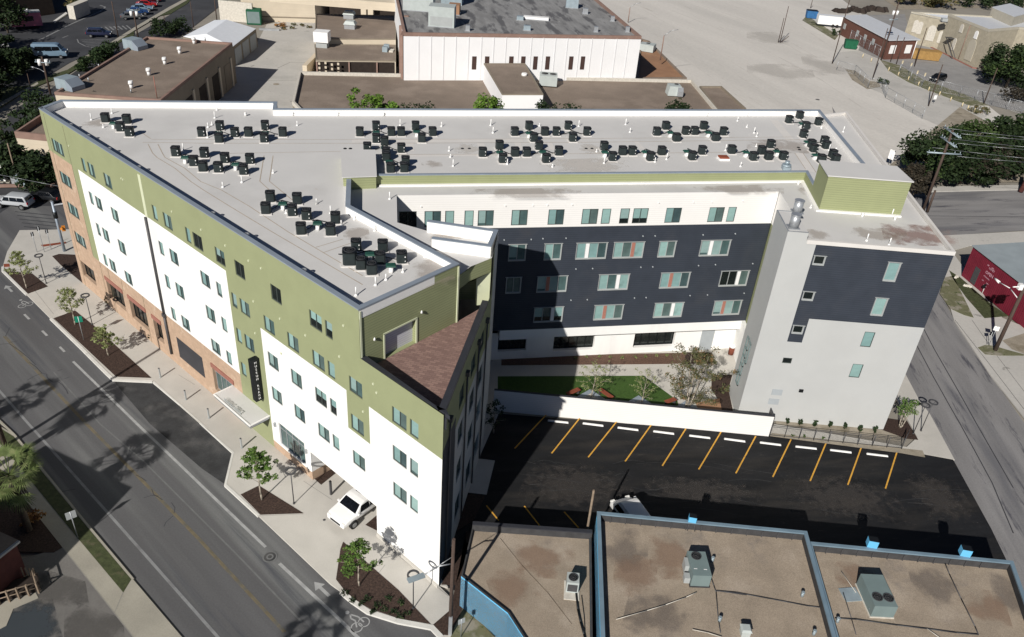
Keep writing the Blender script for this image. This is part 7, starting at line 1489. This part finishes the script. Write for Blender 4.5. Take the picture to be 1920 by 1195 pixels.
# equipment on the white building's roof
zt = 11.02
def rbox(name, label, px, py, d, mat, rz=0, par=None, z=zt, extra=None):
    c = P(px, py, z); t = thing(name, label, 'roof unit', c, rz); m = MB(); m.box((0, 0, .12), d); m.build('cabinet', mat, t, local=True); m = MB(); m.box((0, 0, 0), (d[0] + .2, d[1] + .2, .12)); m.build('curb', 'steel', t, local=True)
    if extra == 'fans':
        for k in (-.25, .25): fan(t, (d[0] * k, 0, d[2] + .12), min(d[0], d[1]) * .22)
    if extra == 'louvre': m = MB(); m.box((0, -d[1] / 2 - .02, .3), (d[0] * .85, .04, d[2] * .45)); m.build('louvre', 'sign_back', t, local=True)
    return t
rbox('chiller', 'grey louvred chiller standing at the front of the white building roof', 829, 48, (4.4, 3.2, 3.2), 'hvac_gray', 0, extra='louvre'); rbox('chiller', 'grey machine frame at the left end of the white building roof', 786, 18, (5.5, 3.5, 2.8), 'hvac_gray', 0, extra='fans')
rbox('duct_unit', 'large metal duct unit at the top edge of the white building roof', 848, 6, (4, 4, 3.0), 'galv'); rbox('copper_hood', 'orange-brown hood right of the louvred chiller', 852, 26, (2.0, 2.4, 1.6), 'roof_orange')
rbox('skylight', 'long white skylight in the middle of the patchy roof', 1005, 37, (4.6, 1.3, .4), 'white_plastic'); rbox('roof_vent', 'small metal vent left of the skylight', 975, 38, (1.2, .9, .6), 'galv'); rbox('roof_vent', 'small metal vent in front of the skylight', 988, 57, (1.2, .9, .7), 'galv'); rbox('duct_unit', 'grey unit near the top right of the patchy roof', 1072, 14, (2.4, 2.2, 1.6), 'galv')
rbox('roof_vent', 'round vent pipe near the right unit', 1097, 26, (1.0, 1.0, .9), 'steel')
for i, (x, y) in enumerate([(1148, 40), (1176, 60), (1117, 60), (877, 58)]): rbox('roof_vent', ['metal vent near the right roof edge', 'metal vent in the right front roof corner', 'metal vent on the front edge of the patchy roof', 'metal vent left of centre on the front edge'][i], x, y, (.7, .7, .8), 'steel')
# penthouse with a brown roof in front of it
pr_ = [P(*q, 6.8) for q in T(740, 0, 5.975, (1000, 710), (1460, 710), (1665, 1055), (1205, 1055))]; ph = flat_building('white_penthouse', 'low white block with a brown roof in front of the white building', pr_, 6.8, 'white_panel', 'roof_brown', 'tan_wall', .12, .25)
c = P(983, 142, 6.7); m = MB(); m.tube(c, c + Vector((0, 0, .4)), .5, .45, 12); m.build('roof_vent', 'white_plastic', ph)
# long low roof
lr = [P(560, 134, 4.3), P(909, 139, 4.3), FRb + Vector((0, -.2, 0)), P(1298, 149.5, 4.3), P(1345, 205, 4.3), Vector((35, 112, 0)), Vector((-36, 100, 0))]
lr = [P(561, 134, 4.3), P(1298, 149.5, 4.3), P(1345, 205, 4.3), P(1352, 213, 4.3), Vector((-33, P(545, 205, 4.3).y, 0)), P(548, 190, 4.3)]
lrb = flat_building('low_building', 'long low building with a brown roof behind the apartment block', lr, 4.3, 'tan_wall', 'roof_brown', 'rock_pale', .55, .35)
lr2 = [P(1312, 161.5, 3.6), P(1353, 161.5, 3.6), P(1399, 203, 3.6), P(1400, 215, 3.6), P(1352, 215, 3.6)]
lrb2 = flat_building('low_annex', 'small brown roofed annex at the right end of the low building', lr2, 3.6, 'tan_wall', 'roof_brown', 'tan_wall', .3, .3)
q = [P(*q, 3.0) for q in T(1050, 0, 5.975, (900, 440), (1000, 470), (1420, 885), (855, 885))]; oy = flat_building('orange_yard', 'sunken orange-brown roof beside the white building', q, 3.2, 'tan_wall', 'roof_orange', 'roof_brown', .3, .4)
c = P(1262, 178, 3.8); t = thing('rooftop_unit', 'grey unit with a slanted hood on the long low roof', 'air conditioner', c, R(5)); m = MB(); m.box((0, 0, .1), (2.4, 2.2, 1.6), 0, top=(.85, .9)); m.build('cabinet', 'hvac_gray', t, local=True); m = MB(); m.prism([(.4, -1.6), (1.3, -1.6), (1.3, -1.0), (.4, -1.0)], .2, [1.0, 1.0, 1.6, 1.6]); m.build('hood', 'steel', t, local=True); fan(t, (.4, .4, 1.7), .35)
c = P(1027, 160, 3.8); t = thing('rooftop_unit', 'twin fan unit right of the low white block', 'air conditioner', c, 0); m = MB(); m.box((0, 0, .2), (3.0, 2.6, 1.7)); m.build('cabinet', 'hvac_gray', t, local=True); fan(t, (-.65, .1, 1.92), .55); fan(t, (.75, .1, 1.92), .55)
c = P(1213, 96, 2.9); t = thing('rooftop_unit', 'grey unit beside the white building corner', 'air conditioner', c, R(-20)); m = MB(); m.box((0, 0, .1), (3, 2.4, 1.4)); m.build('cabinet', 'hvac_gray', t, local=True); fan(t, (0, .2, 1.52), .4)
for i, (x, y) in enumerate([(655, 30), (657, 49)]): c = P(x, y + 5, 5.3); t = thing('roof_ventilator', ['rear', 'front'][i] + ' pale boxed ventilator on the upper brown roof', 'vent', c, 0, 'boxed ventilators'); m = MB(); m.box((0, 0, 0), (2.0, 1.8, .9)); m.build('base', 'steel', t, local=True); m = MB(); m.box((0, 0, .9), (2.3, 2.1, .6), 0, top=(.7, .7)); m.build('hood', 'hvac_gray', t, local=True)
c = P(605, 88, 4.5); t = thing('cooler_box', 'white cooler box on legs at the corner of the lower brown roof', 'air conditioner', c); m = MB(); m.box((0, 0, 1.0), (2.6, 2.4, 1.8)); m.build('cabinet', 'white_plastic', t, local=True); m = MB(); m.box((0, 0, 0), (2.0, 1.8, 1.0)); m.build('stand', 'sign_back', t, local=True)
c = P(722, 97, 4.5); t = thing('condenser_pair', 'pair of small grey condensers on the lower brown roof', 'air conditioner', c); m = MB(); m.box((0, 0, 0), (.9, .9, .9)); m.box((0, 1.6, 0), (.9, .9, .9)); m.build('cabinet', 'galv', t, local=True); m = MB(); m.box((1.1, .5, 0), (.7, 1.6, .25)); m.build('pad', 'rock_pale', t, local=True)
# yard things
c = P(478, 44, -.1); t = thing('green_tank', 'green metal cabinet beside the cream wall', 'cabinet', c, R(10)); m = MB(); m.box((0, 0, 0), (3.0, 2.6, 3.0)); m.build('cabinet', 'dumpster_green', t, local=True); m = MB(); m.box((0, -1.32, .3), (2.6, .05, 2.4)); m.build('door', 'hvac_teal', t, local=True)
c = P(499, 30, -.1); t = thing('pipe_gantry', 'dark pipe frame beside the green cabinet', 'frame', c); m = MB(); m.path([(-1, 0, 0), (-1, 0, 4.4), (1, 0, 4.4), (1, 0, 0)], .18, 6); m.build('frame', 'umber_dark', t, local=True); m = MB(); m.box((0, .4, 0), (2, 1, 1.8)); m.build('box', 'bronze', t, local=True)
m = MB(); c = P(445, 40, 0); m.box((c.x, c.y, -.1), (7.5, .5, 4.2), R(-4)); setp(m.build('concrete_wall', 'rock_pale'), 'stained concrete wall left of the green cabinet', 'wall')
m = MB(); c = P(505, 57, -.15); m.box((c.x, c.y, -.15), (4.2, .7, .4), R(12)); setp(m.build('grey_slab', 'steel'), 'long grey slab lying in the yard', 'slab')
q = [P(*p, 2.6) for p in tI((745, 60), (820, 70), (985, 5), (940, -20))]; t = thing('planter_box', 'tall concrete planter box in the left car park', 'planter', P(140, 30, -.1)); m = MB(); m.prism(q, -.1, 2.6); m.build('box', 'rock_pale', t)
m = MB(); m.prism([P(*p, -.15) for p in tI((600, 250), (740, 150), (760, 165), (620, 258))], -.2, .1); setp(m.build('kerb', 'kerb'), kind='structure')
# dark buildings upper left
t = thing('dark_building', 'dark roofed building cut by the top left corner', 'building', P(40, 0, 0)); m = MB(); m.prism([P(-60, 8, 4), P(95, -12, 4), P(80, -60, 4), P(-60, -60, 4)], -.1, 4.0); m.build('wall', 'umber_dark', t); m = MB(); m.prism([P(-60, 8, 4.05), P(14, -1, 4.05), P(12, -6, 4.05), P(-60, -2, 4.05)], 4.02, 4.15); m.build('roof_edge', 'hvac_teal', t)
# things at the far left crossing
tm = lambda *p: T(0, 200, 7.967, *p)
c = P(*tm((345, 1185))[0], 0); t = thing('utility_cabinet', 'blue-grey utility cabinet at the far crossing', 'cabinet', c); m = MB(); m.box((0, 0, 0), (1.1, .8, 1.7)); m.build('cabinet', 'galv', t, local=True); m = MB(); m.box((0, 0, 1.7), (1.2, .9, .06)); m.build('lid', 'steel', t, local=True)
c = P(*tm((85, 1110))[0], 0); t = thing('white_column', 'white angular column at the left picture edge', 'sign', c); m = MB(); m.box((-.3, 0, 0), (1.0, .6, 4.4), 0, top=(.7, 1)); m.build('column', 'white_plastic', t, local=True); m = MB(); m.box((0, 0, -.02), (1.6, 1.2, .1)); m.build('base', 'concrete_old', t, local=True)
m = MB(); a_, b_ = P(*tm((180, 1160))[0], 0), P(*tm((800, 1100))[0], 0); t = thing('picket_fence', 'pale grey panel fence under the dark trees at the left', 'fence', (a_ + b_) / 2); m.strip([a_, b_], .06, 0, 1.9); m.build('panel', 'panel_grey', t)
m = MB(); m.strip([P(*tm((0, 1180))[0], 0), P(*tm((840, 1170))[0], 0)], .3, 0, .35, off=-.5); setp(m.build('brick_planter', 'clay_coping'), 'low clay red planter edge at the far crossing', 'planter')
# ---------------------------------------------------------------- right side buildings
ra = P(*T(1640, 400, 5.975, (975, 700))[0], 0); rb = P(*T(1640, 400, 5.975, (1510, 1150))[0], 0); d = (rb - ra); Lr = d.length; d.normalize(); n = Vector((-d.y, d.x, 0)); rr_ = math.atan2(d.y, d.x)
t = thing('red_shed', 'dark red corrugated metal shed with pink lettering and a grey roof', 'shed', ra)
q = [ra, ra + d * (Lr + 3), ra + d * (Lr + 3) + n * 12, ra + n * 9]; hR = 3.9
m = MB(); m.prism(q, -.1, hR, bottom=False); m.build('wall', 'red_metal', t)
m = MB(); k = 0; s = 0
while s < Lr + 3: c = ra + d * s; m.box((c.x, c.y, 0), (.06, .05, hR), rr_); s += .28
m.build('wall_rib', 'red_metal', t)
m = MB(); m.prism([q[0] - d * .15 - n * .2, q[1] - n * .2, q[2], q[3] - d * .2], [hR] * 4, [hR + .08, hR + .08, hR + .7, hR + .7]); m.build('roof', 'steel_roof', t)
def RS(px, py):
    r = c2w(Vector(((px - 960) / FPX, (py - 597.5) / FPX, 1.0))); t_ = (ra - Vector((0, 0, CAM_H))).dot(n) / r.dot(n); p = Vector((0, 0, CAM_H)) + r * t_; return (p - ra).dot(d), p.z
td = lambda *p: T(1780, 440, 9.957, *p)
(s0, z0), (s1, z1) = RS(*td((375, 900))[0]), RS(*td((580, 650))[0])
m = MB(); c = ra + d * (s0 + .45) - n * .05; m.box((c.x, c.y, 0.15), (.85, .06, 2.0), rr_); m.build('door', 'bronze', t)
for tx, px, py, sz in (('LIVE', 752, 585, .26), ('LAND', 790, 655, .36), ('OPEN', 745, 740, .52), ('DAILY', 720, 825, .22), ('LIVE MUSIC', 690, 880, .18), ('EVERY DAY', 665, 940, .14)):
    s_, z_ = RS(*td((px, py))[0])
    if tx in ('LIVE', 'LIVE MUSIC', 'EVERY DAY', 'DAILY'): continue
    lettering(tx, sz, 'pink_letters', t, ra + d * (s_ + .1) - n * .055 + Vector((0, 0, z_)), d, (0, 0, 1), .01)
m = MB()
for px, py, L_, h_ in ((745, 580, .4, .16), (830, 640, .5, .12), (700, 800, .9, .1), (725, 830, .8, .1), (640, 860, .4, .12), (725, 925, .5, .12), (680, 960, .7, .05)):
    s_, z_ = RS(*td((px, py))[0]); k_ = int(L_ / .11)
    for i in range(k_): c = ra + d * (s_ - L_ / 2 + i * .11) - n * .055; m.box((c.x, c.y, z_ - h_ / 2), (.05, .01, h_ * (1 if i % 3 else .7)), rr_)
m.build('faded_lettering', 'pink_letters', t)
for i, (px, py) in enumerate(((150, 810), (345, 975))): c = P(*td((px, py))[0], 0); tt_ = thing('pale_rock', ['small white rock at the red shed corner', 'larger pale rock pile below the red shed door'][i], 'rock', c); m = MB(); [m.box((random.uniform(-.3, .3), random.uniform(-.2, .2), 0), (.35, .3, .22), random.random() * 3, top=(.6, .6)) for _ in range(2 + 3 * i)]; m.build('rock', 'rock_pale', tt_, local=True)
c = P(*td((610, 1100))[0], 0); tt_ = thing('wall_emblem_post', 'short post with a black and white round emblem by the red shed', 'sign', c); m = MB(); m.tube((0, 0, 0), (0, 0, .9), .03); m.build('post', 'white_plastic', tt_, local=True); m = MB(); m.tube((0, -.03, .95), (0, .0, .95), .3, None, 14); m.build('emblem', 'black_metal', tt_, local=True)
# brick building with white roof
bb = [P(*q, 4.3) for q in ts((375, 140), (560, 130), (1012, 340), (770, 345))]; t = thing('brick_building', 'low red brick building with a white sheet metal roof', 'building', (bb[3].x, bb[3].y, 0)); m = MB(); m.prism(bb, -.2, 4.2, bottom=False); m.build('wall', 'red_brick', t)
m = MB(); m.prism([bb[0] + Vector((-.3, .3, 0)), bb[1] + Vector((.3, .3, 0)), bb[2] + Vector((.5, -.2, 0)), bb[3] + Vector((-.3, -.4, 0))], 4.2, 4.4); m.build('roof', 'metal_roof', t)
e1 = (bb[3] - bb[0]); e1.z = 0; L1 = e1.length; e1.normalize(); n1 = Vector((e1.y, -e1.x, 0))
if n1.y > 0: n1 = -n1
for k in (.08, .38, .55, .72):
    c = bb[0] + e1 * L1 * k + n1 * .04; m = MB(); m.box((c.x, c.y, 1.6), (1.2, .1, 1.3), math.atan2(e1.y, e1.x)); m.build('window', 'sign_back', t)
e2 = (bb[2] - bb[3]); e2.z = 0; L2 = e2.length; e2.normalize()
for k in (.2, .75): c = bb[3] + e2 * L2 * k + Vector((0, -.05, 0)); m = MB(); m.box((c.x, c.y, 1.2), (1.7, .1, 1.9), math.atan2(e2.y, e2.x)); m.build('window', 'white_plastic', t)
c = bb[2] + Vector((-.3, -.4, 0)); m = MB(); m.tube((c.x, c.y, 0), (c.x, c.y, 4.1), .09); m.build('downpipe', 'white_plastic', t)
# limestone building
HS = 8.3; l0, l1, l2, l3 = [P(*q, HS - 1.2) for q in ts((955, 100), (1240, 220), (1290, 115), (1370, 60))]
s0_, s1_, s2_ = P(*ts((1275, 120))[0], HS), P(*ts((1620, 255))[0], HS), P(*ts((1880, 235))[0], HS)
t = thing('limestone_building', 'old limestone building with arched windows and a white roof', 'building', (s1_.x, s1_.y, 0))
dd = (s1_ - s0_); dd.z = 0; dn = dd.normalized(); nb = Vector((-dn.y, dn.x, 0))
lA = s0_ - dn * ((s0_ - l0).dot(dn)); 
hq_ = [s0_, s1_, s2_, s2_ + nb * 26 + Vector((12, 0, 0)), s0_ + nb * 26]
m = MB(); m.prism(hq_, -.2, HS - .3, bottom=False); m.build('wall', 'limestone', t); m = MB(); m.prism(hq_, HS - .3, HS - .25, bottom=False); m.build('roof', 'metal_roof', t)
m = MB(); m.strip([Vector((p.x, p.y, 0)) for p in hq_], .5, HS - .5, HS, closed=True, off=.2); m.build('cornice', 'limestone_trim', t)
lA = Vector((l0.x, l0.y, 0))
w_ = [Vector((lA.x, lA.y, 0)), Vector((s0_.x, s0_.y, 0)), Vector((s0_.x, s0_.y, 0)) + nb * 22, Vector((lA.x, lA.y, 0)) + nb * 20]
m = MB(); m.prism(w_, -.2, HS - 1.6, bottom=False); m.build('side_wing', 'limestone', t); m = MB(); m.prism(w_, HS - 1.6, HS - 1.5, bottom=False); m.build('wing_roof', 'metal_roof_white', t); m = MB(); m.strip(w_, .4, HS - 1.7, HS - 1.2, closed=True, off=.2); m.build('cornice', 'limestone_trim', t)
rb_ = [P(*q, HS + 2) for q in ts((1650, 60), (1840, 140), (1990, 100), (1800, 30))]; m = MB(); m.prism(rb_, HS - .3, HS + 1.8); m.build('roof_monitor', 'limestone_trim', t); m = MB(); m.prism([p + Vector((0, 0, 0)) for p in rb_], HS + 1.81, HS + 2.0); m.build('monitor_roof', 'metal_roof', t)
def LW(px, py):
    """point of the limestone front (wing or main part) seen at a pixel"""
    if px < ts((1270, 0))[0][0]: o_ = Vector((lA.x, lA.y, 0)); e_ = (Vector((s0_.x, s0_.y, 0)) - o_).normalized()
    else: o_ = Vector((s0_.x, s0_.y, 0)); e_ = dn
    n_ = Vector((e_.y, -e_.x, 0)); r = c2w(Vector(((px - 960) / FPX, (py - 597.5) / FPX, 1.0))); t_ = (o_ - Vector((0, 0, CAM_H))).dot(n_) / r.dot(n_); p = Vector((0, 0, CAM_H)) + r * t_; return p, e_, n_
for (x0, y0, hh, ww, mt) in ((990, 225, 3.0, 1.2, 'rock_pale'), (1028, 240, 3.0, 1.2, 'rock_pale'), (1125, 290, 3.4, 2.0, 'rock_pale'), (1207, 320, 2.8, 1.2, 'rock_pale'), (1250, 340, 2.8, 1.2, 'rock_pale'), (1320, 380, 2.8, 1.2, 'rock_pale'), (1385, 250, 1.6, 1.3, 'rock_pale'), (1510, 305, 1.5, 1.2, 'white_plastic'), (1460, 440, 4.2, 2.8, 'limestone_trim')):
    p, e_, n_ = LW(*ts((x0, y0))[0]); c = Vector((p.x, p.y, max(.1, p.z - hh / 2))) + n_ * .05; m = MB(); m.box(tuple(c), (ww, .12, hh * .8), math.atan2(e_.y, e_.x))
    a0 = c + Vector((0, 0, hh * .8)); m.tube(a0 - n_ * .055, a0 + n_ * .055, ww / 2, None, 16); m.build('arched_window', mt, t)
p0, e_, n_ = LW(*ts((1370, 490))[0]); p1, e_, n_ = LW(*ts((1310, 330))[0]); m = MB()
for o_ in (0, .8): m.path([tuple(Vector((p0.x, p0.y, 0)) + n_ * (1 + o_)), tuple(p1 + n_ * (.9 + o_))], .09, 5)
m.box(tuple(p1 + n_ * .8), (1.6, 1.6, .15), math.atan2(e_.y, e_.x)); m.build('fire_escape', 'bronze', t)
p, e_, n_ = LW(*ts((1400, 400))[0]); q = p + n_ * .15; m = MB(); m.tube((q.x, q.y, 0), (q.x, q.y, HS - .5), .09); m.build('downpipe', 'clay_coping', t)
c = P(*ts((1230, 190))[0], HS - 1.5); tt_ = thing('rooftop_unit', 'small grey unit on the white limestone wing roof', 'air conditioner', c); m = MB(); m.box((0, 0, .2), (1.3, 1.1, .7)); m.build('cabinet', 'sign_back', tt_, local=True); m = MB(); m.box((0, 0, 0), (1.5, 1.3, .2)); m.build('curb', 'bronze', tt_, local=True)
# containers
def skip(name, label, c, rz, d, mat, lid=None, cat='dumpster'):
    t = thing(name, label, cat, c, rz); m = MB(); m.box((0, 0, .12), d, 0, top=(1.08, 1.05)); m.build('bin', mat, t, local=True)
    m = MB(); m.box((0, 0, d[2] + .12), (d[0] * 1.1, d[1] * 1.08, .08)); m.build('lid', lid or mat, t, local=True); m = MB(); [m.box((x, -d[1] / 2 - .06, .4), (.12, .1, d[2] * .7)) for x in (-d[0] * .3, 0, d[0] * .3)]; m.build('rib', mat, t, local=True); return t
skip('dumpster', 'green dumpster beside the brick building', P(1593, 91, -.15), R(-8), (2.7, 1.9, 1.8), 'dumpster_green'); skip('dumpster', 'blue dumpster near the top edge of the pale lot', P(1520, 34, -.15), R(-5), (2.7, 2.2, 1.9), 'dumpster_blue', 'black_metal')
t = skip('roll_off_container', 'plywood coloured container beside the brick building', P(1732, 111, -.15), R(-6), (6, 2.6, 1.9), 'ply_wood', cat='container')
c = P(1556, 50, -.15); t = thing('box_trailer', 'white box trailer beside the blue dumpster', 'trailer', c, R(-4)); m = MB(); m.box((0, 0, .6), (7.5, 2.4, 2.2)); m.build('body', 'car_white', t, local=True)
for x in (.4, 1.5): m = MB(); m.tube((x, -1.25, .42), (x, -1.0, .42), .42, None, 12); m.build('wheel', 'tyre', t, local=True)
m = MB(); m.tube((-3.7, 0, .6), (-5.2, 0, .5), .08); m.build('drawbar', 'black_metal', t, local=True)
m = MB(); rr2 = random.Random(3)
for i in range(16): c = P(1568 + i * 6, 22 + 2 * math.sin(i) - (i > 8) * 2, -.15); m.box((c.x, c.y, -.15), (2.6, 2.2, .8 + .5 * rr2.random()), rr2.random() * 3, top=(.4, .4))
setp(m.build('tarp_pile', 'umber_dark'), 'long dark mound of soil behind the brick building', 'mound')
# bollards and fences on the right
yb = None
for i, (x, y) in enumerate(ts((535, 495), (608, 530), (757, 610), (840, 650), (925, 690), (1012, 735), (1100, 780), (1192, 820), (1288, 868), (1387, 915), (1435, 940), (1490, 965))):
    c = P(x, y, -.1); m = MB(); m.tube((0, 0, 0), (0, 0, .8), .1, None, 10); m.tube((0, 0, .8), (0, 0, .87), .1, .04, 10)
    if yb is None: yb = m.build('yellow_bollard', 'bollard_yellow'); o = yb
    else: o = yb.copy(); col.objects.link(o)
    o.location = c; setp(o, '%s of the faded yellow bollards counted from the green dumpster' % (W_[i]), 'bollard', 'faded yellow bollards')
def chain_fence(label, px, h, step=3.0):
    pts = [P(x, y, -.15) for x, y in px]; t = thing('chain_link_fence', label, 'fence', pts[0]); m = MB(); k = MB()
    for a, b in zip(pts, pts[1:]):
        L = (b - a).length; n_ = max(1, round(L / step))
        for i in range(n_ + 1): q = a.lerp(b, i / n_); m.tube(q, q + Vector((0, 0, h)), .05, None, 6)
        k.tube(a + Vector((0, 0, h)), b + Vector((0, 0, h)), .03, None, 5); k.tube(a + Vector((0, 0, .1)), b + Vector((0, 0, .1)), .02, None, 4)
        nn2 = int(L / .45)
        for i in range(nn2):
            q = a.lerp(b, i / nn2); q2 = a.lerp(b, min(1, (i + 4) / nn2)); k.tube(q + Vector((0, 0, .1)), q2 + Vector((0, 0, h)), .007, None, 3, caps=False); k.tube(q2 + Vector((0, 0, .1)), q + Vector((0, 0, h)), .007, None, 3, caps=False)
    m.build('post', 'steel', t); k.build('mesh', 'steel', t); return t
chain_fence('chain link fence along the edge of the pale lot', ts((310, 600), (460, 640), (580, 755), (700, 760), (730, 840), (1045, 1020)), 2.0)
chain_fence('chain link fence between the service road and the car park', ts((840, 640), (1040, 750), (1360, 830), (1640, 900), (1900, 980)), 2.2, 4)
chain_fence('chain link fence in front of the brick building', ts((385, 320), (540, 420), (670, 490)), 2.4)
for i, (x, y) in enumerate(ts((850, 630), (925, 650), (975, 720), (1040, 740))): c = P(x, y, -.1); signpost('yellow_sign', ['first', 'second', 'third', 'fourth'][i] + ' small yellow sign from the left behind the bollards', c, 2.8, .35, .7, 'bollard_yellow', R(20))
c = P(1638, 225, 0); c = P(*T(1640, 200, 5.975, (150, 665))[0], 0); signpost('white_sign', 'white sign behind the brown tree at the penthouse corner', c, 2.6, .9, 1.5, 'white_plastic', R(-50))
c = P(1750, 194, -.1); signpost('service_sign', 'white sign beside the service road pole', c, 1.6, .6, .8, 'white_plastic', R(10))
c = P(1913, 360, 0); t = thing('corner_awning', 'red and black angled post at the right picture edge', 'post', c); m = MB(); m.tube((0, 0, 0), (.8, .4, 3.5), .35, .35, 8); m.build('post', 'brown_red', t, local=True); m = MB(); m.tube((.8, .4, 3.5), (.9, .45, 4.2), .3, .3, 8); m.build('head', 'sign_back', t, local=True)
c = P(*T(1640, 200, 5.975, (600, 900))[0], 0); t = thing('street_light', 'small curved white street light beside the tall utility pole', 'street lamp', c); m = MB(); m.tube((0, 0, 0), (0, 0, 4.2), .07, .05, 8); m.path([(0, 0, 4.2), (-.5, 0, 4.8), (-1.3, 0, 5.0)], .05, 6); m.build('pole', 'steel', t, local=True); m = MB(); m.tube((-1.3, 0, 5), (-1.8, 0, 4.95), .12, .08, 8); m.build('lamp_head', 'white_plastic', t, local=True)
